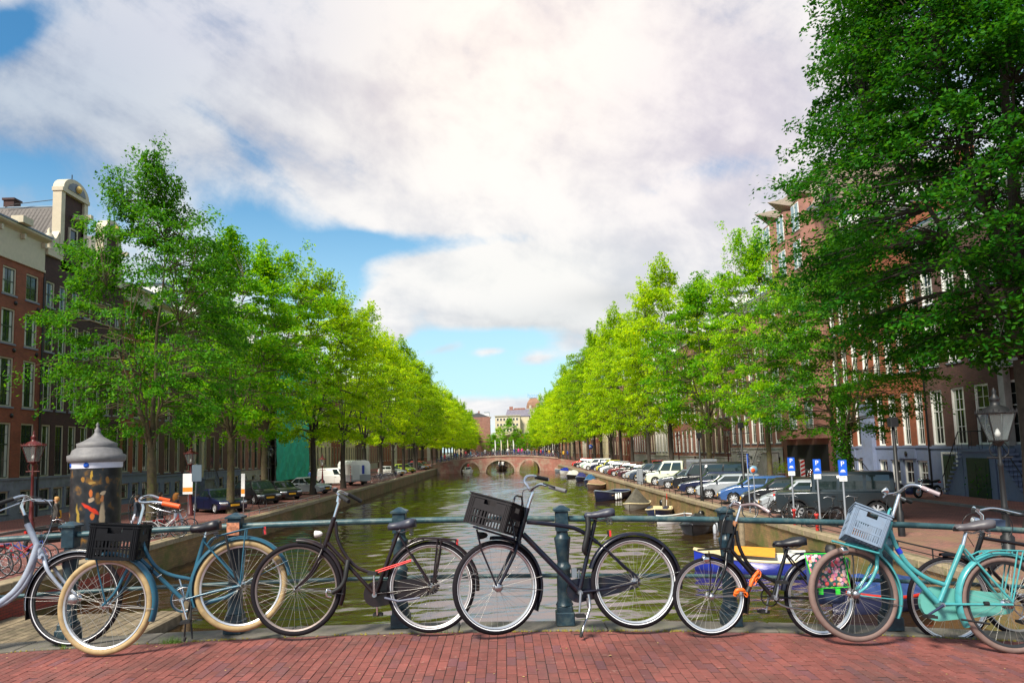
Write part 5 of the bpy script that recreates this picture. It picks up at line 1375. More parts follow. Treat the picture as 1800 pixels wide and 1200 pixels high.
P = {k: paint('paint_'+k, c) for k, c in dict(navy=(.006, .010, .045), black=(.008, .008, .011), silver=(.33, .36, .39), blue=(.035, .10, .28), grey=(.09, .10, .12), white=(.72, .72, .70),
      cream=(.66, .70, .55), anthracite=(.014, .022, .028), darkred=(.16, .015, .012), red=(.5, .02, .015), yellow=(.55, .50, .02), lime=(.38, .50, .03), bluegrey=(.03, .045, .075), palegreen=(.30, .42, .34), wine=(.06, .012, .02)).items()}
cgR = 'cars parked nose to the canal along the right quay'; cgL = 'cars parked along the left quay'
def X_at(px, Y): return aty(px, 860, Y).x
# right quay, nearest first: nose towards the canal (forward = -x)
jeep = place(make_car('car', 'boxy anthracite off-road car with black tinted windows, nearest car on the right quay', P['anthracite'], 'jeep', 4.55, 1.80, 1.93, cgR), 13.6, 29.6, 157)
wr_ = make_car('car', 'silver-white hatchback with a red stripe half hidden behind the boxy off-road car', P['silver'], 'hatch', 4.0, 1.7, 1.48, cgR)
for sgn in (1, -1): MB().box(-1.5, 1.35, sgn*.845, sgn*.864, .80, .90).build('red_stripe', mat('red_stripe', (.6, .02, .02), .4), wr_)
place(wr_, 13.6, 32.5, 159)
spec = [('hatch', 'black hatchback with pale reflections between the silver-white car and the blue one', 'black', 4.2, 1.46, 35.3, 13.8), ('hatch', 'mid blue hatchback with thin alloy wheels behind the leftmost parking sign', 'blue', 4.0, 1.44, 38.2, 13.4),
        ('hatch', 'silver three-window hatchback right of the navy saloon', 'silver', 4.1, 1.42, 42.2, 13.3), ('estate', 'navy estate car with alloy wheels and a red lamp beside the silver hatchback', 'navy', 4.6, 1.45, 46.0, 13.5)]
for kd, lb, c, L, H, Y, X in spec: place(make_car('car', lb, P[c], kd, L, 1.74, H, cgR), X, Y, 161+random.uniform(-2, 2))
bv = place(make_car('van', 'black glazed van with dark green-tinted windows behind the navy estate', P['black'], 'van', 5.2, 1.92, 1.95, cgR), 14.3, 49.9, 163)
place(make_car('car', 'dark grey estate with bright alloy wheels in front of the cream double cab van', P['grey'], 'estate', 4.5, 1.74, 1.42, cgR), 13.7, 53.6, 164)
pk = make_car('pickup', 'cream double cab pickup van with a grey canvas cover over its bed', P['cream'], 'pickup', 5.6, 1.9, 1.95, cgR)
b = MB(); b.loft([[(-2.9, -.93, .95), (-2.9, .93, .95), (-2.9, .93, 1.85), (-2.9, .6, 2.0), (-2.9, -.6, 2.0), (-2.9, -.93, 1.85)], [(-.55, -.93, .95), (-.55, .93, .95), (-.55, .93, 1.85), (-.55, .6, 2.02), (-.55, -.6, 2.02), (-.55, -.93, 1.85)]], smooth=False)
b.build('canvas_cover', mat('grey_canvas', (.12, .13, .15), .8, var=.3, vscale=3), pk); place(pk, 14.3, 58.3, 165)
rspec = [('suv', 'black', 'dark small off-roader between two short grey posts', 62.5), ('mpv', 'bluegrey', 'blue-grey people carrier beside the short grey posts', 65.7), ('hatch', 'silver', 'pale silver hatchback two cars past the short grey posts', 68.9),
         ('sedan', 'wine', 'dark wine coloured saloon under the yellow-green elm', 72.2), ('hatch', 'black', 'small black hatchback just past the wine coloured saloon', 75.6), ('estate', 'darkred', 'dark red estate parked among dark hatchbacks', 79.0),
         ('hatch', 'grey', 'grey hatchback between the dark red estate and the white one', 82.5), ('hatch', 'white', 'white hatchback with pale roof in the middle of the right-hand row', 86.0), ('compact', 'bluegrey', 'slate blue compact car next to the yellow one', 90.0),
         ('compact', 'yellow', 'yellow compact car with a round nose in the right-hand row', 93.8), ('hatch', 'navy', 'navy hatchback right behind the yellow compact', 98.0), ('mpv', 'white', 'white people carrier behind the navy hatchback', 102.5),
         ('hatch', 'palegreen', 'pale green hatchback towards the far bridge', 107.0), ('hatch', 'white', 'white hatchback third from the far bridge on the right', 112.0), ('sedan', 'black', 'black saloon second from the far bridge on the right', 117.0), ('hatch', 'red', 'red hatchback nearest the far bridge on the right', 123.0)]
PRO = {}
for kd, c, lb, Y in rspec:
    Ls = {'suv': 4.3, 'mpv': 4.4, 'hatch': 4.0, 'sedan': 4.5, 'estate': 4.5, 'compact': 3.7}[kd]; Hs = {'suv': 1.7, 'mpv': 1.62, 'hatch': 1.45, 'sedan': 1.42, 'estate': 1.45, 'compact': 1.5}[kd]
    if kd not in PRO:
        PRO[kd] = (place(make_car('car', lb, P[c], kd, Ls, 1.72, Hs, cgR), 13.6, Y, 163), c); continue
    t = copy_tree(PRO[kd][0], (13.5+random.uniform(-.1, .35), Y, 0), PI*.91+random.uniform(-.05, .05), lb)
    swap_paint(t, P[PRO[kd][1]], P[c])
# cars in the second file, beside the houses on the right
for kd, c, lb, x, y in (('hatch', 'black', 'black hatchback crossing between the right-hand tree trunks far back', 19.5, 96), ('estate', 'red', 'bright red estate car on the roadway behind the parked row', 18.6, 88)):
    t = copy_tree(PRO[kd][0], (x, y, 0), PI/2, lb); swap_paint(t, P[PRO[kd][1]], P[c])
# left quay: parked at a slant, noses towards the canal and the camera
def gp(px, py): p = atz(px, py, 0); return p.x, p.y
lsp = [('sedan', 'navy', 'dark blue saloon with yellow plate, nearest car on the left quay', 4.4, 1.42, 382, 899, -42), ('mpv', 'black', 'black people carrier behind the mossy second trunk', 4.4, 1.62, 452, 884, -48),
       ('hatch', 'black', 'low black hatchback squeezed beside the black people carrier', 3.9, 1.38, 494, 877, -48), ('sedan', 'silver', 'silver-grey saloon facing right on the left quay', 4.6, 1.45, 536, 868, -22)]
for kd, c, lb, L, H, px, py, a in lsp:
    x, y = gp(px, py); place(make_car('car', lb, P[c], kd, L, 1.74, H, cgL), x, y, a)
x, y = gp(592, 852); place(make_car('van', 'small white panel van beside the white trailer', P['white'], 'van', 4.2, 1.75, 1.85, cgL), x, y, -18)
# trailer
x, y = gp(622, 852); tr = thing('trailer', 'white box trailer with grey lower panels and a blue cloth hanging on its end', 'trailer', (x, y, 0), math.radians(-62))
b = MB(); Lt, Wt, Ht = 4.9, 2.1, 2.6
P8 = [(-Wt/2, .9), (-Wt/2, 2.2), (-Wt/2+.15, 2.5), (-Wt/2+.5, Ht), (Wt/2-.5, Ht), (Wt/2-.15, 2.5), (Wt/2, 2.2), (Wt/2, .9)]
b.prism([(a, z) for a, z in P8], -Lt/2, Lt/2, 'yz')
b.v = [(p[0], p[1], p[2]) for p in b.v]
b.build('box_body', mat('trailer_white', (.62, .64, .62), .5, var=.08), tr)
MB().box(-Lt/2-.01, Lt/2+.01, -Wt/2-.012, Wt/2+.012, .45, 1.12).build('lower_panel', mat('trailer_grey', (.22, .23, .25), .5), tr)
MB().box(Lt/2-.02, Lt/2+.03, -Wt/2+.2, -.1, .6, 2.15).build('end_door', mat('trailer_door', (.50, .52, .52), .5), tr)
MB().box(Lt/2+.03, Lt/2+.08, .15, .4, 1.2, 2.1).build('hanging_cloth', mat('blue_cloth', (.03, .05, .30), .8), tr)
MB().box(Lt/2, Lt/2+1.2, -.06, .06, .4, .5).build('drawbar', m_trim, tr)
for i in range(6): MB().box(Lt/2-.04, Lt/2+.022, -Wt/2-.02, -Wt/2+.05, .5+i*.28, .62+i*.28).build('reflector', m_red, tr)
tm, rm, bk = MATS[('w', .31)]
for sy in (1, -1):
    q = link('wheel', tm, tr); q.location = (-.2, sy*(Wt/2-.05), .31); link('rim', rm, q)
for kd, c, lb, px, py, a in (('hatch', 'white', 'small white hatchback behind the bicycle racks on the left quay', 701, 833, -30), ('compact', 'lime', 'yellow-green compact car on the left quay', 717, 828, -35), ('estate', 'grey', 'grey estate just past the yellow-green car', 734, 823, -35),
                       ('hatch', 'bluegrey', 'slate hatchback under the left elms past the grey estate', 745, 819, -35), ('hatch', 'silver', 'silver hatchback near the far bridge on the left quay', 763, 815, -30), ('mpv', 'red', 'red people carrier at the foot of the far bridge on the left', 770, 812, -30)):
    x, y = gp(px, py+3); y = min(y, 138); x = aty(px, py, y).x
    t = copy_tree(PRO[kd][0], (min(x, QL-2.6), y, 0), math.radians(a), lb); swap_paint(t, P[PRO[kd][1]], P[c]); t['group'] = cgL

# ================================================================== BOATS
def make_boat(label, L, B, D, hullm, rimm, inm, loc, ang, kind='open', extra=None, grp='boats moored along the right quay'):
    t = thing('boat', label, 'boat', (loc[0], loc[1], WZ), math.radians(ang), grp)
    n = 12; outr, inr, rim = [], [], []
    for i in range(n+1):
        s = i/n; x = -L/2+L*s
        f = (.80+.20*math.sin(min(s/.45, 1)*PI/2)) if s < .45 else max(.02, (1-((s-.45)/.55)**2.3))
        b_ = B/2*f; zs = D*(.72+.28*(abs(s-.35)/.65)**2*1.4); kz = -.22*(1-max(0, (s-.7)/.3)**2)
        outr.append([(x, b_, zs), (x, b_*.93, zs*.45), (x, b_*.70, -.08), (x, 0, kz), (x, -b_*.70, -.08), (x, -b_*.93, zs*.45), (x, -b_, zs)])
        k = .92; xi = x*.965
        inr.append([(xi, b_*k, zs-.005), (xi, b_*.84, zs*.5), (xi, b_*.6, .06), (xi, 0, .05), (xi, -b_*.6, .06), (xi, -b_*.84, zs*.5), (xi, -b_*k, zs-.005)])
        rim.append((x, b_, zs))
    b = MB(); b.loft(outr, closed=False, cap0=False, cap1=False); b.add(outr[0], [tuple(range(7))]); b.build('hull', hullm, t)
    if kind != 'deck':
        b = MB(); b.loft(inr, closed=False, cap0=False, cap1=False); b.add(inr[0], [tuple(range(7))]); b.build('inner_shell', inm, t)
    b = MB(); b.tube(rim+[(r_[0], -r_[1], r_[2]) for r_ in rim[::-1]], .045, 6, closed=True); b.build('rub_rail', rimm, t)
    if kind in ('open', 'deck'):
        for s in ((.22, .5, .72) if kind == 'open' else ()):
            x = -L/2+L*s; b_ = B/2*.86; MB().box(x-.12, x+.12, -b_, b_, D*.5, D*.5+.04).build('thwart', mat('boat_bench', (.35, .22, .10), .6, var=.2), t)
    if kind in ('deck', 'foredeck'):
        V = []; F = []; i0 = 0 if kind == 'deck' else 8
        for i in range(i0, n+1):
            x, b_, zs = rim[i]; V += [(x, b_*.98, zs+.01), (x, 0, zs+.07), (x, -b_*.98, zs+.01)]
        for i in range(n-i0):
            F += [(3*i, 3*i+1, 3*i+4, 3*i+3), (3*i+1, 3*i+2, 3*i+5, 3*i+4)]
        MB().add(V, F, True).build('foredeck', rimm, t)
    if kind == 'tarp':
        V = []; F = []; rr_ = random.Random(int(L*100))
        for i in range(n+1):
            x, b_, zs = rim[i]; pk_ = (.25+.55*math.sin(PI*min(1, i/n*1.0))**.8*(extra or 1.0) if (extra or 1) < 1.25 else .12+1.0*max(0, 1-abs(i/n-.42)/.45)**1.15)+rr_.uniform(-.05, .05)
            V += [(x, b_*1.04, zs-.06), (x, b_*.55, zs+pk_*.5+rr_.uniform(-.04, .04)), (x, 0, zs+pk_), (x, -b_*.55, zs+pk_*.5+rr_.uniform(-.04, .04)), (x, -b_*1.04, zs-.06)]
        for i in range(n):
            for k in range(4): F.append((5*i+k, 5*i+k+1, 5*i+k+6, 5*i+k+5))
        MB().add(V, F, False).build('tarpaulin', inm, t)
    return t
def motor(t, L, D, m=None):
    m = m or m_black; x = -L/2
    MB().loft([[(x-.35, -.14, D+.05), (x+.05, -.14, D+.05), (x+.05, .14, D+.05), (x-.35, .14, D+.05)], [(x-.38, -.16, D+.3), (x+.05, -.16, D+.3), (x+.05, .16, D+.3), (x-.38, .16, D+.3)], [(x-.28, -.09, D+.42), (x-.0, -.09, D+.42), (x-.0, .09, D+.42), (x-.28, .09, D+.42)]]).build('outboard_motor', m, t)
    MB().box(x-.22, x-.10, -.05, .05, -.4, D+.05).build('motor_leg', m, t); MB().tube([(x+.05, 0, D+.15), (x+.5, .05, D+.25)], .018, 6).build('tiller', m, t)
def fenders(t, L, B, D, xs_, m, side=1):
    fm = MB().lathe([(0, -.25), (.06, -.22), (.09, -.12), (.09, .12), (.06, .22), (.02, .27)], (0, 0, 0), 10).mesh('fender', m)
    for x in xs_:
        o = link('fender', fm, t); o.location = (x, side*(B/2+.06), D*.35)
wtr = lambda px, py: atz(px, py, WZ)
cream = mat('boat_cream', (.62, .52, .30), .45, var=.1); bwhite = mat('boat_white', (.70, .70, .66), .4, var=.08); bblue = mat('boat_blue', (.012, .03, .30), .3, var=.15)
bnavy = mat('boat_navy', (.012, .016, .05), .35); bblack = mat('boat_black', (.014, .014, .018), .4, var=.3); olive = mat('brown_tarp', (.085, .075, .055), .85, var=.3, vscale=3)
tblue = mat('blue_tarp', (.04, .16, .34), .6, var=.25, vscale=3); tviolet = mat('violet_blue_tarp', (.045, .05, .22), .6, var=.25, vscale=3); torange = mat('orange_cover', (.62, .26, .02), .65, var=.15, vscale=4)
ggrey = mat('boat_grey', (.20, .24, .28), .5, var=.15); brn = mat('boat_brown_inside', (.12, .07, .05), .8, var=.3, vscale=6)
p = wtr(1335, 1003)
t = make_boat('bright blue motor boat with cream foredeck and an orange cover behind the small black bicycle', 4.3, 1.8, .62, bblue, cream, bwhite, (p.x, p.y), 158, 'foredeck'); motor(t, 4.3, .5, m_trim)
b = MB(); V = [(.35, -.75, .60), (.35, .75, .60), (-.25, -.78, .60), (-.25, .78, .60), (.1, 0, .78), (.9, -.62, .66), (.9, .62, .66), (.9, 0, .76)]
b.add([(-.55, -.8, .58), (-.55, 0, .78), (-.55, .8, .58), (1.0, -.66, .64), (1.0, 0, .84), (1.0, .66, .64)], [(0, 1, 4, 3), (1, 2, 5, 4), (0, 1, 2), (3, 4, 5)]); b.build('orange_cover', torange, t)
MB().box(-1.5, -.9, -.5, .5, .25, .66).build('steering_console', bwhite, t); MB().tube([(-1.0+.0, .18*math.cos(a), .82+.18*math.sin(a)) for a in [i*PI/6 for i in range(12)]], .015, 5, closed=True).build('steering_wheel', m_steel, t)
MB().box(-.9, -.8, -.12, .12, .66, .8).build('instrument_box', m_trim, t)
p = wtr(1500, 1070)
t = make_boat('dark blue covered boat with a red stripe lying below the mint bicycle front wheel', 2.9, 1.5, .55, bnavy, mat('boat_red_stripe', (.42, .02, .01), .5), mat('dark_blue_tarp', (.015, .045, .16), .7, var=.3, vscale=3), (p.x+.6, p.y), 200, 'tarp', .4)
p = wtr(1226, 934)
t = make_boat('black inflatable boat with chrome rails moored behind the blue boat', 3.6, 1.7, .5, bblack, bblack, bblack, (p.x, p.y), 248, 'tarp', .55); motor(t, 3.6, .45)
MB().tube([(.3, -.5, .8), (.5, -.5, 1.05), (1.2, -.45, 1.05), (1.4, -.4, .8)], .018, 6).build('chrome_rail', m_chrome, t)
fenders(t, 3.6, 1.7, .5, (-.5, .6), mat('grey_fender', (.35, .38, .42), .5))
p = wtr(1186, 917); t = make_boat('small grey-white dinghy full of brown leaves next to the black inflatable', 2.9, 1.3, .42, bwhite, bwhite, brn, (p.x, p.y), 215)
p = wtr(1158, 905); t = make_boat('cream round-nosed boat with navy cushions and a red flag', 3.4, 1.6, .48, bnavy, cream, cream, (p.x, p.y), 250, 'foredeck')
MB().box(-.4, .7, -.62, -.38, .42, .55).build('cushion', bnavy, t); MB().box(-.4, .7, .38, .62, .42, .55).build('cushion', bnavy, t); motor(t, 3.4, .42)
MB().tube([(-1.6, .3, .4), (-1.75, .35, 1.25)], .015, 5).build('flag_staff', m_white, t); MB().box(-1.80, -1.60, .33, .36, .85, 1.25).build('flag', m_red, t)
p = wtr(1118, 893); make_boat('boat under a ribbed brown tarpaulin tent with a cream bow', 3.7, 1.7, .45, mat('boat_olive', (.22, .20, .16), .6), cream, olive, (p.x, p.y), 246, 'tarp', 1.3)
p = wtr(1073, 877); t = make_boat('large dark open boat with three white fenders', 5.4, 2.1, .8, bnavy, ggrey, bnavy, (p.x, p.y), 236, 'open'); fenders(t, 5.4, 2.1, .9, (1.2, .75, .3), bwhite, 1)
bl = [('boat with a faded red and cream cover just past the large dark boat', (1046, 859), 3.2, brn, cream, mat('faded_tarp', (.38, .22, .14), .8, var=.2), 'tarp', .6), ('boat under a bright blue tarpaulin', (1038, 851), 3.4, bnavy, ggrey, tblue, 'tarp', 1.0),
      ('boat under a violet-blue tarpaulin', (1022, 845), 3.4, bnavy, ggrey, tviolet, 'tarp', .9), ('white cabin boat with dark hull in the middle of the moored row', (1008, 840), 4.0, bblack, bwhite, bwhite, 'tarp', .9),
      ('boat with a navy cover nearly at the far bridge', (996, 833), 4.4, bwhite, bwhite, bblue, 'tarp', .8), ('last grey boat of the moored row before the far bridge', (986, 829), 4.4, ggrey, bwhite, ggrey, 'open', 1), ('small blue boat tucked against the quay near the far bridge', (998, 828), 3.6, bblue, bwhite, tblue, 'tarp', .5)]
for lb, pq, L, a, c, d, kd, ex in bl:
    p = wtr(*pq); make_boat(lb, L, L*.42, .6, a, c, d, (p.x, p.y), 244+random.uniform(-8, 8), kd, ex)
p = wtr(823, 832); wb = make_boat('white motor launch heading towards the camera from the far bridge', 5.2, 2.0, .8, bwhite, bwhite, cream, (p.x, p.y), -80, 'foredeck', grp='boats under way'); MB().box(-.6, .3, -.6, .6, .4, 1.25).build('cabin', bwhite, wb); MB().box(.3, .33, -.5, .5, .8, 1.2).build('windscreen', m_carglass, wb)
p = aty(882, 826, 149); db = make_boat('dark open boat full of people seen through the middle arch', 6.0, 2.6, 1.0, brn, brn, brn, (p.x, 156), -88, 'open', grp='boats under way')
# wake behind the launch is part of the water relief; mooring posts
for px, py in ((1112, 905), (1240, 960)):
    p = wtr(px, py); o = MB().lathe([(.12, -1), (.12, 1.0), (.08, 1.06), (0, 1.08)], (0, 0, 0), 10).build('mooring_post', m_timber); o.location = (10.1, p.y, WZ)
    tag(o, 'timber mooring post in the water '+('beside the black inflatable' if px > 1200 else 'beside the large dark boat'), 'mooring post', 'mooring posts in the canal')
# ================================================================== STREET FURNITURE
m_lampred = mat('oxblood_lamp_paint', (.10, .015, .015), .4, var=.3); m_lampblk = mat('lamp_black_green', (.012, .02, .018), .4)
def lantern_parts(t, m, z, s=1.0):
    """square crown lantern whose foot stands at height z"""
    b = MB(); g = MB(); a0, a1 = .13*s, .27*s; z0, z1 = z+.12*s, z+.72*s
    MB().lathe([(.03, 0), (.10*s, .06*s), (.12*s, .12*s)], (0, 0, z), 8).build('lantern_foot', m, t)
    C = [(1, 1), (-1, 1), (-1, -1), (1, -1)]
    for i in range(4):
        x0, y0 = C[i]; x1, y1 = C[(i+1) % 4]
        b.tube([(x0*a0, y0*a0, z0), (x0*a1, y0*a1, z1)], .016*s, 4)
        g.quad((x0*a0*.97, y0*a0*.97, z0), (x1*a0*.97, y1*a0*.97, z0), (x1*a1*.97, y1*a1*.97, z1), (x0*a1*.97, y0*a1*.97, z1))
        b.tube([(x0*a1, y0*a1, z1), (x1*a1, y1*a1, z1)], .022*s, 4); b.tube([(x0*a0, y0*a0, z0), (x1*a0, y1*a0, z0)], .018*s, 4)
        for k in range(5):      # little crown points round the rim
            u = k/5; x, y = (x0+(x1-x0)*u)*a1*1.04, (y0+(y1-y0)*u)*a1*1.04
            b.add([(x-.03*s, y-.0, z1), (x+.03*s, y, z1), (x, y+.03*s, z1), (x, y, z1+.10*s)], [(0, 1, 3), (1, 2, 3), (2, 0, 3)])
    fr = b.build('lantern_frame', m, t)
    g.build('lantern_glass', m_lglass, t)
    MB().lathe([(a1*1.15, 0), (a1*.8, .12*s), (a1*.35, .17*s), (a1*.33, .27*s), (a1*.42, .30*s), (a1*.2, .38*s), (.03*s, .42*s), (.05*s, .47*s), (.0, .56*s)], (0, 0, z1), 12).build('lantern_cap', m, t)
    MB().lathe([(.0, 0), (.05*s, .02), (.06*s, .1), (.03*s, .2), (0, .24)], (0, 0, z0+.1), 8).build('bulb', bwhite, t)
def glassy(name, tint=(.8, .85, .85), a=.35):
    m = bpy.data.materials.new(name); m.use_nodes = True; t = m.node_tree; b = t.nodes['Principled BSDF']
    b.inputs['Base Color'].default_value = (*tint, 1); b.inputs['Roughness'].default_value = .08; b.inputs['Alpha'].default_value = a; return m
m_lglass = glassy('lantern_glass', (.30, .34, .34), .25)
def street_lamp(label, x, y, H=4.3, m=None, s=1.0, z=0):
    m = m or m_lampred; t = thing('street_lamp', label, 'street lamp', (x, y, z), random.uniform(-.2, .2), 'crown lantern street lamps along the quays')
    MB().lathe([(.20, 0), (.20, .12), (.15, .16), (.17, .5), (.11, .56), (.13, .68), (.10, .74), (.085, 1.2), (.10, 1.24), (.075, 1.3), (.055, H-1.5), (.075, H-1.45), (.045, H-1.38), (.042, H-.95)], n=12).build('post', m, t)
    MB().tube([(-.32, 0, H-1.25), (.32, 0, H-1.25)], .022, 6).build('ladder_bar', m, t)
    b = MB()
    for sx in (1, -1): b.tube([(sx*.04, 0, H-1.3), (sx*.22, 0, H-1.15), (sx*.24, 0, H-.98), (sx*.12, 0, H-.83)], .014, 5)
    b.build('scroll_bracket', m, t)
    lantern_parts(t, m, H-.95, s); return t
def lamp_px(label, px, ptop, X, H=4.6, m=None, s=1.0):
    """stands on the street at x=X in the direction of column px"""
    Y = X/(ray(px, 850).x/ray(px, 850).y); zt = aty(px, ptop, Y).z
    return street_lamp(label, X, Y, zt, m, s)
lamp_px('oxblood crown lantern lamp in front of the red brick house at the left edge', 57, 781, -22.0, s=1.25)
lamp_px('oxblood crown lantern lamp left of the dark blue saloon', 335, 790, -18.2, s=1.0)
lamp_px('black-green lantern lamp between the forked elm and the scaffold netting', 475, 788, -24.3, m=m_lampblk, s=1.1)
lamp_px('thin oxblood lantern lamp behind the white panel van', 567, 803, -17.6)
lamp_px('small lantern lamp beyond the trailer on the left quay', 692, 790, -21.0, m=m_lampblk)
lamp_px('large black lantern lamp at the right edge before the stone steps', 1762, 722, 13.4, m=m_iron, s=1.25)
lamp_px('oxblood lantern lamp before the red brick house with white windows', 1283, 752, 21.6)
lamp_px('small oxblood lantern lamp beside the pale red houses on the right', 1196, 762, 21.6)
lamp_px('oxblood lantern lamp half way along the right row of trees', 1108, 772, 21.3)
def plain_post(label, px, ptop, X, cat='lamp post'):
    Y = X/(ray(px, 850).x/ray(px, 850).y); zt = aty(px, ptop, Y).z
    t = thing('lamp_post', label, cat, (X, Y, 0))
    MB().lathe([(.11, 0), (.11, .8), (.07, .85), (.055, zt-.3), (.05, zt-.3)], n=10).build('post', m_iron, t)
    MB().cbox(-.13, .13, -.13, .13, zt-.32, zt, .02).build('lamp_head', m_iron, t); return t
plain_post('slim black post with a box-shaped head behind the mint bicycle handlebar', 1578, 733, 13.0)
t_ = plain_post('slim black pole with twin small lanterns beside the leaning branch', 1308, 742, 13.2)
MB().tube([(-.5, 0, aty(1308, 742, 39).z-.6), (.5, 0, aty(1308, 742, 39).z-.6)], .02, 5).build('cross_arm', m_iron, t_)
plain_post('thin black pole standing at the quay before the black van', 1233, 760, 11.1)

# parking signs
m_sblue = mat('sign_blue', (.01, .10, .56), .35); m_sback = mat('sign_grey', (.24, .26, .29), .5)
def park_sign(label, px, ptop, X, rot=0, s=1.0, text=True):
    Y = X/(ray(px, 900).x/ray(px, 900).y); zt = aty(px, ptop, Y).z
    t = thing('parking_sign', label, 'parking sign', (X, Y, 0), math.radians(rot), 'blue parking signs at the right quay edge')
    MB().tube([(0, 0, 0), (0, 0, zt-.05)], .032, 8).build('pole', m_sback, t)
    MB().cbox(-.24*s, .24*s, -.05, -.035, zt-.95*s, zt, .02).build('blue_plate', m_sblue, t)
    pl = kids(t)[-1]; pm = text_mesh('P', .42*s, .002)
    if not pm.materials: pm.materials.append(mat('sign_white', (.8, .8, .8), .4))
    o = link('letter_p', pm, t); o.rotation_euler = (PI/2, 0, 0); o.location = (0, -.054, zt-.26*s)
    # small white pictogram of a car on a kerb
    b = MB(); z = zt-.70*s; b.box(-.13*s, .13*s, -.054, -.051, z, z+.05*s); b.box(-.07*s, .08*s, -.054, -.051, z+.05*s, z+.10*s); b.box(-.16*s, .16*s, -.054, -.051, z-.06*s, z-.04*s)
    b.build('pictogram', mat('sign_white', (.8, .8, .8), .4), t)
    MB().cbox(-.22*s, .22*s, -.05, -.035, zt-1.28*s, zt-.98*s, .01).build('text_plate', mat('sign_white', (.8, .8, .8), .4), t)
    b = MB()
    for i in range(3):
        for k in range(5): b.box((-.18+k*.075)*s, (-.18+k*.075+.05)*s, -.053, -.051, zt-(1.06+.08*i)*s, zt-(1.03+.08*i)*s)
    b.build('small_print', m_trim, t)
park_sign('blue parking sign with white plate, left one of three behind the boxy off-road car', 1396, 803, 11.3, -14, .56)
park_sign('blue parking sign, middle one of three, above the boxy off-road car bonnet', 1441, 806, 11.3, -10, .56)
park_sign('blue parking sign with no white plate in view, rightmost, above the off-road car rear window', 1486, 807, 11.3, -8, .56)
park_sign('blue parking sign seen almost edge-on with an orange disc below it', 1319, 797, 11.2, 58, .7)
# sticker disc under the edge-on sign
Y = 11.2/(ray(1322, 830).x/ray(1322, 830).y); t = thing('round_sign', 'pale blue and orange round sign on the pole left of the slim tree', 'sign', (11.2+.2, Y+.4, 0))
z = aty(1325, 826, Y).z; MB().tube([(0, 0, 0), (0, 0, z+.2)], .025, 6).build('pole', m_sback, t)
MB().lathe([(0, 0), (.19, 0), (.19, .02), (0, .02)], (0, -.03, z), 20, axis=(0, -1, 0)).build('disc', mat('pale_blue_disc', (.16, .30, .42), .4), t)
MB().lathe([(0, 0), (.10, 0), (.10, .01), (0, .01)], (-.03, -.052, z-.02), 16, axis=(0, -1, 0)).build('orange_dot', m_orange, t)
# striped barrier board
Y = 22.0/(ray(1412, 840).x/ray(1412, 840).y); t = thing('barrier_board', 'red and white striped barrier board standing before the dark garage', 'barrier', (22.0, Y, .11))
z0, z1 = .5, 1.75
MB().cbox(-.17, .17, -.03, .03, z0, z1, .02).build('board', mat('sign_white', (.8, .8, .8), .4), t)
for i in range(4):
    za = z0+.04+i*.30; MB().add([(-.16, -.034, za), (.16, -.034, za+.14), (.16, -.034, za+.29), (-.16, -.034, za+.15)], [(0, 1, 2, 3)]).build('red_stripe', mat('stripe_red', (.6, .02, .015), .4), t)
MB().cbox(-.35, .35, -.2, .2, 0, .12, .03).build('foot', m_rubber, t); MB().box(-.04, .04, -.02, .02, .12, z0).build('stem', m_sback, t)
# small blue round sign, and parking-zone totems with orange bands (left)
Y = 17.0/(ray(1038, 785).x/ray(1038, 785).y); t = thing('round_sign', 'small blue round sign with a white arrow among the right-hand trunks', 'sign', (17, Y, 0)); z = aty(1038, 785, Y).z
MB().tube([(0, 0, 0), (0, 0, z)], .04, 6).build('pole', m_sback, t); MB().lathe([(0, 0), (.45, 0), (.45, .03), (0, .03)], (0, -.04, z), 20, axis=(0, -1, 0)).build('disc', m_sblue, t)
MB().add([(-.2, -.08, z+.16), (.22, -.08, z), (-.2, -.08, z-.16)], [(0, 1, 2)]).build('arrow', mat('sign_white', (.8, .8, .8), .4), t)
def totem(label, px, p0, p1, X, wd):
    Y = X/(ray(px, 860).x/ray(px, 860).y); z0, z1 = aty(px, p1, Y).z, aty(px, p0, Y).z
    t = thing('pole_banner', label, 'banner', (X, Y, 0)); h = z1-z0
    MB().tube([(0, 0, 0), (0, 0, z1)], .03, 6).build('pole', m_steel, t)
    MB().cbox(-wd/2, wd/2, -.09, -.05, z0, z1, .01).build('panel', mat('sign_white', (.8, .8, .8), .4), t)
    MB().box(-wd/2+.01, wd/2-.01, -.095, -.0905, z0+h*.12, z0+h*.33).build('orange_band', mat('band_orange', (.75, .28, .02), .5), t)
totem('white banner with an orange band on the oxblood lamp beside the dark blue saloon', 331, 832, 868, -18.0, .56)
totem('narrow white banner with an orange band beside the mossy second trunk', 428, 832, 872, -15.2, .22)
t_ = thing('sign_post', 'grey blank sign on a leaning pole left of the dark blue saloon', 'sign', (gp(341, 925)[0], gp(341, 925)[1], 0), .2)
MB().tube([(0, 0, 0), (.10, 0, 3.0)], .028, 6).build('pole', m_sback, t_); MB().cbox(-.12, .32, -.05, -.03, 2.15, 2.95, .02).build('plate', mat('bluegrey_plate', (.28, .36, .42), .5), t_)
# two short grey posts on the right quay
for i, px in enumerate((1117, 1123)):
    Y = 60.5+i*.9; t = thing('bollard', ['left', 'right'][i]+' one of two short flat grey posts before the dark small off-roader', 'bollard', (11.5, Y, 0), 0, 'short grey posts'); MB().cbox(-.16, .16, -.12, .12, 0, 1.35, .03).build('post', m_sback, t); MB().box(-.17, .17, -.13, .13, 1.353, 1.40).build('cap', m_trim, t)
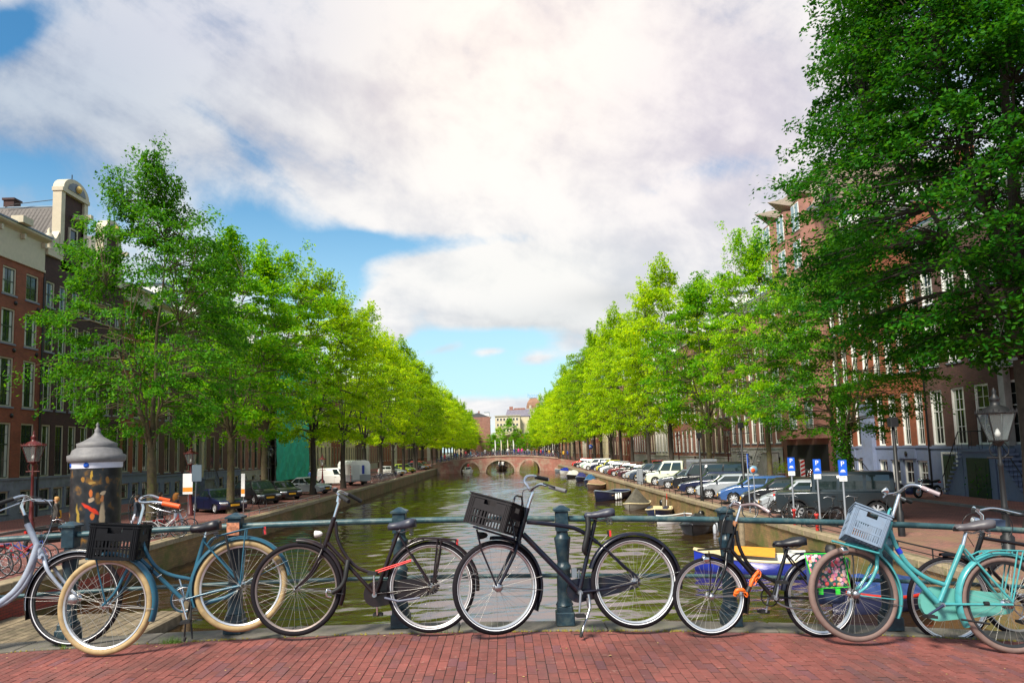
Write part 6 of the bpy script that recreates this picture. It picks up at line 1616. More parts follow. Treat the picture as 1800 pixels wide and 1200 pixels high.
# orange-red mooring rings posts on right edge
for i, (px, py) in enumerate(((1300, 925), (1345, 935))):
    p = atz(px, py, .03); t = thing('mooring_bollard', ['thin red', 'short red'][i]+' mooring post on the right quay edge by the blue boat', 'mooring post', (QR+.25, p.y, .03)); MB().lathe([(.06, 0), (.05, .5), (.08, .52), (.08, .6), (0, .56)], n=8).build('post', mat('mooring_red', (.45, .02, .015), .5), t)

# ------------------------------------------------------------------ advertising column
p = gp(168, 950); ax_, ay_ = -17.4, 25.0
ax_ = aty(168, 900, ay_).x
ac = thing('advertising_column', 'round advertising column with a pointed zinc roof and a dark painted poster of figures', 'advertising column', (ax_, ay_, 0))
za, zb_, zc_, zd = aty(168, 822, ay_).z, aty(168, 806, ay_).z, aty(168, 792, ay_).z, aty(168, 755, ay_).z
rad = (aty(210, 860, ay_).x-aty(128, 860, ay_).x)/2*.97
def poster_mat():
    m = bpy.data.materials.new('column_poster'); m.use_nodes = True; t = m.node_tree; b = t.nodes['Principled BSDF']; b.inputs['Roughness'].default_value = .4
    N = lambda ty: t.nodes.new(ty); L_ = t.links.new
    tc_ = N('ShaderNodeTexCoord'); n = N('ShaderNodeTexNoise'); n.inputs['Scale'].default_value = 2.6; n.inputs['Detail'].default_value = 5; L_(tc_.outputs['Object'], n.inputs['Vector'])
    cr = N('ShaderNodeValToRGB'); e = cr.color_ramp; e.elements[0].position = .42; e.elements[0].color = (.006, .008, .010, 1); e.elements[1].position = .76; e.elements[1].color = (.42, .18, .03, 1)
    x = e.elements.new(.56); x.color = (.022, .024, .026, 1); x = e.elements.new(.65); x.color = (.15, .075, .015, 1); L_(n.outputs['Fac'], cr.inputs[0]); cur = cr.outputs[0]
    sp = N('ShaderNodeSeparateXYZ'); L_(tc_.outputs['Object'], sp.inputs[0]); at = N('ShaderNodeMath'); at.operation = 'ARCTAN2'; L_(sp.outputs[1], at.inputs[0]); L_(sp.outputs[0], at.inputs[1])
    n2_ = N('ShaderNodeTexNoise'); n2_.inputs['Scale'].default_value = 5; L_(tc_.outputs['Object'], n2_.inputs['Vector']); cb = N('ShaderNodeCombineXYZ'); L_(at.outputs[0], cb.inputs[0]); L_(sp.outputs[2], cb.inputs[1])
    ad = N('ShaderNodeVectorMath'); ad.operation = 'MULTIPLY_ADD'; L_(n2_.outputs['Color'], ad.inputs[0]); ad.inputs[1].default_value = (.12, .16, 0); L_(cb.outputs[0], ad.inputs[2])
    # loose printed shapes (angle, height, half width, half height, tilt, colour): dark coat, red sash, pale collar, pale gown and gilt scraps
    for a_, z_, wa, wz_, an, c in ((-1.22, 1.45, .26, .62, 0, (.012, .020, .032)), (-1.26, 1.66, .075, .40, 1.05, (.62, .035, .008)), (-1.18, 1.42, .09, .12, 0, (.55, .13, .02)), (-1.23, 1.97, .14, .075, .2, (.42, .30, .20)), (-1.25, 2.17, .075, .12, 0, (.55, .14, .03)),
                                (-.80, 1.35, .12, .52, 0, (.40, .30, .19)), (-.80, .86, .17, .22, 0, (.40, .20, .04)), (-.82, 1.98, .065, .12, 0, (.45, .16, .05)), (-.80, 2.16, .12, .07, .2, (.44, .33, .22)), (-1.24, 2.78, .05, .16, 0, (.45, .26, .03)),
                                (-1.22, 2.52, .16, .05, 0, (.38, .22, .05)), (-1.58, 2.65, .09, .10, 0, (.30, .14, .02)), (-.62, 2.6, .09, .12, 0, (.28, .12, .02)), (-1.0, 2.1, .07, .10, 0, (.22, .10, .02)), (-1.75, 1.3, .07, .55, .2, (.30, .20, .03)), (-1.5, 3.2, .08, .08, 0, (.30, .12, .02))):
        mp = N('ShaderNodeMapping'); mp.vector_type = 'TEXTURE'; L_(ad.outputs[0], mp.inputs[0]); mp.inputs[1].default_value = (a_+.06, z_+.08, 0); mp.inputs[2].default_value = (0, 0, an); mp.inputs[3].default_value = (wa, wz_, 1)
        ln = N('ShaderNodeVectorMath'); ln.operation = 'LENGTH'; L_(mp.outputs[0], ln.inputs[0]); mr = N('ShaderNodeMapRange'); mr.inputs[1].default_value = 1.1; mr.inputs[2].default_value = .75; L_(ln.outputs['Value'], mr.inputs[0])
        mx = N('ShaderNodeMix'); mx.data_type = 'RGBA'; L_(mr.outputs[0], mx.inputs[0]); L_(cur, mx.inputs[6]); mx.inputs[7].default_value = (*c, 1); cur = mx.outputs[2]
    L_(cur, b.inputs['Base Color']); return m
MB().lathe([(rad, 0), (rad, za)], n=40).build('drum', poster_mat(), ac)
m_zinc = mat('zinc_roof', (.15, .145, .15), .6, var=.2, vscale=6, dirt=(.18, .17, .16), dirt_amt=.5, dirt_scale=5)
MB().lathe([(rad+.02, za), (rad+.03, zb_-.12)], n=40).build('white_band', mat('band_white', (.60, .60, .70), .5, var=.1), ac)
MB().lathe([(rad+.05, zb_-.12), (rad+.12, zb_-.06), (rad+.13, zb_+.12), (rad+.02, zb_+.16), (rad-.02, zb_+.3), (rad-.2, zb_+.42)], n=40).build('cornice', m_zinc, ac)
MB().lathe([(rad-.16, zb_+.40), (rad-.14, zb_+.52), (rad*.55, zb_+.52+(zd-.25-zb_-.52)*.38), (.20, zd-.25), (.12, zd-.15), (.09, zd-.08), (.10, zd), (.05, zd+.05), (.035, zd+.12), (.06, zd+.17), (.0, zd+.26)], n=32).build('roof', m_zinc, ac)
for a in (-2.35, -1.45):
    MB().lathe([(0, 0), (.09, 0), (.09, .01), (0, .01)], (math.cos(a)*(rad+.022), math.sin(a)*(rad+.022), za+.11), 10, axis=(math.cos(a), math.sin(a), 0)).build('blue_mark', m_sblue, ac)
# ------------------------------------------------------------------ flag poles behind the far bridge
for i, px in enumerate((870.5, 881, 892.5, 902.5)):
    Y = 158; a = aty(px, 795, Y); zt = aty(px, 773, Y).z
    t = thing('flag_pole', ['left end', 'second from left', 'second from right', 'right end'][i]+' one of the four white furled flag poles on the far bridge', 'flag pole', (a.x, Y, 1.2), 0, 'flag poles on the far bridge')
    MB().tube([(0, 0, 0), (0, 0, zt-1.2)], .06, 6).build('pole', bwhite, t); MB().tube([(.06, 0, zt-1.3), (.12, 0, zt-2.2), (.10, 0, zt-3.6)], [.05, .13, .06], 6).build('furled_flag', bwhite if i in (0, 3) else cream, t)

# ================================================================== PEOPLE
def person(label, x, y, z, face, h=1.72, top=(.02, .02, .03), legs=(.03, .04, .08), skin=(.42, .23, .15), hair=(.05, .025, .012), stride=.35, arm=.3, bag=None, long_=True, sh=1.0, group=None, cat='person'):
    t = thing('person', label, cat, (x, y, z), math.radians(face), group); k = h/1.75
    J = dict(pel=(0, 0, .93), sp=(0, 0, 1.15), ch=(0.01, 0, 1.36), nk=(0.01, 0, 1.50), hd=(.03, 0, 1.60), ht=(.035, 0, 1.69),
             hl=(0, .10, .90), kl=(stride*.42, .10, .50), al=(stride*.5, .10, .09), tl=(stride*.5+.17, .11, .03),
             hr=(0, -.10, .90), kr=(-stride*.12, -.10, .49), ar=(-stride*.62, -.10, .12), tr=(-stride*.62+.15, -.11, .03),
             sl=(0, .19*sh, 1.41), el=(-arm*.35, .24*sh, 1.13), wl=(-arm*.25, .23*sh, .88), fl=(-arm*.2, .22*sh, .78), sr=(0, -.19*sh, 1.41), er=(arm*.25, -.24*sh, 1.13), wr=(arm*.75, -.22*sh, .92), fr=(arm*.9, -.21*sh, .83))
    Rr = dict(pel=(.15, .12), sp=(.13, .10), ch=(.16, .11), nk=(.055, .055), hd=(.085, .095), ht=(.07, .08), hl=(.09, .09), kl=(.058, .058), al=(.04, .04), tl=(.035, .03), hr=(.09, .09), kr=(.058, .058), ar=(.04, .04), tr=(.035, .03),
              sl=(.058, .058), el=(.042, .042), wl=(.03, .03), fl=(.035, .02), sr=(.058, .058), er=(.042, .042), wr=(.03, .03), fr=(.035, .02))
    E_ = [('pel', 'sp'), ('sp', 'ch'), ('ch', 'nk'), ('nk', 'hd'), ('hd', 'ht'), ('pel', 'hl'), ('hl', 'kl'), ('kl', 'al'), ('al', 'tl'), ('pel', 'hr'), ('hr', 'kr'), ('kr', 'ar'), ('ar', 'tr'), ('ch', 'sl'), ('sl', 'el'), ('el', 'wl'), ('wl', 'fl'), ('ch', 'sr'), ('sr', 'er'), ('er', 'wr'), ('wr', 'fr')]
    names = list(J); me = bpy.data.meshes.new('person_base'); me.from_pydata([tuple(c*k for c in J[n_]) for n_ in names], [(names.index(a), names.index(b)) for a, b in E_], [])
    o = bpy.data.objects.new('person_base', me); COL.objects.link(o); o.modifiers.new('Skin', 'SKIN'); sb = o.modifiers.new('Sub', 'SUBSURF'); sb.levels = 1; sb.render_levels = 1
    for i, n_ in enumerate(names):
        me.skin_vertices[0].data[i].radius = (Rr[n_][0]*k, Rr[n_][1]*k); me.skin_vertices[0].data[i].use_root = (n_ == 'pel')
    dg = bpy.context.evaluated_depsgraph_get(); dg.update(); bm_ = bpy.data.meshes.new_from_object(o.evaluated_get(dg)); bpy.data.objects.remove(o)
    bm_.materials.clear()
    def cm(c, r_=.85): return mat('cloth_%d_%d_%d' % tuple(int(v*200) for v in c), c, r_, var=.2, vscale=8)
    for m_ in (cm(top), cm(legs), mat('skin_%d' % int(skin[0]*100), skin, .55), mat('shoe_black', (.02, .018, .016), .5)): bm_.materials.append(m_)
    for f in bm_.polygons:
        c = f.center/k; zc_ = c.z
        mi = 0
        if zc_ > 1.475: mi = 2
        elif zc_ < .085: mi = 3
        elif zc_ < .95 and abs(c.y) < .185*sh+.0: mi = 1
        elif abs(c.y) > .15 and zc_ < (.86 if long_ else 1.2): mi = 2
        f.material_index = mi; f.use_smooth = True
    link('body', bm_, t)
    hr_ = MB().lathe([(0, 0), (.05, .012), (.092, .055), (.104, .12), (.095, .19), (.05, .235), (0, .245)], (.012*k, 0, 1.53*k), 12)
    hr_.v = [(x_ - (.03 if x_ < 0 else .045*(1 if z_ < 1.70*k else 0)), y_, z_) for x_, y_, z_ in hr_.v]; hr_.build('hair', mat('hair_%d' % int(hair[0]*100), hair, .6), t)
    # hem of the jacket, and simple facial relief
    MB().lathe([(.165, 0), (.15, .1), (.13, .22)], (0, 0, .84*k), 12, smooth=True).build('jacket_hem', cm(top), t)
    b = MB(); b.add([(.115*k, -.012, 1.60*k), (.115*k, .012, 1.60*k), (.14*k, 0, 1.598*k), (.118*k, 0, 1.645*k)], [(0, 1, 2), (0, 2, 3), (1, 3, 2)]); b.build('nose', mat('skin_%d' % int(skin[0]*100), skin, .55), t)
    if bag: MB().cbox(-.14, .14, -.34, -.22, .75, 1.1, .03).build('bag_body', cm(bag), t); kids(t)[-1].name = 'shoulder_bag'; MB().tube([(0, -.28, 1.1), (.02, -.15, 1.42), (-.02, .08, 1.46)], .012, 5).build('bag_strap', cm(bag), t)
    return t
x, y = gp(110, 938); person('person with fair hair and a yellow shoulder bag walking left of the advertising column', x, y-.5, 0, 200, 1.7, (.05, .045, .04), (.03, .03, .035), hair=(.45, .25, .08), bag=(.65, .38, .03))
x, y = gp(270, 935); person('person in dark top and white trousers walking left, half behind the mossy trunk', x-.15, y-1.2, 0, 180, 1.72, (.03, .04, .06), (.62, .65, .75), stride=.5)
x, y = gp(292, 930); person('person in black beside the mossy trunk, walking away', x, y-.6, 0, 30, 1.74, (.02, .02, .025), (.02, .02, .03), stride=.3)
x, y = gp(317, 930); person('person with long orange hair, dark jacket and white trousers walking right', x, y-.4, 0, 10, 1.68, (.05, .045, .05), (.66, .70, .82), hair=(.55, .20, .03), stride=.5)
b = MB().lathe([(.05, 0), (.12, .08), (.13, .25), (.09, .36), (0, .42)], (-.06, 0, 1.30), 10); b.build('long_hair', mat('hair_54', (.55, .20, .03), .6), [o for o in bpy.data.objects if o.get('label', '').startswith('person with long orange')][0])
Y = 22.6/(ray(1394, 840).x/ray(1394, 840).y); person('person in brown coat and blue jeans standing by the ivy covered elm', 22.6, Y, .11, 190, 1.78, (.16, .07, .035), (.03, .10, .32), stride=.12)
person('person in dark brown coat standing beside the one in blue jeans', 23.4, Y+.4, .11, 170, 1.76, (.07, .04, .025), (.05, .03, .025), stride=.1)
x, y = gp(541, 868); person('person in dark clothes passing before the pale red house left of the silver saloon', -21, aty(541, 850, 62).y, 0, 20, 1.75, (.05, .02, .03), (.03, .02, .03))
x, y = gp(576, 850); person('person in a blue shirt behind the white panel van', -20.5, 76, 0, 90, 1.78, (.04, .12, .40), (.03, .03, .05))
Y = 20.6/(ray(1222, 815).x/ray(1222, 815).y)
for i, (c, w_) in enumerate((((.6, .03, .18), 'bright pink'), ((.30, .05, .22), 'plum'), ((.04, .03, .04), 'black'))):
    person('person in a %s top on the pavement behind the black van' % w_, 22.2+.9*i, 83-.6*i, .11, 150+60*i, 1.7, c, (.04, .04, .06), stride=.1)

# ================================================================== PARKED BICYCLES (mid and far)
def parked_bike(label, c, tyre=None, detail=True, cat='bicycle', grp='bicycles parked on the left quay', metal=(.4, .4, .42)):
    t = thing('bicycle', label, cat, (0, 0, 0), 0, grp); m = mat('bike_%d_%d_%d' % tuple(int(v*200) for v in c), c, .35, coat=.3); r = .345; w_ = 1.1; n = 24 if detail else 12
    MB().tube([(0, 0, r), (.45, 0, .30), (.27, 0, .88)], .015, 5).build('rear_triangle', m, t); k0 = kids(t)[-1]
    MB().tube([(.45, 0, .30), (.95, 0, .82), (.92, 0, .92)], .018, 6).build('down_tube', m, t)
    MB().tube([(.31, 0, .70), (.6, 0, .56), (.93, 0, .80)], .014, 5).build('top_tube', m, t); MB().tube([(0, 0, r), (.28, 0, .80)], .010, 4).build('seat_stay', m, t)
    MB().tube([(.94, 0, .80), (1.0, 0, .56), (w_, 0, r)], .013, 5).build('fork', m, t)
    wm = _bw.get(('w', detail))
    if wm is None:
        b = MB(); b.tube([(math.cos(2*PI*i/n)*r*.96, 0, math.sin(2*PI*i/n)*r*.96) for i in range(n)], .018, 5, closed=True); tm_ = b.mesh('wheel', m_rubber)
        b = MB(); b.tube([(math.cos(2*PI*i/n)*r*.90, 0, math.sin(2*PI*i/n)*r*.90) for i in range(n)], .010, 4, closed=True); rm_ = b.mesh('rim', m_steel)
        b = MB()
        for i in range(16 if detail else 8):
            a = 2*PI*i/(16 if detail else 8); b.tube([(math.cos(a)*.02, .02*(-1)**i, math.sin(a)*.02), (math.cos(a)*r*.9, 0, math.sin(a)*r*.9)], .0025 if detail else .004, 3, caps=False)
        _bw[('w', detail)] = wm = (tm_, rm_, b.mesh('spokes', m_steel))
    for x in (0, w_):
        q = link('wheel', wm[0], t); q.location = (x, 0, r); link('rim', wm[1], q); s_ = link('spokes', wm[2], q); s_['kind'] = 'stuff'
    b = MB(); b.tube([(math.cos(a)*(r+.03), 0, r+math.sin(a)*(r+.03)) for a in [PI*(.05+.85*i/10) for i in range(11)]], .022, 4, flat=.4); b.build('mudguard', m, t)
    MB().loft([[(.14, -.07, .93), (.14, .07, .93), (.14, .07, .95), (.14, -.07, .95)], [(.27, -.06, .92), (.27, .06, .92), (.27, .06, .95), (.27, -.06, .95)], [(.38, -.015, .93), (.38, .015, .93), (.38, .015, .955), (.38, -.015, .955)]]).build('saddle', m_rubber, t)
    MB().tube([(.92, 0, .9), (.90, 0, 1.05)], .012, 5).build('stem', m_steel, t); MB().tube([(.72, -.27, 1.02), (.86, -.22, 1.07), (.92, 0, 1.05), (.86, .22, 1.07), (.72, .27, 1.02)], .012, 5).build('handlebar', m_steel, t)
    MB().box(-.28, .12, -.06, .06, .74, .755).build('luggage_rack', m, t)
    return t
_bw = {}
BK = [parked_bike(l, c) for l, c in (('black parked bicycle at the head of the left quay rack, nearest the water', (.015, .015, .018)), ('red parked bicycle in the left quay rack', (.45, .02, .02)), ('white parked bicycle in the left quay rack', (.6, .6, .6)),
                                     ('blue parked bicycle in the left quay rack', (.03, .08, .35)), ('green parked bicycle in the left quay rack', (.04, .22, .05)), ('silver parked bicycle in the left quay rack', (.35, .36, .38)))]
cn = ['black', 'red', 'white', 'blue', 'green', 'silver']
rowsB = []
def put(i, x, y, ang, lean=8, z=0, label=None, grp=None, first=[True]*6):
    if first[i]: o = BK[i]; first[i] = False
    else: o = copy_tree(BK[i], label=label)
    o.location = (x, y, z); o.rotation_euler = (math.radians(lean), 0, math.radians(ang)); o['label'] = label or o['label']
    if grp: o['group'] = grp
    return o
rk = 'bicycles crammed in the racks on the left quay'
pos_w = ['nearest the bridge', 'second from the bridge', 'third from the bridge', 'fourth from the bridge', 'fifth from the bridge', 'sixth from the bridge', 'seventh from the bridge', 'eighth from the bridge', 'ninth from the bridge', 'tenth from the bridge', 'eleventh from the bridge', 'twelfth from the bridge']
order = [0, 2, 1, 5, 0, 3, 4, 2, 0, 5, 1, 3]
for k, i in enumerate(order):
    put(i, -15.6+random.uniform(-.1, .1), 17.2+k*.52, random.uniform(-12, 12)+(180 if k % 3 == 0 else 0)*0, random.uniform(-10, 10), 0, '%s bicycle in the front rack on the left quay, %s' % (cn[i], pos_w[k]), rk)
for k, i in enumerate([3, 0, 5, 0, 2, 1, 0, 4, 5, 0]):
    put(i, -17.9+random.uniform(-.1, .1), 17.8+k*.62, random.uniform(-15, 15), random.uniform(-10, 10), 0, '%s bicycle in the back rack on the left quay, %s' % (cn[i], pos_w[k]), rk)
for k, (i, px, py, a, w_) in enumerate([(2, 262, 948, 20, 'white bicycle with a child seat at the foot of the mossy elm'), (1, 275, 946, 60, 'red-framed bicycle leaning at the foot of the mossy elm'), (0, 250, 950, 100, 'black bicycle at the canal side left of the mossy elm'), (5, 285, 943, 40, 'silver bicycle right of the mossy elm'), (0, 290, 945, 130, 'dark bicycle tangled with the silver one by the mossy elm')]):
    x, y = gp(px, py); put(i, x, y, a, 5, 0, w_, 'bicycles round the mossy elm')
for k, (i, px, py, a, w_) in enumerate([(0, 240, 906, 10, 'dark bicycle against the orange house behind the column'), (5, 252, 905, 30, 'silver bicycle against the orange house behind the column'), (0, 436, 897, 60, 'bicycle with a pale rim behind the second trunk'), (0, 388, 872, 80, 'black bicycle at the steps of the cream-doored house'), (3, 400, 870, 40, 'blue bicycle at the steps of the cream-doored house')]):
    x, y = gp(px, py); put(i, x, y, a, 5, 0, w_, 'bicycles scattered along the left street')
for k in range(12):
    y = 80+k*1.3; put([0, 5, 0, 2, 0, 3][k % 6], -15.2, y, random.uniform(-15, 15), random.uniform(-8, 8), 0, '%s bicycle in the rack past the white trailer, %s' % (cn[[0, 5, 0, 2, 0, 3][k % 6]], pos_w[k].replace('the bridge', 'the trailer')), 'bicycles racked past the white trailer')
for k, (i, px, py, a, w_) in enumerate([(0, 1318, 925, 100, 'black bicycle leaning on the edge-on parking sign pole'), (0, 1345, 912, 170, 'dark bicycle before the silver-white striped hatchback'), (0, 1425, 926, 10, 'black bicycle with a crate leaning on the right quay rail'), (0, 1470, 925, 20, 'black bicycle at the pole of the rightmost parking sign')]):
    p = atz(px, py, 0); put(i, max(p.x, QR+.6), p.y, a, 4, 0, w_, 'bicycles at the right quay poles')
# bikes crowding along the far bridge railing, and people crossing it
fbm = []
for i in range(4):
    b = MB(); c = [m_black, m_steel, mat('bike_wine', (.3, .03, .05), .4), mat('bike_bluegrey', (.08, .12, .3), .4)][i]; r = .34
    for x in (0, 1.1): b.tube([(x+math.cos(2*PI*k/10)*r, 0, r+math.sin(2*PI*k/10)*r) for k in range(10)], .022, 3, closed=True)
    b.tube([(0, 0, r), (.45, 0, .3), (.27, 0, .92)], .02, 3); b.tube([(.45, 0, .3), (.93, 0, .85), (.9, 0, 1.05)], .02, 3); b.tube([(.93, 0, .85), (1.1, 0, r)], .02, 3); b.box(.15, .4, -.06, .06, .9, .96); b.box(.72, .92, -.28, .28, 1.02, 1.06)
    fbm.append(b.mesh('bicycle', c))
tint = ['black', 'grey', 'wine', 'blue-grey']
nb = 0
posw = ['above the left arch', 'between the left and middle arches', 'above the middle arch', 'above the right arch', 'at the right ramp', 'at the left ramp']
for row, yy in ((0, 144.7), (1, 146.0)):
    x = QL+.2
    while x < QR-1.2:
        i = random.randrange(4); o = link('bicycle', fbm[i]); o.location = (x, yy, fdeck(x+.5)+.02); o.rotation_euler = (random.uniform(-.15, .15), 0, random.uniform(-.5, .5)+(PI if random.random() < .5 else 0))
        if abs(o.rotation_euler[2]) > 1.5: o.location.x += 1.1
        wh = posw[5] if x < -9 else posw[0] if x < -4.9 else posw[1] if x < -3.6 else posw[2] if x < 2.2 else posw[3] if x < 7.3 else posw[4]; tag(o, 'tiny %s bicycle %s far bridge railing, %s' % (tint[i], ('against', 'behind')[row], wh), 'bicycle', 'tiny %s bicycles on the far bridge %s' % (tint[i], wh)); x += random.uniform(.55, 1.0); nb += 1
cols = [((.55, .03, .05), 'red'), ((.05, .25, .35), 'teal'), ((.7, .7, .68), 'white'), ((.03, .06, .3), 'blue'), ((.75, .05, .3), 'pink'), ((.03, .03, .035), 'black'), ((.6, .35, .03), 'orange'), ((.3, .3, .32), 'grey')]
pp = {}
fx = [(-12.9, 3), (-12.2, 0), (-11.4, 2), (-10.2, 3), (-9.6, 1), (-8.9, 5), (-7.9, 0), (-6.9, 1), (-5.6, 5), (-3.9, 7), (-2.2, 2), (-.9, 5), (.8, 2), (2.1, 3), (3.0, 4), (3.7, 4), (4.9, 7), (6.3, 5), (7.6, 0), (8.0, 3), (9.3, 6), (10.1, 2), (11.2, 5), (12.3, 6), (13.1, 3)]
used_lab = {}
posw = ['above the left arch', 'between the left and middle arches', 'above the middle arch', 'above the right arch', 'at the right ramp', 'at the left ramp']
for j, (x, ci) in enumerate(fx):
    c, nm = cols[ci]; z = fdeck(min(max(x, QL), QR)); where = posw[5] if x < -9 else posw[0] if x < -4.9 else posw[1] if x < -3.6 else posw[2] if x < 2.2 else posw[3] if x < 7.3 else posw[4]
    lb = 'distant person in a %s top on the far bridge, %s' % (nm, where); gp_ = 'people in %s on the far bridge' % nm
    if ci not in pp: pp[ci] = person(lb, x, 147.4, z, 20+40*(j % 7), 1.7+.05*(j % 4), c, (.04, .05, .10), group=gp_)
    else: o = copy_tree(pp[ci], (x, 147.2+.25*(j % 4), z), math.radians(50*j), lb)
# people in the dark boat
for j, (dx, dy, ci) in enumerate(((-.6, 1, 2), (.3, .2, 2), (.6, -1.2, 5), (-.4, -.8, 5), (.1, 1.6, 7))):
    o = copy_tree(pp[ci], (db.location.x+dx, db.location.y+dy, WZ+.35), 1.2*j, 'distant passenger in a %s top standing in the dark boat under the middle arch' % cols[ci][1]); o['group'] = 'passengers in the dark boat'
o = copy_tree(pp[0], (wb.location.x, wb.location.y+.9, WZ+.35), -1.5, 'distant person in a red top steering the white launch'); o['group'] = 'crew of the launch'

# ------------------------------------------------------------------ motorbikes and small things on the right pavement
def motorbike(label, x, y, ang, c, z=.11):
    t = thing('motorcycle', label, 'motorcycle', (x, y, z), math.radians(ang), 'motorcycles parked by the houses'); m = paint('moto_%d' % int(c[0]*100), c)
    for xx, w_ in ((-.65, .15), (.70, .10)):
        q = MB().lathe([(.20, -w_/2), (.28, -w_/2), (.31, -w_*.2), (.31, w_*.2), (.28, w_/2), (.20, w_/2)], (0, 0, 0), 20, axis=(0, 1, 0), caps=False).build('wheel', m_rubber, t); q.location = (xx, 0, .31)
        b = MB(); b.lathe([(.19, -.03), (.215, -.03), (.215, .03), (.19, .03)], (0, 0, 0), 20, axis=(0, 1, 0), caps=False); b.lathe([(0, -.06), (.05, -.06), (.05, .06), (0, .06)], (0, 0, 0), 8, axis=(0, 1, 0))
        for k in range(8): a = k*PI/4; b.tube([(0, 0, 0), (math.cos(a)*.2, 0, math.sin(a)*.2)], .008, 4, caps=False)
        b.build('rim', m_alloy, q)
    MB().loft([[(.35, -.06, .82), (.35, .06, .82), (.35, .06, .92), (.35, -.06, .92)], [(.15, -.15, .72), (.15, .15, .72), (.15, .11, .98), (.15, -.11, .98)], [(-.15, -.12, .72), (-.15, .12, .72), (-.15, .08, .92), (-.15, -.08, .92)]]).build('fuel_tank', m, t)
    MB().loft([[(-.1, -.11, .76), (-.1, .11, .76), (-.1, .10, .84), (-.1, -.10, .84)], [(-.5, -.13, .74), (-.5, .13, .74), (-.5, .11, .84), (-.5, -.11, .84)], [(-.85, -.08, .84), (-.85, .08, .84), (-.85, .07, .90), (-.85, -.07, .90)]]).build('seat', m_rubber, t)
    b = MB(); b.cbox(-.25, .28, -.16, .16, .28, .66, .05)
    for i in range(5): b.box(-.1, .2, -.19, .19, .45+i*.05, .465+i*.05)
    b.build('engine', m_trim, t)
    for sy in (.09, -.09): MB().tube([(.70, sy, .31), (.38, sy, 1.0)], .022, 6).build('fork_leg', m_chrome, t)
    MB().tube([(.20, -.36, 1.06), (.34, -.2, 1.10), (.38, 0, 1.04), (.34, .2, 1.10), (.20, .36, 1.06)], .013, 6).build('handlebar', m_chrome, t)
    MB().lathe([(0, 0), (.09, .01), (.10, .06), (.05, .13), (0, .14)], (.55, 0, .90), 12, axis=(-1, 0, 0)).build('headlight', m_chrome, t)
    MB().tube([(.1, .17, .3), (-.3, .2, .28), (-.85, .2, .42)], [.03, .035, .045], 8).build('exhaust', m_chrome, t); MB().box(-.92, -.85, -.07, .07, .72, .80).build('tail_light', m_tail, t)
    MB().tube([(math.cos(a)*.36+.70, 0, .31+math.sin(a)*.36) for a in [PI*(.15+.7*i/6) for i in range(7)]], .05, 6, flat=.3).build('front_fender', m, t)
    MB().tube([(-.05, .12, .35), (-.1, .32, .02)], .012, 5).build('kickstand', m_steel, t)
def at_px(px, py, z=.11): p = atz(px, py, z); return p.x, p.y
x, y = at_px(1632, 874); motorbike('black motorcycle with red tail lamp parked before the blue-grey plinth', x, y, 200, (.015, .015, .018))
x, y = at_px(1470, 845); motorbike('orange-red motorcycle parked left of the carved stone band house', 21.7, 50.5, 230, (.45, .06, .02))
x, y = at_px(1600, 868); t = thing('rubbish_bag', 'dark blue rubbish bag beside the black motorcycle', 'bag', (x, y, .11)); MB().lathe([(.2, 0), (.26, .1), (.24, .3), (.1, .45), (.04, .5), (.07, .58), (0, .58)], n=10).build('bag', mat('bag_blue', (.015, .03, .10), .35), t)
x, y = gp(228, 925); motorbike('dark scooter-like motorcycle right of the advertising column', -17.0, 27.2, 60, (.02, .02, .022), 0)
x, y = gp(418, 888); motorbike('pinkish grey motorcycle left of the mossy second trunk', -17.2, 44.0, 120, (.30, .20, .22), 0)
# benches and planters with flowers at the houses
def planter(label, x, y, z, m_leaf, n=260, s=.5):
    t = thing('potted_plant', label, 'plant', (x, y, z)); MB().lathe([(.22, 0), (.30, .4), (.33, .42), (.33, .48), (.28, .48)], n=12).build('pot', m_plinth2, t)
    r = np.random.default_rng(int(abs(x*100))); P_ = []
    for _ in range(n):
        c = r.normal(0, .28*s*2, 3)*np.array([1, 1, .8])+np.array([0, 0, .85]); n_ = r.normal(0, 1, 3); n_ /= np.linalg.norm(n_); d1 = np.cross(n_, r.normal(0, 1, 3)); d1 /= np.linalg.norm(d1); d2 = np.cross(n_, d1); q = .06
        P_.append([c-d2*q, c+d1*q*.6, c+d2*q, c-d1*q*.6])
    o = link('foliage', quad_mesh('foliage', np.array(P_), m_leaf), t); o['kind'] = 'stuff'
planter('leafy green pot plant at the door of the cream-doored house', FLX+.6, 63, 0, L_mid); planter('yellow-green young tree in a pot before the red brick house with white windows', 23.6, 61, .11, L_yel, 420, .8)
planter('green creeper pot at the right edge by the blue-grey plinth', 24.2, 35.6, .11, L_dark, 300, .7); planter('white-flowered hanging basket plant beside the orange house door', FLX+.5, 50.6, 3.6, L_mid, 200, .5)
# ================================================================== FOREGROUND BICYCLES
m_cable = mat('brake_cable', (.01, .01, .012), .4); m_spoke = mat('spoke_steel', (.50, .48, .44), .35, .7)
m_rimsil = mat('silver_rim', (.62, .62, .64), .3, .7); m_lether = mat('saddle_black', (.011, .011, .016), .42, var=.3, vscale=12); m_saddgrey = mat('saddle_grey', (.085, .078, .088), .45, var=.15)
m_staym = mat('dull_stay_steel', (.22, .22, .23), .5, .6)
m_refl = mat('red_reflector', (.62, .012, .01), .15, coat=.5)
def frame_paint(n, c): return mat(n, c, .32, 0, var=.12, vscale=18, coat=.2, spec=.35, dirt=(c[0]*.5+.035, c[1]*.4+.018, c[2]*.35+.010), dirt_amt=.5, dirt_scale=11)
F_teal = frame_paint('frame_teal', (.020, .095, .15)); F_black = frame_paint('frame_black', (.005, .005, .007)); F_brown = frame_paint('frame_brown_black', (.012, .006, .008))
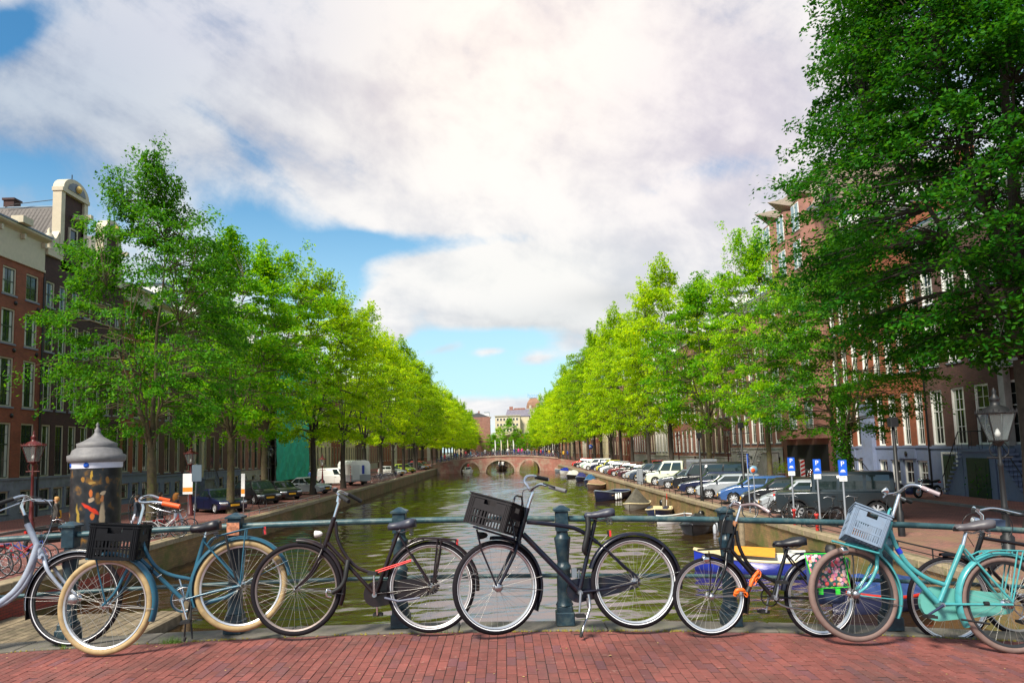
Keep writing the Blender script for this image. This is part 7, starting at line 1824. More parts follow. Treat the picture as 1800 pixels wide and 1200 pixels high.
F_navy = frame_paint('frame_blue_black', (.005, .006, .016)); F_mint = frame_paint('frame_mint', (.055, .29, .31)); F_lav = frame_paint('frame_lavender', (.30, .34, .42))
T_cream = mat('cream_tyre', (.37, .26, .125), .7, var=.18, vscale=20, dirt=(.17, .12, .07), dirt_amt=.6, dirt_scale=8); T_black = mat('tyre_black', (.009, .007, .010), .8, spec=.2, var=.2, vscale=20); T_brown = mat('tyre_grey_brown', (.17, .11, .095), .75, var=.15, vscale=20)
m_whitel = mat('white_tyre_line', (.75, .75, .78), .5)

class Bike:
    """a bicycle standing in a leaning plane; outlines are traced in that plane from the hub positions"""
    def __init__(s, label, Fpx, Rpx, YF, YR, rF, rR, lean=7, grp='bicycles leaning on the bridge railing'):
        s.F = aty(*Fpx, YF); s.R = aty(*Rpx, YR); s.rF, s.rR = rF, rR
        s.ex = (s.F-s.R).normalized()
        la = math.radians(lean); u0 = Vector((0, math.sin(la), math.cos(la))); s.up = (u0-s.ex*u0.dot(s.ex)).normalized()
        s.n = s.ex.cross(s.up).normalized()
        if s.n.y > 0: s.n = -s.n
        base = s.R-s.up*rR; s.o = Vector((base.x, base.y, base.z))
        s.t = thing('bicycle', label, 'bicycle', s.o, 0, grp)
        s.gF, s.gR = (s.F-s.up*rF), base
        print('BIKE', label[:30], 'F ground gap %.3f' % (s.gF.z-deck(s.gF.x)), 'R gap %.3f' % (base.z-deck(base.x)), 'wb %.2f' % (s.F-s.R).length)
    def P(s, px, py, off=0.0):
        q = s.R+s.n*off; d = ray(px, py); t = (q-EYE).dot(s.n)/d.dot(s.n); return EYE+d*t-s.o
    def pts(s, L, off=0.0, sub_=0):
        out = [s.P(a[0], a[1], (a[2] if len(a) > 2 else off)) for a in L]
        if sub_ and len(out) > 2: out = catmull(out, sub_)
        return out
    def tube(s, name, L, r, m, off=0.0, n=8, sm=0, parent=None):
        P_ = s.pts(L, off, sm)
        if isinstance(r, (list, tuple)) and len(r) == 2: r = [r[0]+(r[1]-r[0])*i/(len(P_)-1) for i in range(len(P_))]
        return MB().tube(P_, r, n).build(name, m, parent or s.t)
    def wheel(s, which, tyre, tr, rimm=m_rimsil, spokes=36, steer=0, rimw=.012, line=None, hub=.03, hubr=None, drum=None):
        c = (s.F if which == 'F' else s.R)-s.o; r = s.rF if which == 'F' else s.rR
        q = Quaternion(s.up, math.radians(steer)); n_ = q @ s.n; e = q @ s.ex; u = s.up
        W = sub('wheel', s.t); N = 56
        C = lambda rr, k, off=0: c+e*(math.cos(2*PI*k/N)*rr)+u*(math.sin(2*PI*k/N)*rr)+n_*off
        MB().tube([C(r-tr, k) for k in range(N)], tr, 10, closed=True, upv=n_).build('tyre', tyre, W)
        if line:
            b = MB()
            for sg in (1, -1):
                for k in range(N): b.quad(C(r-tr*1.62, k, sg*tr*.84), C(r-tr*1.62, k+1, sg*tr*.84), C(r-tr*1.35, k+1, sg*tr*.98), C(r-tr*1.35, k, sg*tr*.98))
            b.build('tyre_line', line, W)
        b = MB(); r1, r0 = r-tr*1.85, r-tr*1.85-rimw
        for k in range(N):
            b.quad(C(r1, k, tr*.72), C(r1, k+1, tr*.72), C(r0, k+1, tr*.5), C(r0, k, tr*.5)); b.quad(C(r1, k, -tr*.72), C(r1, k+1, -tr*.72), C(r0, k+1, -tr*.5), C(r0, k, -tr*.5))
            b.quad(C(r0, k, tr*.5), C(r0, k+1, tr*.5), C(r0, k+1, -tr*.5), C(r0, k, -tr*.5)); b.quad(C(r1, k, tr*.72), C(r1, k+1, tr*.72), C(r1, k+1, -tr*.72), C(r1, k, -tr*.72))
        b.sm = [True]*len(b.sm); b.build('rim', rimm, W)
        b = MB(); hr = hubr or .018
        for k in range(spokes):
            sg = 1 if k % 2 else -1; a0 = 2*PI*(k+(2.4 if (k//2) % 2 else -2.4))/spokes; a1 = 2*PI*k/spokes
            p0 = c+(e*math.cos(a0)+u*math.sin(a0))*hr+n_*(sg*hub); p1 = c+(e*math.cos(a1)+u*math.sin(a1))*(r0+.002)
            b.tube([p0, p1], .00115, 3, caps=False)
        sp = b.build('spokes', m_spoke, W); sp['kind'] = 'stuff'
        b = MB(); b.lathe([(.006, -.062), (.006, -.05), (hr+.004, -hub-.003), (hr+.004, -hub+.003), (.014, -hub+.006), (.014, hub-.006), (hr+.004, hub-.003), (hr+.004, hub+.003), (.006, .05), (.006, .062)], c, 12, axis=n_); b.build('hub', m_chrome, W)
        if drum: MB().lathe([(0, hub+.006), (drum, hub+.006), (drum*1.02, hub+.016), (drum*.7, hub+.028), (.012, hub+.032), (0, hub+.034)], c, 20, axis=n_).build('drum_brake', m_steel, W)
        s.W = getattr(s, 'W', {}); s.W[which] = (c, n_, e)
    def fender(s, which, a0, a1, m, gap=.022, w=.030, steer=0, flap=None, edge=None):
        c = (s.F if which == 'F' else s.R)-s.o; r = (s.rF if which == 'F' else s.rR)+gap
        q = Quaternion(s.up, math.radians(steer)); n_ = q @ s.n; e = q @ s.ex; u = s.up; rings = []; N = 26
        for i in range(N+1):
            a = math.radians(a0+(a1-a0)*i/N); d = e*math.cos(a)+u*math.sin(a); pr = [(-w, -.016), (-w*.9, -.004), (-w*.55, .006), (0, .010), (w*.55, .006), (w*.9, -.004), (w, -.016)]
            rings.append([c+d*(r+z)+n_*y for y, z in pr]+[c+d*(r+z-.0025)+n_*y*.96 for y, z in pr[::-1]])
        MB().loft(rings).build('mudguard', m, s.t)
        if edge:
            for sg in (1, -1): MB().tube([r_[0 if sg < 0 else 6] for r_ in rings], .003, 4).build('mudguard_edge', edge, s.t)
        if flap is not None:
            a = math.radians(a1); d = e*math.cos(a)+u*math.sin(a); tdir = (rings[-1][3]-rings[-2][3]).normalized(); p = rings[-1]
            MB().add([p[0], p[6], p[6]+tdir*.07+n_*.008, p[0]+tdir*.07-n_*.008, p[3], p[3]+tdir*.075], [(0, 4, 5, 3), (4, 1, 2, 5)]).build('mud_flap', flap, s.t)
        # stays
        for sg in (1, -1):
            a = math.radians(a1+(a0-a1)*.12); d = e*math.cos(a)+u*math.sin(a)
            MB().tube([c+n_*sg*.048, c+d*(r-.002)+n_*sg*w], .0024, 5).build('mudguard_stay', m_staym, s.t)
    def fork(s, L, m, r=(.013, .008), spread=.048, steer=0):
        c = (s.F-s.o); q = Quaternion(s.up, math.radians(steer)); n_ = q @ s.n
        P_ = s.pts(L, 0, 5)
        for sg in (1, -1):
            PP = [p+n_*sg*(spread*min(1, i/(len(P_)*.25))*1.0) for i, p in enumerate(P_)]; MB().tube(PP, [r[0]+(r[1]-r[0])*i/(len(PP)-1) for i in range(len(PP))], 8).build('fork_blade', m, s.t)
        MB().tube([P_[0]+n_*.05, P_[0]-n_*.05], .014, 8).build('fork_crown', m, s.t)
    def stays(s, name, A, m, r=.008, spread=.058, bend=.5):
        P_ = s.pts(A, 0, 3)
        for sg in (1, -1):
            MB().tube([p+s.n*sg*(spread*(.35+.65*i/(len(P_)-1))) for i, p in enumerate(P_)], r, 7).build(name, m, s.t)
    def saddle(s, x0, x1, y0, y1, m=m_lether, tilt=0, post=None, springs=True, nose=-1):
        """nose towards the left of the picture"""
        a, c = s.P(x0, (y0+y1)/2), s.P(x1, (y0+y1)/2); L = (a-c).length; ex = (a-c).normalized(); up = s.up; n_ = s.n; h = (s.P(x0, y0)-s.P(x0, y1)).length
        q = Quaternion(n_, math.radians(tilt)); ex = q @ ex; up = q @ up; rings = []
        prof = [(0, .030, .10, .42), (.06, .045, -.05, .60), (.2, .045, -.06, .62), (.42, .062, -.02, .70), (.62, .092, .02, .86), (.8, .108, .12, .98), (.93, .100, .16, 1.0), (1, .060, .20, .92)]
        mid = (a+c)/2
        for u_, w_, lo, hi in prof:
            p = a+(c-a)*u_; z1 = (hi-.5)*h; z0 = (lo-.5)*h
            rings.append([p+n_*w_+up*(z0+.1*h), p+n_*w_*.98+up*(z1-.18*h), p+n_*w_*.6+up*(z1-.02*h), p+up*z1*.98, p-n_*w_*.6+up*(z1-.02*h), p-n_*w_*.98+up*(z1-.18*h), p-n_*w_+up*(z0+.1*h), p+up*(z0+.3*h)])
        o = MB().loft(rings).build('saddle', m, s.t)
        b = MB()
        for sg in (.5, -.5):
            b.tube([a+(c-a)*.1-up*h*.25+n_*sg*.02, a+(c-a)*.5-up*(h*.55+.01)+n_*sg*.04, a+(c-a)*.85-up*h*.35+n_*sg*.09], .0035, 5)
            if springs:
                base = a+(c-a)*.84+n_*sg*.11; b.tube([base-up*(h*.35+k*.0045)+ (ex*math.cos(k*1.5)+n_*math.sin(k*1.5))*.013 for k in range(14)], .003, 4)
        b.build('saddle_rails', m_steel, o)
    def lamp(s, name, px, py, r, L, m, off=0.0, lens=None, d=None):
        p = s.P(px, py, off); ax = d or (s.ex+s.up*-.05).normalized()
        o = MB().lathe([(0, -L), (r*.55, -L*.85), (r*.85, -L*.5), (r, 0), (r*1.03, .006), (r*.95, .012)], p, 14, axis=ax).build(name, m, s.t)
        MB().lathe([(0, .016), (r*.6, .014), (r*.93, .008)], p, 14, axis=ax).build('lens', lens or m_lamp, o); return o
    def reflector(s, px, py, w=.018, h=.03, off=0):
        p = s.P(px, py, off); MB().obox(p, s.ex, s.n, s.up, .008, w, h).build('tail_light', m_refl, s.t); MB().obox(p+s.ex*.012, s.ex, s.n, s.up, .006, w*.9, h*.9).build('tail_light_housing', m_trim, s.t)
    def crank(s, bb, pa, m=m_chrome, ring=.085, ringm=None, both=True):
        c = s.P(*bb); q = s.P(*pa, .07)-(c+s.n*.07); L = min(q.length, .17) ; q = q.normalized()*L
        MB().lathe([(.018, -.06), (.020, -.04), (.020, .04), (.018, .06)], c, 12, axis=s.n).build('bottom_bracket', m_steel, s.t)
        o = MB().tube([c+s.n*.062, c+s.n*.07+q*.5, c+s.n*.072+q], [.011, .009, .008], 7).build('crank', m, s.t)
        def pedal(p, sg):
            b = MB(); b.obox(p+s.n*sg*.05, s.ex, s.n, s.up, .034, .042, .010); b.obox(p+s.n*sg*.05+s.up*.012, s.ex, s.n, s.up, .030, .012, .004); b.build('pedal', m_rubber, o)
        pedal(c+s.n*.072+q, 1)
        o2 = MB().tube([c-s.n*.062, c-s.n*.072-q], [.010, .008], 7).build('crank', m, s.t); pedal(c-s.n*.072-q, -1)
        if ring:
            b = MB(); b.tube([c-s.n*.045+(s.ex*math.cos(2*PI*k/28)+s.up*math.sin(2*PI*k/28))*ring for k in range(28)], .006, 5, closed=True)
            for k in range(5): b.tube([c-s.n*.045, c-s.n*.045+(s.ex*math.cos(k*2*PI/5)+s.up*math.sin(k*2*PI/5))*ring], .005, 4)
            b.build('chainring', ringm or m_steel, s.t)
    def chain(s, name, L, r, m, off=0, links=True):
        P_ = s.pts(L, off, 6); b = MB()
        tot = sum((P_[i+1]-P_[i]).length for i in range(len(P_)-1)); n = max(3, int(tot/(r*2.4))); out = []
        for k in range(n):
            d = tot*k/(n-1) if n > 1 else 0; i = 0; 
            while i < len(P_)-2 and d > (P_[i+1]-P_[i]).length: d -= (P_[i+1]-P_[i]).length; i += 1
            seg = P_[i+1]-P_[i]; out.append((P_[i]+seg*min(1, d/max(seg.length, 1e-6)), seg.normalized()))
        for k, (p, t_) in enumerate(out):
            side = t_.orthogonal().normalized(); 
            if k % 2: side = t_.cross(side)
            b.tube([p+t_*(math.cos(a)*r*1.7)+side*(math.sin(a)*r) for a in [i*PI/4 for i in range(8)]], r*.42, 4, closed=True)
        b.build(name, m, s.t)
def catmull(P_, n):
    out = []; Q = [P_[0]*2-P_[1]]+P_+[P_[-1]*2-P_[-2]]
    for i in range(1, len(Q)-2):
        for k in range(n):
            t = k/n; a, b_, c, d = Q[i-1], Q[i], Q[i+1], Q[i+2]
            out.append(.5*((2*b_)+(c-a)*t+(2*a-5*b_+4*c-d)*t*t+(3*b_-a-3*c+d)*t**3))
    out.append(P_[-1]); return out

def crate(label, bike, BL, BR, TL, offs, depth, m, cat='crate', tiltup=0, nslat=11):
    """slotted plastic crate; BL, BR, TL are the corners of its near side, offs their distances in front of the bicycle's plane"""
    a, b_, c = bike.P(*BL, offs[0])+bike.o, bike.P(*BR, offs[1])+bike.o, bike.P(*TL, offs[2])+bike.o
    ex = (b_-a); W = ex.length; ex.normalize(); up = (c-a); up = (up-ex*up.dot(ex)); H = up.length; up.normalize(); dn = ex.cross(up).normalized()
    if dn.y < 0: dn = -dn
    t = thing('crate', label, cat, a); 
    def side(o, e, w_, n, nslat, handle=True):
        """one wall in the plane (e, up), thickness along n"""
        Bx = lambda x0, x1, z0, z1, p=0.0, th=.0035: B_.obox(o+e*(x0+x1)/2+up*(z0+z1)/2+n*(-p/2+th/2), e, n, up, abs(x1-x0)/2, (th+p)/2, abs(z1-z0)/2)
        B_ = MB(); pw = w_*.13
        Bx(0, pw, 0, H, .002); Bx(w_-pw, w_, 0, H, .0021); Bx(pw, w_-pw, 0, H*.07, .001); Bx(pw, w_-pw, H*.93, H, .0012)
        Bx(pw, w_-pw, H*.27, H*.32, .0023); Bx(pw, w_-pw, H*.51, H*.56, .0024)
        hx0, hx1 = w_*.36, w_*.66
        Bx(pw, hx0, H*.56, H*.93); Bx(hx1, w_-pw, H*.56, H*.93); Bx(hx0, hx1, H*.56, H*.72); Bx(hx0, hx1, H*.90, H*.931)
        for k in range(3): Bx(pw*(.15+.3*k), pw*(.28+.3*k), .0, H, .006); Bx(w_-pw*(.28+.3*k), w_-pw*(.15+.3*k), 0, H, .0062)
        sw = (w_-2*pw)/nslat
        for k in range(nslat):
            Bx(pw+sw*(k+.0), pw+sw*(k+.48), H*.07, H*.27); Bx(pw+sw*(k+.0), pw+sw*(k+.48), H*.32, H*.51)
        return B_.build('side_panel', m, t)
    z = Vector((0, 0, 0)); th = .004
    side(z, ex, W, dn, nslat); side(dn*depth, ex, W, -dn, nslat); side(z+dn*.004, dn, depth-.008, ex, 8); side(ex*W+dn*.004, dn, depth-.008, -ex, 8)
    B_ = MB()
    for zz_, ww_ in ((H-.004, .011), (H-.026, .007)):
        for o, e, w_, n in ((z, ex, W, dn), (dn*depth, ex, W, -dn), (z, dn, depth, ex), (ex*W, dn, depth, -ex)):
            B_.obox(o+e*w_/2+up*zz_-n*ww_/2, e, n, up, w_/2+ww_, ww_/2+.0005*(1+zz_), .0045)
    B_.build('rim', m, t)
    B_ = MB(); nb_ = 9
    for k in range(nb_): B_.obox(ex*(W*(k+.5)/nb_)+dn*depth/2+up*.006, ex, dn, up, W/nb_*.32, depth/2-.004, .003)
    for k in range(6): B_.obox(dn*(depth*(k+.5)/6)+ex*W/2+up*.002, ex, dn, up, W/2-.004, depth/6*.2, .003)
    B_.build('base_grid', m, t)
    return t
m_crblk = mat('black_crate_plastic', (.005, .005, .007), .5, spec=.2, var=.3, vscale=14); m_crbrn = mat('dusty_black_crate_plastic', (.011, .008, .010), .5, spec=.25, var=.35, vscale=12); m_crgrey = mat('blue_grey_crate_plastic', (.15, .205, .29), .5, var=.12, vscale=8, dirt=(.14, .15, .18), dirt_amt=.5, dirt_scale=9)

def bar_grip(B, L, r, m, name='grip'): return B.tube(name, L, r, m, 0, 10)
def rack(B, top, strut, m, w_=.055, tail=None, n=3):
    """rear carrier: outline tubes, cross bars, struts to the hub"""
    P_ = B.pts(top, 0, 4)
    rk_ = MB()
    for sg in (1, -1): rk_.tube([p+B.n*sg*w_ for p in P_], .006, 6)
    rk_.tube([P_[-1]+B.n*w_, P_[-1]-B.n*w_], .006, 6); rk_.tube([P_[len(P_)//2]+B.n*w_, P_[len(P_)//2]-B.n*w_], .005, 6); rk_.tube([P_[int(len(P_)*.75)]+B.n*w_, P_[int(len(P_)*.75)]-B.n*w_], .005, 6)
    for o in (-.02, .02): rk_.tube([p+B.n*o for p in P_[len(P_)//3:]], .004, 5)
    o = rk_.build('rear_rack', m, B.t)
    for st in strut:
        S = B.pts(st)
        for sg in (1, -1): MB().tube([S[0]+B.n*sg*w_, S[1]+B.n*sg*.058], .006, 6).build('rack_strut', m, o)

# ---------------------------------------------------------------- A: lavender-grey bicycle cut by the left edge
A = Bike('lavender-grey bicycle with a black front wheel, cut by the left edge of the photo', (133, 1052), (-118, 1068), 5.80, 5.66, .362, .362, 5)
A.wheel('F', T_black, .020, mat('black_rim', (.02, .02, .022), .4), 28, steer=-6, line=m_whitel, drum=.045, hubr=.03); A.wheel('R', T_black, .020, mat('black_rim', (.02, .02, .022), .4), 28, line=m_whitel)
A.fender('F', 60, 190, F_black, steer=-6, edge=F_lav, flap=F_black); A.fender('R', -5, 165, F_black, edge=F_lav)
A.tube('head_tube', [(48, 920), (76, 980)], .024, F_lav); A.fork([(76, 978), (100, 1015), (133, 1052)], F_lav, (.017, .010), steer=-6)
A.tube('main_tube', [(68, 955), (52, 1000), (30, 1035), (-5, 1062), (-50, 1082)], [.030, .026], F_lav, sm=4); A.tube('upper_tube', [(64, 972), (48, 1020), (20, 1052), (-10, 1068)], [.020, .018], F_lav, sm=4)
A.tube('seat_tube', [(-72, 965), (-48, 1080)], .017, F_lav); A.stays('chain_stay', [(-50, 1080), (-118, 1068)], F_lav); A.stays('seat_stay', [(-74, 985), (-118, 1066)], F_lav)
A.tube('stem_boot', [(50, 925), (44, 905)], [.022, .016], m_rubber); A.tube('stem', [(44, 906), (38, 890), (46, 872, 0)], .014, m_chrome)
A.tube('handlebar', [(92, 880, -.16), (62, 880, -.10), (46, 872, 0), (34, 872, .05), (12, 880, .12), (-10, 888, .22)], .011, m_chrome, sm=4); A.tube('grip', [(24, 876, .10), (12, 880, .12), (-10, 888, .22)], .017, m_rubber); A.tube('grip', [(60, 884, -.10), (92, 884, -.16)], .015, m_rubber)
A.tube('brake_lever', [(34, 884, .06), (10, 893, .15), (-5, 899, .2)], .006, m_chrome)
A.tube('brake_cable', [(30, 884, .05), (60, 877, .03), (84, 880, 0), (92, 900, 0), (86, 935, .02), (66, 975, .03)], .003, mat('grey_cable', (.3, .33, .4), .4), sm=6); A.tube('brake_cable', [(20, 884, .08), (60, 872, .05), (90, 890, .02), (88, 925, .02), (72, 950, .03)], .003, m_cable, sm=6)
A.saddle(-98, -48, 930, 948); A.crank((-48, 1080), (-60, 1110)); A.tube('seat_post', [(-72, 965), (-76, 945)], .012, m_chrome)
A.tube('kickstand', [(-60, 1080), (-75, 1130)], .008, m_trim)

# ---------------------------------------------------------------- B: teal bicycle with cream tyres
B = Bike('teal blue bicycle with cream tyres, orange grips and a black crate on its front rack', (186, 1063), (424, 1028), 5.44, 5.66, .355, .345, 6)
B.wheel('F', T_cream, .025, m_rimsil, 36, steer=-14, hubr=.022); B.wheel('R', T_cream, .025, m_rimsil, 36, hubr=.024, hub=.032)
B.fender('F', 88, 205, F_teal, steer=-14, w=.034); B.fender('R', -18, 176, F_teal, w=.034)
B.tube('head_tube', [(246, 922), (237, 984)], .021, F_teal)
B.tube('top_tube', [(248, 928), (254, 962), (272, 993), (298, 1009), (334, 1017)], .0145, F_teal, sm=6); B.tube('down_tube', [(238, 974), (322, 1053)], .0165, F_teal)
B.tube('seat_tube', [(360, 944), (328, 1053)], .0165, F_teal); B.stays('chain_stay', [(324, 1053), (372, 1040), (424, 1028)], F_teal, .009); B.stays('seat_stay', [(358, 950), (424, 1024)], F_teal, .008)
B.fork([(236, 984), (224, 1010), (208, 1040), (186, 1063)], F_teal, (.014, .008), steer=-14)
B.tube('seat_post', [(360, 946), (362, 934)], .013, m_chrome); B.saddle(334, 388, 913, 937, m_lether)
B.tube('stem', [(245, 922), (252, 892), (250, 884)], .012, m_chrome)
B.tube('handlebar', [(288, 884, .20), (270, 882, .16), (254, 883, .08), (245, 880, 0), (250, 874, -.08), (265, 871, -.16), (281, 876, -.20)], .0115, m_chrome, sm=5)
B.tube('grip', [(286, 884, .20), (316, 890, .22)], .019, m_orange, n=12); B.tube('grip', [(279, 876, -.20), (298, 880, -.22)], .017, m_orange, n=12)
B.tube('brake_lever', [(262, 888, .15), (275, 894, .19), (300, 900, .2)], .005, m_chrome); B.tube('brake_cable', [(250, 880, .05), (236, 872, .05), (231, 900, .03), (236, 950, .03), (240, 985, .02)], .003, m_cable, sm=6)
B.tube('brake_cable', [(256, 874, -.05), (236, 868, 0), (226, 895, .02), (234, 940, .02)], .003, m_cable, sm=6)
B.crank((322, 1053), (329, 1091), ring=.085); c_ = B.P(322, 1053)
MB().tube([c_-B.n*.045+(B.ex*math.cos(2*PI*k/28)+B.up*math.sin(2*PI*k/28))*.095 for k in range(28)], .007, 6, closed=True).build('chain_guard_ring', F_teal, B.t)
B.tube('chain_guard', [(352, 1062, -.05), (395, 1050, -.05), (418, 1038, -.05)], [.020, .012], F_teal)
rack(B, [(366, 957), (378, 944), (410, 935), (440, 928), (463, 926)], [[(433, 930), (424, 1026)]], F_teal, w_=.06); B.reflector(466, 932, off=0); B.reflector(492, 968, .016, .028)
B.tube('mudguard_stay', [(426, 1026, .05), (470, 1003, .05), (507, 984, .05)], .004, F_teal)
B.tube('luggage_strap', [(396, 940, .065), (404, 975, .065), (416, 1022, .065)], [.010, .009], m_trim)
for dx in (-1, 1): B.tube('kickstand_leg', [(335, 1056, .03*dx), (331+5*dx, 1095, .05*dx), (331+7*dx, 1122, .07*dx)], .007, m_trim)
B.tube('kickstand_foot', [(326, 1119, .07), (323, 1126, .07)], .012, m_rubber)
# front carrier frame
for sg in (1, -1):
    B.tube('carrier_strut', [(186, 1061, .055*sg), (174, 1010, .07*sg), (169, 982, .09*sg)], .006, F_teal)
B.tube('carrier_loop', [(238, 985, .1), (241, 940, .1), (243, 921, .05), (243, 921, -.05), (240, 940, -.1), (238, 985, -.1)], .007, F_teal, sm=3)
B.tube('carrier_base', [(150, 982, .1), (238, 984, .1), (238, 984, -.1), (150, 982, -.1)], .006, F_teal)
B.tube('head_stay', [(236, 990, .02), (233, 960, .04), (240, 935, .05)], .006, F_teal)
B.chain('lock_chain', [(267, 999), (264, 1012), (262, 1022), (258, 1035), (248, 1046), (244, 1060), (252, 1068)], .010, m_steel if False else m_trim, off=.03)
o_ = B.P(263, 1020, .04); MB().obox(o_, B.ex, B.n, B.up, .014, .010, .024).build('padlock', mat('brass', (.3, .2, .12), .4, .8), B.t)
B.tube('white_tie', [(276, 1014, .02), (284, 1009, .02)], .0025, m_whitel)
crate('black slotted plastic crate on the front rack of the teal bicycle', B, (150, 981), (236, 984), (139, 917), (.15, .17, .15), .30, m_crblk, nslat=10)

# ---------------------------------------------------------------- C: old black ladies' bicycle
C = Bike('old black step-through bicycle with white headlamp and full chaincase left of centre', (521, 1034), (758, 1030), 5.64, 5.66, .350, .345, 6)
C.wheel('F', T_black, .020, mat('rusty_rim', (.20, .16, .15), .45, .6), 36); C.wheel('R', T_black, .021, mat('dull_rim', (.42, .38, .38), .4, .6), 36, line=m_whitel, hubr=.024, hub=.032)
C.fender('F', 88, 200, F_brown, w=.030); C.fender('R', 12, 186, F_brown, w=.032)
C.tube('head_tube', [(588, 908), (571, 960)], .0195, F_brown); C.tube('top_tube', [(590, 916), (593, 945), (604, 970), (623, 993), (645, 1004), (668, 1008)], .0135, F_brown, sm=6)
C.tube('down_tube', [(574, 952), (658, 1043)], .0155, F_brown); C.tube('seat_tube', [(700, 934), (660, 1044)], .0155, F_brown); C.stays('chain_stay', [(660, 1043), (720, 1036), (758, 1030)], F_brown, .008); C.stays('seat_stay', [(702, 941), (730, 985), (758, 1027)], F_brown, .0075)
C.fork([(569, 960), (560, 985), (545, 1010), (521, 1034)], F_brown, (.013, .008))
C.tube('stem', [(587, 910), (597, 876), (596, 870)], .011, m_chrome); C.tube('stem_clamp', [(594, 882), (597, 868)], .017, m_chrome)
C.tube('handlebar', [(600, 871, .14), (592, 867, .07), (592, 866, 0), (598, 863, -.1), (610, 868, -.18)], .011, m_chrome, sm=5); C.tube('grip', [(598, 871, .15), (613, 881, .24)], .016, m_rubber, n=10); C.tube('grip', [(612, 868, -.2), (635, 881, -.26)], .016, m_rubber, n=10)
C.lamp('bell', 589, 860, .022, .02, m_rubber, .04, d=C.up)
C.lamp('headlight', 556, 938, .026, .05, bwhite, 0); C.tube('headlight_bracket', [(563, 945), (565, 960)], .005, m_trim)
C.saddle(682, 731, 910, 932, m_saddgrey if False else mat('saddle_slate', (.035, .038, .058), .45)); C.tube('seat_post', [(700, 936), (705, 924)], .012, m_chrome)
rack(C, [(720, 956), (730, 946), (760, 945), (802, 948)], [[(777, 948), (765, 1022)], [(770, 948), (762, 1024)]], F_brown, w_=.06); C.reflector(804, 954)
# full chaincase behind the frame
cbb, chb = C.P(660, 1044), C.R-C.o; ofs = -C.n*.05
def caseoutline(b0, r0, b1, r1, e, u, n_=10):
    P_ = []
    for k in range(n_+1): a = PI/2+PI*k/n_; P_.append(b1-e*(0)+(e*math.cos(a-PI if False else a))*r1*(-1 if (b0-b1).dot(e) < 0 else 1)*1.0+u*math.sin(a)*r1)
    return P_
def chaincase(BK_, bbp, rb, rh, m, offn=-.05, th=.018, name='chaincase', hubpt=None):
    b0 = BK_.P(*bbp); h0 = hubpt or (BK_.R-BK_.o); d = (b0-h0); L = d.length; e = d.normalized(); u = (BK_.up-e*BK_.up.dot(e)).normalized(); P_ = []
    for k in range(13): a = -PI/2+PI*k/12; P_.append(b0+e*math.cos(a)*rb+u*math.sin(a)*rb)
    for k in range(13): a = PI/2+PI*k/12; P_.append(h0+e*math.cos(a)*rh+u*math.sin(a)*rh)
    n = len(P_); V = [p+BK_.n*(offn-th) for p in P_]+[p+BK_.n*(offn+th) for p in P_]
    return MB().add(V, [tuple(range(n)), tuple(reversed(range(n, 2*n)))]+[(i, (i+1) % n, (i+1) % n+n, i+n) for i in range(n)]).build(name, m, BK_.t)
chaincase(C, (660, 1044), .098, .062, F_brown)
MB().tube([C.R-C.o-C.n*.03+(C.ex*math.cos(2*PI*k/20)+C.up*math.sin(2*PI*k/20))*.045 for k in range(20)], .006, 5, closed=True).build('sprocket_guard', F_brown, C.t)
C.crank((660, 1044), (657, 1007), ring=None); C.tube('kickstand', [(676, 1050, .05), (700, 1056, .06), (738, 1050, .07)], .009, mat('kickstand_blue_grey', (.10, .11, .16), .45))
for dy in (0, 4): C.tube('red_stick', [(660, 1003+dy, .05), (723, 983+dy*.6, .05)], .005, mat('red_stick', (.65, .02, .02), .4))
C.tube('lock_sleeve', [(612, 984, .03), (609, 1000, .045), (606, 1018, .05), (598, 1032, .05), (584, 1041, .04)], [.020, .018], m_trim, sm=4); C.tube('shackle', [(584, 1040, .03), (575, 1036, .04), (574, 1046, .04), (582, 1049, .02)], .008, m_chrome, sm=3)
C.tube('mudguard_stay', [(758, 1030, .05), (800, 1012, .05), (826, 1003, .04)], .0028, m_staym)
C.tube('fork_rod', [(522, 1034, .05), (575, 1034, .05)], .003, F_brown)

# ---------------------------------------------------------------- D: big black transport bicycle in the centre
Dk = Bike('black transport bicycle with curved top tube and a tilted crate, centre of the photo', (873, 1031), (1116, 1022), 5.56, 5.66, .350, .350, 6)
Dk.wheel('F', T_black, .024, m_rimsil, 36, steer=14, line=m_whitel, hubr=.024, drum=.035); Dk.wheel('R', T_black, .024, m_rimsil, 36, line=m_whitel, hubr=.026, hub=.032)
Dk.fender('F', 84, 200, F_navy, steer=14, w=.034, flap=F_navy); Dk.fender('R', 18, 190, F_navy, w=.034)
Dk.tube('head_tube', [(927, 892), (911, 950)], .021, F_navy); Dk.tube('top_tube', [(926, 917), (960, 920), (990, 924), (1010, 928), (1030, 938), (1050, 953)], .0165, F_navy, sm=5)
Dk.tube('down_tube', [(919, 938), (1016, 1037)], .022, F_navy); Dk.tube('seat_tube', [(1045, 920), (1019, 1036)], .0165, F_navy); Dk.stays('seat_stay', [(1048, 951), (1070, 970), (1098, 996), (1117, 1012), (1116, 1022)], F_navy, .0085); Dk.stays('chain_stay', [(1020, 1040), (1070, 1033), (1116, 1022)], F_navy, .010)
Dk.fork([(910, 952), (893, 990), (873, 1030)], F_navy, (.015, .010), steer=14)
Dk.tube('stem', [(926, 897), (931, 880), (936, 866), (933, 860)], [.016, .013], m_chrome, sm=3)
Dk.tube('handlebar', [(962, 853, .18), (950, 851, .12), (940, 856, .06), (933, 862, 0), (927, 853, -.06), (922, 845, -.10), (926, 837, -.14), (938, 836, -.18), (946, 838, -.22)], .012, m_chrome, sm=5)
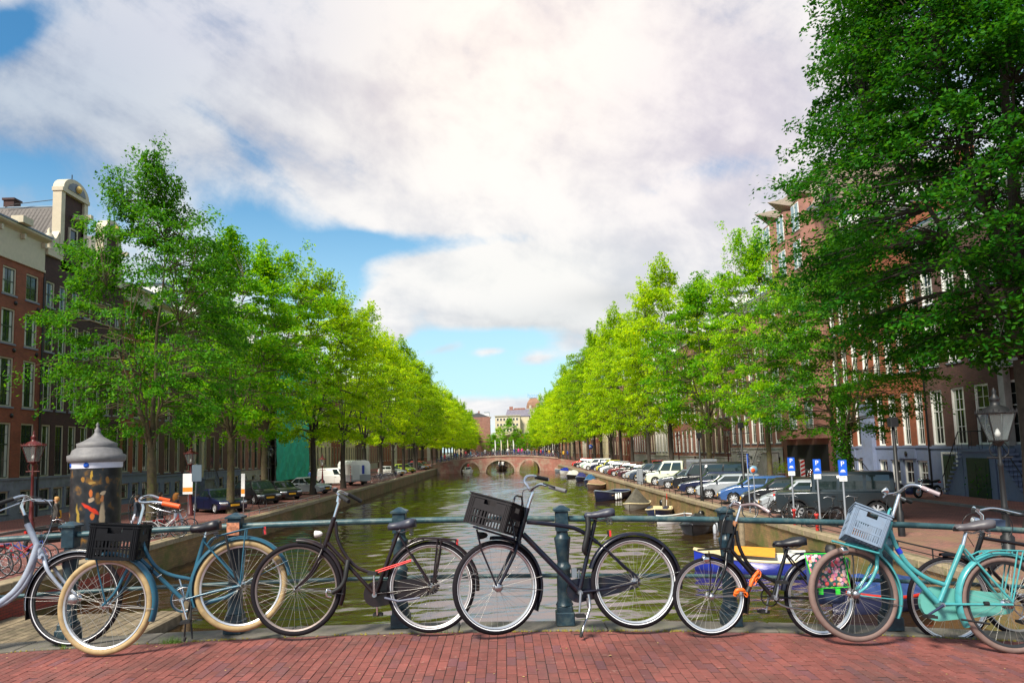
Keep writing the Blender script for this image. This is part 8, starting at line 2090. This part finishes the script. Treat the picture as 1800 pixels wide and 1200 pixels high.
Dk.tube('grip', [(942, 838, -.20), (962, 842, -.27)], .017, m_rubber, n=10); Dk.tube('grip', [(966, 855, .20), (995, 863, .30)], .016, mat('grey_grip', (.12, .12, .13), .6), n=10); Dk.tube('brake_lever', [(955, 849, .16), (975, 856, .26)], .006, m_rubber)
Dk.tube('grip_end', [(960, 842, -.27), (964, 843, -.275)], .013, m_chrome); Dk.tube('brake_cable', [(936, 858, .04), (920, 862, .02), (919, 880, .02), (922, 905, .03), (915, 940, .03)], .003, m_cable, sm=5)
Dk.saddle(1027, 1078, 892, 912, mat('saddle_slate', (.035, .038, .058), .45)); Dk.tube('seat_post', [(1045, 922), (1048, 906)], .0135, m_trim)
Dk.tube('wrapped_lock', [(1033, 908, .03), (1034, 925, .04), (1031, 945, .045), (1027, 965, .04), (1030, 972, .02)], [.022, .020], m_trim, sm=4); Dk.tube('wrapped_lock', [(1033, 909, -.02), (1036, 940, -.03), (1033, 970, -.02)], .014, m_trim, sm=3)
Dk.reflector(1072, 937, .014, .024, .02); Dk.tube('lamp_arm', [(1056, 953, .02), (1068, 940, .02)], .003, m_staym)
Dk.tube('front_rack_rail', [(832, 925, .14), (905, 947, .14)], .008, F_navy); Dk.tube('front_rack_rail', [(832, 925, -.14), (905, 947, -.14)], .008, F_navy)
for u_ in (0, .5, 1): Dk.tube('front_rack_bar', [(832+73*u_, 925+22*u_, .14), (832+73*u_, 925+22*u_, -.14)], .006, F_navy)
for sg in (1, -1):
    Dk.tube('rack_strut', [(838, 930, .10*sg), (846, 965, .08*sg), (873, 1029, .058*sg)], .007, F_navy)
Dk.tube('rack_back', [(905, 947, .12), (899, 905, .12), (905, 874, .10), (912, 872, -.02), (918, 880, -.12), (912, 945, -.12)], .008, F_navy, sm=3)
Dk.lamp('headlight', 842, 941, .030, .07, m_rubber, 0)
chaincase(Dk, (1018, 1038), .09, .055, F_navy)
Dk.crank((1018, 1040), (1018, 1080), mat('grey_crank', (.35, .36, .4), .35, .8), ring=None); Dk.tube('kickstand', [(1034, 1044, .03), (1037, 1068, .05), (1026, 1100, .10), (1022, 1117, .12)], [.011, .008], m_steel, sm=2); Dk.tube('kickstand_foot', [(1024, 1104, .10), (1021, 1119, .12)], .013, m_rubber)
Dk.tube('kickstand_hinge', [(1034, 1050, .03), (1036, 1066, .03)], .017, m_steel); Dk.tube('rubber_strap', [(870, 1034, .05), (953, 1012, .05)], .002, m_spoke)
MB().tube([Dk.P(1118+ (a-1118), 0) if False else Dk.P(1116, 1022, .055), Dk.P(1141, 998, .05), Dk.P(1166, 962, .04)], .003, 5).build('mudguard_stay', m_staym, Dk.t)
MB().obox(Dk.P(1009, 1006, -.05), Dk.ex, Dk.n, Dk.up, .020, .012, .035).build('u_lock_body', m_steel, Dk.t)
crate('dusty black slotted crate tilted forward on the centre bicycle', Dk, (814, 916), (885, 936), (828, 863), (.08, .24, .08), .30, m_crbrn, nslat=10)

# ---------------------------------------------------------------- E: small black folding-size transport bicycle
E_ = Bike('small black bicycle with flat front rack, silver headlamp and orange lock', (1247, 1047), (1441, 1051), 5.58, 5.66, .290, .290, 6)
E_.wheel('F', T_black, .018, m_rimsil, 36, line=m_whitel, rimw=.014, hubr=.022, drum=.025); E_.wheel('R', T_black, .018, m_rimsil, 36, line=m_whitel, rimw=.014)
E_.fender('F', 86, 190, F_black, w=.028, flap=F_black); E_.fender('R', 10, 186, F_navy, w=.028)
E_.tube('head_tube', [(1293, 920), (1279, 968)], .0185, F_black); E_.tube('top_tube', [(1294, 932), (1300, 962), (1317, 993), (1340, 1011), (1363, 1022)], .0145, F_black, sm=6); E_.tube('down_tube', [(1283, 964), (1356, 1046)], .0165, F_black)
E_.tube('seat_tube', [(1384, 962), (1359, 1048)], .0155, F_black); E_.stays('chain_stay', [(1359, 1049), (1441, 1051)], F_black, .008, .05); E_.stays('seat_stay', [(1382, 974), (1441, 1048)], F_black, .007, .05)
E_.fork([(1278, 968), (1270, 1000), (1260, 1025), (1247, 1047)], F_black, (.013, .008), spread=.042)
E_.tube('stem', [(1292, 922), (1301, 892), (1303, 888)], .0115, m_chrome); E_.tube('stem_lug', [(1291, 925), (1293, 916)], .019, mat('rusty_lug', (.30, .12, .05), .6))
E_.tube('handlebar', [(1352, 899, .22), (1340, 892, .18), (1325, 886, .12), (1303, 888, 0), (1290, 886, -.08), (1282, 889, -.16), (1276, 897, -.24)], .0115, mat('worn_bar', (.42, .32, .32), .4, .7), sm=5)
E_.tube('grip', [(1340, 892, .18), (1353, 900, .22)], .0145, mat('pinkish_grey_grip', (.30, .24, .26), .5)); E_.tube('brake_lever', [(1302, 884, .05), (1290, 880, .02), (1283, 890, .0)], .006, m_chrome)
E_.tube('brake_cable', [(1300, 886, .03), (1283, 890, .02), (1276, 910, .03), (1278, 950, .03)], .003, m_cable, sm=5)
E_.tube('front_rack_rail', [(1227, 966, .10), (1284, 963, .10), (1284, 963, -.10), (1227, 966, -.10), (1227, 966, .10)], .007, F_black); E_.tube('front_rack_slat', [(1228, 966, .03), (1284, 963, .03)], .005, F_black); E_.tube('front_rack_slat', [(1228, 966, -.03), (1284, 963, -.03)], .005, F_black)
for sg in (1, -1):
    E_.tube('rack_upright', [(1266, 964, .09*sg), (1269, 930, .09*sg), (1274, 909, .08*sg), (1281, 906, .07*sg)], .007, F_black, sm=2); E_.tube('rack_strut', [(1246, 968, .08*sg), (1250, 1000, .06*sg), (1247, 1045, .052*sg)], .005, F_black)
E_.tube('rack_top', [(1275, 908, .08), (1275, 908, -.08)], .007, F_black); E_.tube('rack_cross', [(1268, 940, .09), (1268, 940, -.09)], .006, F_black); MB().obox(E_.P(1276, 925, 0), E_.ex, E_.n, E_.up, .035, .05, .05).build('rack_bag_block', m_trim, E_.t)
E_.lamp('headlight', 1238, 982, .032, .06, m_chrome, 0); E_.saddle(1360, 1411, 942, 962, m_lether, springs=False); E_.tube('seat_post', [(1383, 964), (1387, 956)], .0125, m_chrome)
E_.crank((1358, 1049), (1369, 1022), mat('grey_crank', (.35, .36, .4), .35, .8), ring=.07, ringm=m_trim); E_.tube('kickstand', [(1366, 1058, .04), (1385, 1067, .05), (1432, 1072, .06)], .007, m_steel, sm=2)
E_.chain('orange_lock_chain', [(1295, 1040), (1303, 1035), (1308, 1038), (1313, 1046), (1318, 1030), (1322, 1018), (1328, 1008), (1334, 1004), (1335, 1010), (1326, 1024)], .012, mat('bright_orange_plastic', (.80, .14, .01), .4), off=.05); E_.tube('lock_body', [(1313, 1040, .05), (1318, 1030, .05)], .018, m_trim); E_.tube('orange_sleeve', [(1317, 1034, .05), (1325, 1014, .05), (1333, 1004, .05)], .013, mat('bright_orange_plastic', (.80, .14, .01), .4), sm=2)
E_.tube('orange_sleeve', [(1292, 1046, .03), (1295, 1037, .05), (1306, 1036, .05)], .015, mat('bright_orange_plastic', (.80, .14, .01), .4), sm=2)
rack(E_, [(1392, 984), (1404, 974), (1430, 971), (1480, 972)], [[(1455, 973), (1443, 1048)]], F_black, w_=.05)
# flowered double pannier bag over the rear rack
def flower_mat():
    m = bpy.data.materials.new('flower_print'); m.use_nodes = True; t = m.node_tree; b = t.nodes['Principled BSDF']; b.inputs['Roughness'].default_value = .5
    tc_ = t.nodes.new('ShaderNodeTexCoord'); mp = t.nodes.new('ShaderNodeMapping'); mp.inputs['Scale'].default_value = (1, .15, 1); t.links.new(tc_.outputs['Object'], mp.inputs[0])
    v = t.nodes.new('ShaderNodeTexVoronoi'); v.inputs['Scale'].default_value = 34; v.inputs['Randomness'].default_value = .75; t.links.new(mp.outputs[0], v.inputs['Vector'])
    cr = t.nodes.new('ShaderNodeValToRGB'); e = cr.color_ramp; e.interpolation = 'CONSTANT'; e.elements[0].position = 0; e.elements[0].color = (.75, .45, .10, 1); e.elements[1].position = .16; e.elements[1].color = (1, 1, 1, 1)
    t.links.new(v.outputs['Distance'], cr.inputs[0])
    c2 = t.nodes.new('ShaderNodeValToRGB'); f = c2.color_ramp; f.interpolation = 'CONSTANT'; f.elements[0].color = (.70, .18, .30, 1); f.elements[1].position = .3; f.elements[1].color = (.78, .50, .55, 1)
    for p_, c_ in ((.55, (.72, .07, .10)), (.7, (.60, .28, .55)), (.85, (.80, .40, .22))): x = f.elements.new(p_); x.color = (*c_, 1)
    sp = t.nodes.new('ShaderNodeSeparateColor'); t.links.new(v.outputs['Color'], sp.inputs[0]); t.links.new(sp.outputs[0], c2.inputs[0])
    gt = t.nodes.new('ShaderNodeMath'); gt.operation = 'GREATER_THAN'; gt.inputs[1].default_value = .16; t.links.new(v.outputs['Distance'], gt.inputs[0])
    m1 = t.nodes.new('ShaderNodeMix'); m1.data_type = 'RGBA'; t.links.new(gt.outputs[0], m1.inputs[0]); m1.inputs[6].default_value = (.80, .45, .08, 1); t.links.new(c2.outputs[0], m1.inputs[7])
    g2 = t.nodes.new('ShaderNodeMath'); g2.operation = 'GREATER_THAN'; g2.inputs[1].default_value = .56; t.links.new(v.outputs['Distance'], g2.inputs[0])
    m2 = t.nodes.new('ShaderNodeMix'); m2.data_type = 'RGBA'; t.links.new(g2.outputs[0], m2.inputs[0]); t.links.new(m1.outputs[2], m2.inputs[6]); m2.inputs[7].default_value = (.02, .10, .09, 1)
    t.links.new(m2.outputs[2], b.inputs['Base Color']); return m
pb_ = E_.P(1413, 972, .085)+E_.o; pn = thing('pannier_bag', 'pink flowered pannier bag with bright green trim over the small bicycle rear rack', 'pannier bag', pb_)
def panel(off, name, quadpx, m, bulge=.0, mar=0):
    nx, nz = 8, 8; V = []; (ax1, ay1), (bx1, by1), (cx1, cy1), (dx1, dy1) = quadpx
    for j in range(nz+1):
        for i in range(nx+1):
            u_, v_ = i/nx, j/nz; px_ = (ax1*(1-u_)+bx1*u_)*(1-v_)+(dx1*(1-u_)+cx1*u_)*v_; py_ = (ay1*(1-u_)+by1*u_)*(1-v_)+(dy1*(1-u_)+cy1*u_)*v_
            V.append(E_.P(px_, py_, off+bulge*math.sin(PI*min(1, v_*1.05))*math.sin(PI*u_)**.5)+E_.o-pb_)
    b = MB(); b.add(V, [(j*(nx+1)+i, j*(nx+1)+i+1, (j+1)*(nx+1)+i+1, (j+1)*(nx+1)+i) for j in range(nz) for i in range(nx)], True); o = b.build(name, m, pn)
    o.modifiers.new('t', 'SOLIDIFY').thickness = .004; return V, o
navyc = mat('navy_bag_cloth', (.035, .07, .16), .8, var=.2, vscale=10); limec = mat('bright_green_trim', (.03, .62, .04), .5)
panel(.085, 'bag_body', [(1415, 982), (1492, 980), (1484, 1060), (1424, 1062)], navyc, .05); panel(-.085, 'bag_body', [(1415, 982), (1492, 980), (1484, 1060), (1424, 1062)], navyc, -.05)
V, fo = panel(.145, 'flowered_flap', [(1414, 973), (1482, 972), (1494, 1031), (1432, 1034)], flower_mat(), .01)
# the flap folds over the rack to the far side
ring_ = [V[i] for i in range(0, 9)]+[V[9*j+8] for j in range(1, 9)]+[V[72+i] for i in range(7, -1, -1)]+[V[9*j] for j in range(7, 0, -1)]
MB().tube([p-E_.n*-.003 for p in ring_], .0045, 5, closed=True).build('green_binding', limec, pn)
tp_ = [V[i] for i in range(9)]; b = MB(); b.add(tp_+[p-E_.n*.28 for p in tp_], [(i, i+1, i+10, i+9) for i in range(8)]); b.build('flap_top', navyc, pn)
for px_ in (1443, 1473): MB().obox(E_.P(px_, 1039, .155)+E_.o-pb_, E_.ex, E_.n, E_.up, .016, .006, .022).build('green_buckle', limec, pn)
MB().tube([E_.P(*q, .14)+E_.o-pb_ for q in ((1488, 979), (1494, 985), (1493, 998), (1487, 1000), (1485, 985))], .005, 5, closed=True).build('green_loop', limec, pn)

# ---------------------------------------------------------------- F: mint bicycle with grey crate
M_ = Bike('mint green bicycle with grey-brown tyres and a blue-grey crate at the right', (1500, 1043), (1771, 1061), 5.44, 5.40, .345, .350, 8)
M_.wheel('F', T_brown, .024, mat('black_rim', (.02, .02, .022), .4), 32, rimw=.018, hubr=.03, drum=.03, steer=4); M_.wheel('R', T_brown, .024, mat('black_rim', (.02, .02, .022), .4), 32, rimw=.018, hubr=.03)
M_.fender('F', 84, 205, F_mint, w=.034, edge=None, steer=4); M_.fender('R', -30, 178, F_mint, w=.036)
M_.tube('head_tube', [(1565, 916), (1544, 972)], .023, F_mint); M_.tube('top_tube', [(1564, 932), (1577, 963), (1598, 993), (1628, 1015), (1660, 1027)], .0175, F_mint, sm=6); M_.tube('down_tube', [(1552, 956), (1648, 1058)], .021, F_mint)
M_.tube('seat_tube', [(1692, 958), (1652, 1056)], .0185, F_mint); M_.stays('chain_stay', [(1652, 1061), (1771, 1061)], F_mint, .0095, .06); M_.stays('seat_stay', [(1693, 964), (1771, 1057)], F_mint, .009, .06)
M_.fork([(1542, 974), (1533, 1003), (1519, 1028), (1500, 1043)], F_mint, (.015, .010), steer=4)
M_.tube('stem', [(1567, 912), (1581, 868)], .0135, m_chrome); M_.tube('stem_collar', [(1565, 918), (1568, 906)], .019, m_trim)
M_.tube('handlebar', [(1632, 862, .20), (1613, 853, .15), (1597, 853, .10), (1587, 860, .05), (1578, 866, 0), (1572, 868, -.05), (1578, 872, -.12), (1590, 878, -.2)], .0125, m_chrome, sm=5); M_.tube('grip', [(1620, 856, .17), (1634, 862, .20), (1652, 869, .24)], .0165, mat('pinkish_grey_grip', (.30, .24, .26), .5), n=10, sm=2); M_.tube('grip', [(1587, 876, -.2), (1601, 882, -.26)], .016, m_rubber)
M_.lamp('bell', 1556, 862, .026, .03, m_chrome, .05, d=(M_.ex+M_.up).normalized()); M_.tube('brake_lever', [(1572, 866, .03), (1558, 868, .04), (1552, 874, .05)], .006, m_chrome); M_.tube('brake_cable', [(1560, 868, .03), (1558, 890, .03), (1560, 915, .03)], .003, m_cable)
M_.saddle(1678, 1740, 912, 934, m_saddgrey, tilt=-6); M_.tube('seat_post', [(1692, 960), (1698, 936)], .0145, m_chrome)
rack(M_, [(1706, 979), (1720, 973), (1736, 967), (1770, 967), (1835, 970)], [[(1789, 968), (1771, 1057)], [(1779, 968), (1768, 1050)]], F_mint, w_=.06)
chaincase(M_, (1652, 1061), .125, .075, mat('mint_chaincase', (.10, .34, .30), .4, var=.1)); M_.crank((1650, 1062), (1628, 1082), mat('navy_crank', (.015, .02, .06), .4), ring=None)
M_.tube('mudguard_stay', [(1502, 1045, .05), (1545, 1050, .05), (1574, 1053, .04)], .0045, F_mint); M_.lamp('headlight', 1481, 967, .034, .06, m_chrome, .0)
M_.tube('blue_tape', [(1577, 963), (1583, 972)], .021, mat('blue_tape', (.01, .03, .42), .35)); M_.tube('lamp_bracket', [(1497, 964), (1500, 985), (1501, 1040, .05)], .006, m_trim)
for sg in (1, -1): M_.tube('front_rack_rail', [(1462, 950, .13*sg), (1545, 972, .13*sg)], .008, F_mint)
for u_ in (.1, .5, .95): M_.tube('front_rack_bar', [(1462+83*u_, 950+22*u_, .13), (1462+83*u_, 950+22*u_, -.13)], .007, F_mint)
M_.tube('rack_back', [(1545, 972, .12), (1556, 925, .12), (1563, 897, .10), (1566, 897, -.10), (1558, 925, -.12), (1548, 972, -.12)], .009, F_mint, sm=2)
M_.tube('black_clamp', [(1730, 1060, .06), (1738, 1060, .06)], .016, m_trim); M_.tube('pedal_bar', [(1690, 1088, .06), (1740, 1096, .08)], .008, m_trim)
crate('blue-grey slotted plastic crate tilted forward on the mint bicycle front rack', M_, (1486, 938), (1549, 963), (1503, 882), (.10, .17, .10), .33, m_crgrey, nslat=12)

# ---------------------------------------------------------------- G: dark bicycle behind the mint one
G = Bike('black bicycle with white-lined tyres standing behind the mint one', (1668, 1053), (1912, 1062), 5.76, 5.76, .335, .335, 0)
G.wheel('F', T_black, .018, m_rimsil, 36, line=m_whitel, hubr=.02); G.wheel('R', T_black, .018, m_rimsil, 36, line=m_whitel)
G.fender('F', 80, 190, F_black, w=.026); G.fender('R', 0, 180, F_black, w=.026); G.tube('head_tube', [(1728, 935), (1712, 985)], .019, F_black); G.fork([(1711, 985), (1695, 1022), (1668, 1053)], F_black)
G.tube('top_tube', [(1728, 945), (1850, 965)], .0145, F_black); G.tube('down_tube', [(1716, 975), (1806, 1066)], .016, F_black); G.tube('seat_tube', [(1852, 940), (1808, 1066)], .015, F_black); G.stays('chain_stay', [(1808, 1066), (1912, 1062)], F_black); G.stays('seat_stay', [(1850, 960), (1912, 1060)], F_black)
G.tube('stem', [(1728, 937), (1726, 905), (1716, 896)], .013, m_chrome); G.tube('handlebar', [(1712, 892, .25), (1716, 894, .1), (1722, 896, 0), (1745, 893, -.05), (1775, 899, -.12), (1800, 905, -.2)], .0115, m_chrome, sm=4); G.tube('grip', [(1735, 893, -.04), (1768, 899, -.12)], .016, m_rubber); G.tube('grip', [(1712, 892, .2), (1710, 898, .3)], .016, m_rubber)
G.lamp('headlight', 1712, 914, .032, .05, m_chrome, 0); G.tube('brake_cable', [(1722, 900), (1700, 905), (1692, 925), (1712, 960)], .003, m_cable, sm=5); G.tube('brake_cable', [(1745, 897), (1770, 905), (1780, 930), (1760, 960)], .003, m_cable, sm=5); G.crank((1808, 1066), (1790, 1090)); G.saddle(1832, 1882, 915, 935)
# another bicycle on the far side, fallen against the railing, mostly behind G
H_ = Bike('dark bicycle tangled behind the black one at the right edge, blue box on its handlebar', (1790, 1045), (2010, 1050), 6.10, 6.16, .335, .335, -3, grp='bicycles leaning on the outside of the railing')
H_.wheel('F', T_black, .018, m_rimsil, 28); H_.wheel('R', T_black, .018, m_rimsil, 28); H_.tube('head_tube', [(1838, 932), (1828, 975)], .018, F_navy); H_.fork([(1827, 977), (1812, 1015), (1790, 1045)], F_navy); H_.tube('down_tube', [(1830, 965), (1910, 1055)], .016, F_navy); H_.tube('top_tube', [(1838, 940), (1955, 955)], .014, F_navy)
H_.tube('seat_tube', [(1958, 930), (1912, 1055)], .015, F_navy); H_.stays('chain_stay', [(1912, 1055), (2010, 1050)], F_navy); H_.stays('seat_stay', [(1955, 950), (2010, 1048)], F_navy); H_.tube('stem', [(1838, 934), (1830, 905)], .012, m_chrome); H_.tube('handlebar', [(1760, 900, .1), (1790, 905, .15), (1826, 903, 0), (1850, 908, -.2)], .0115, m_trim, sm=4)
H_.saddle(1936, 1988, 912, 930); H_.crank((1912, 1055), (1900, 1080)); MB().obox(H_.P(1750, 918, .1), H_.ex, H_.n, H_.up, .055, .04, .028).build('handlebar_box', mat('slate_blue_box', (.07, .10, .17), .4), H_.t)
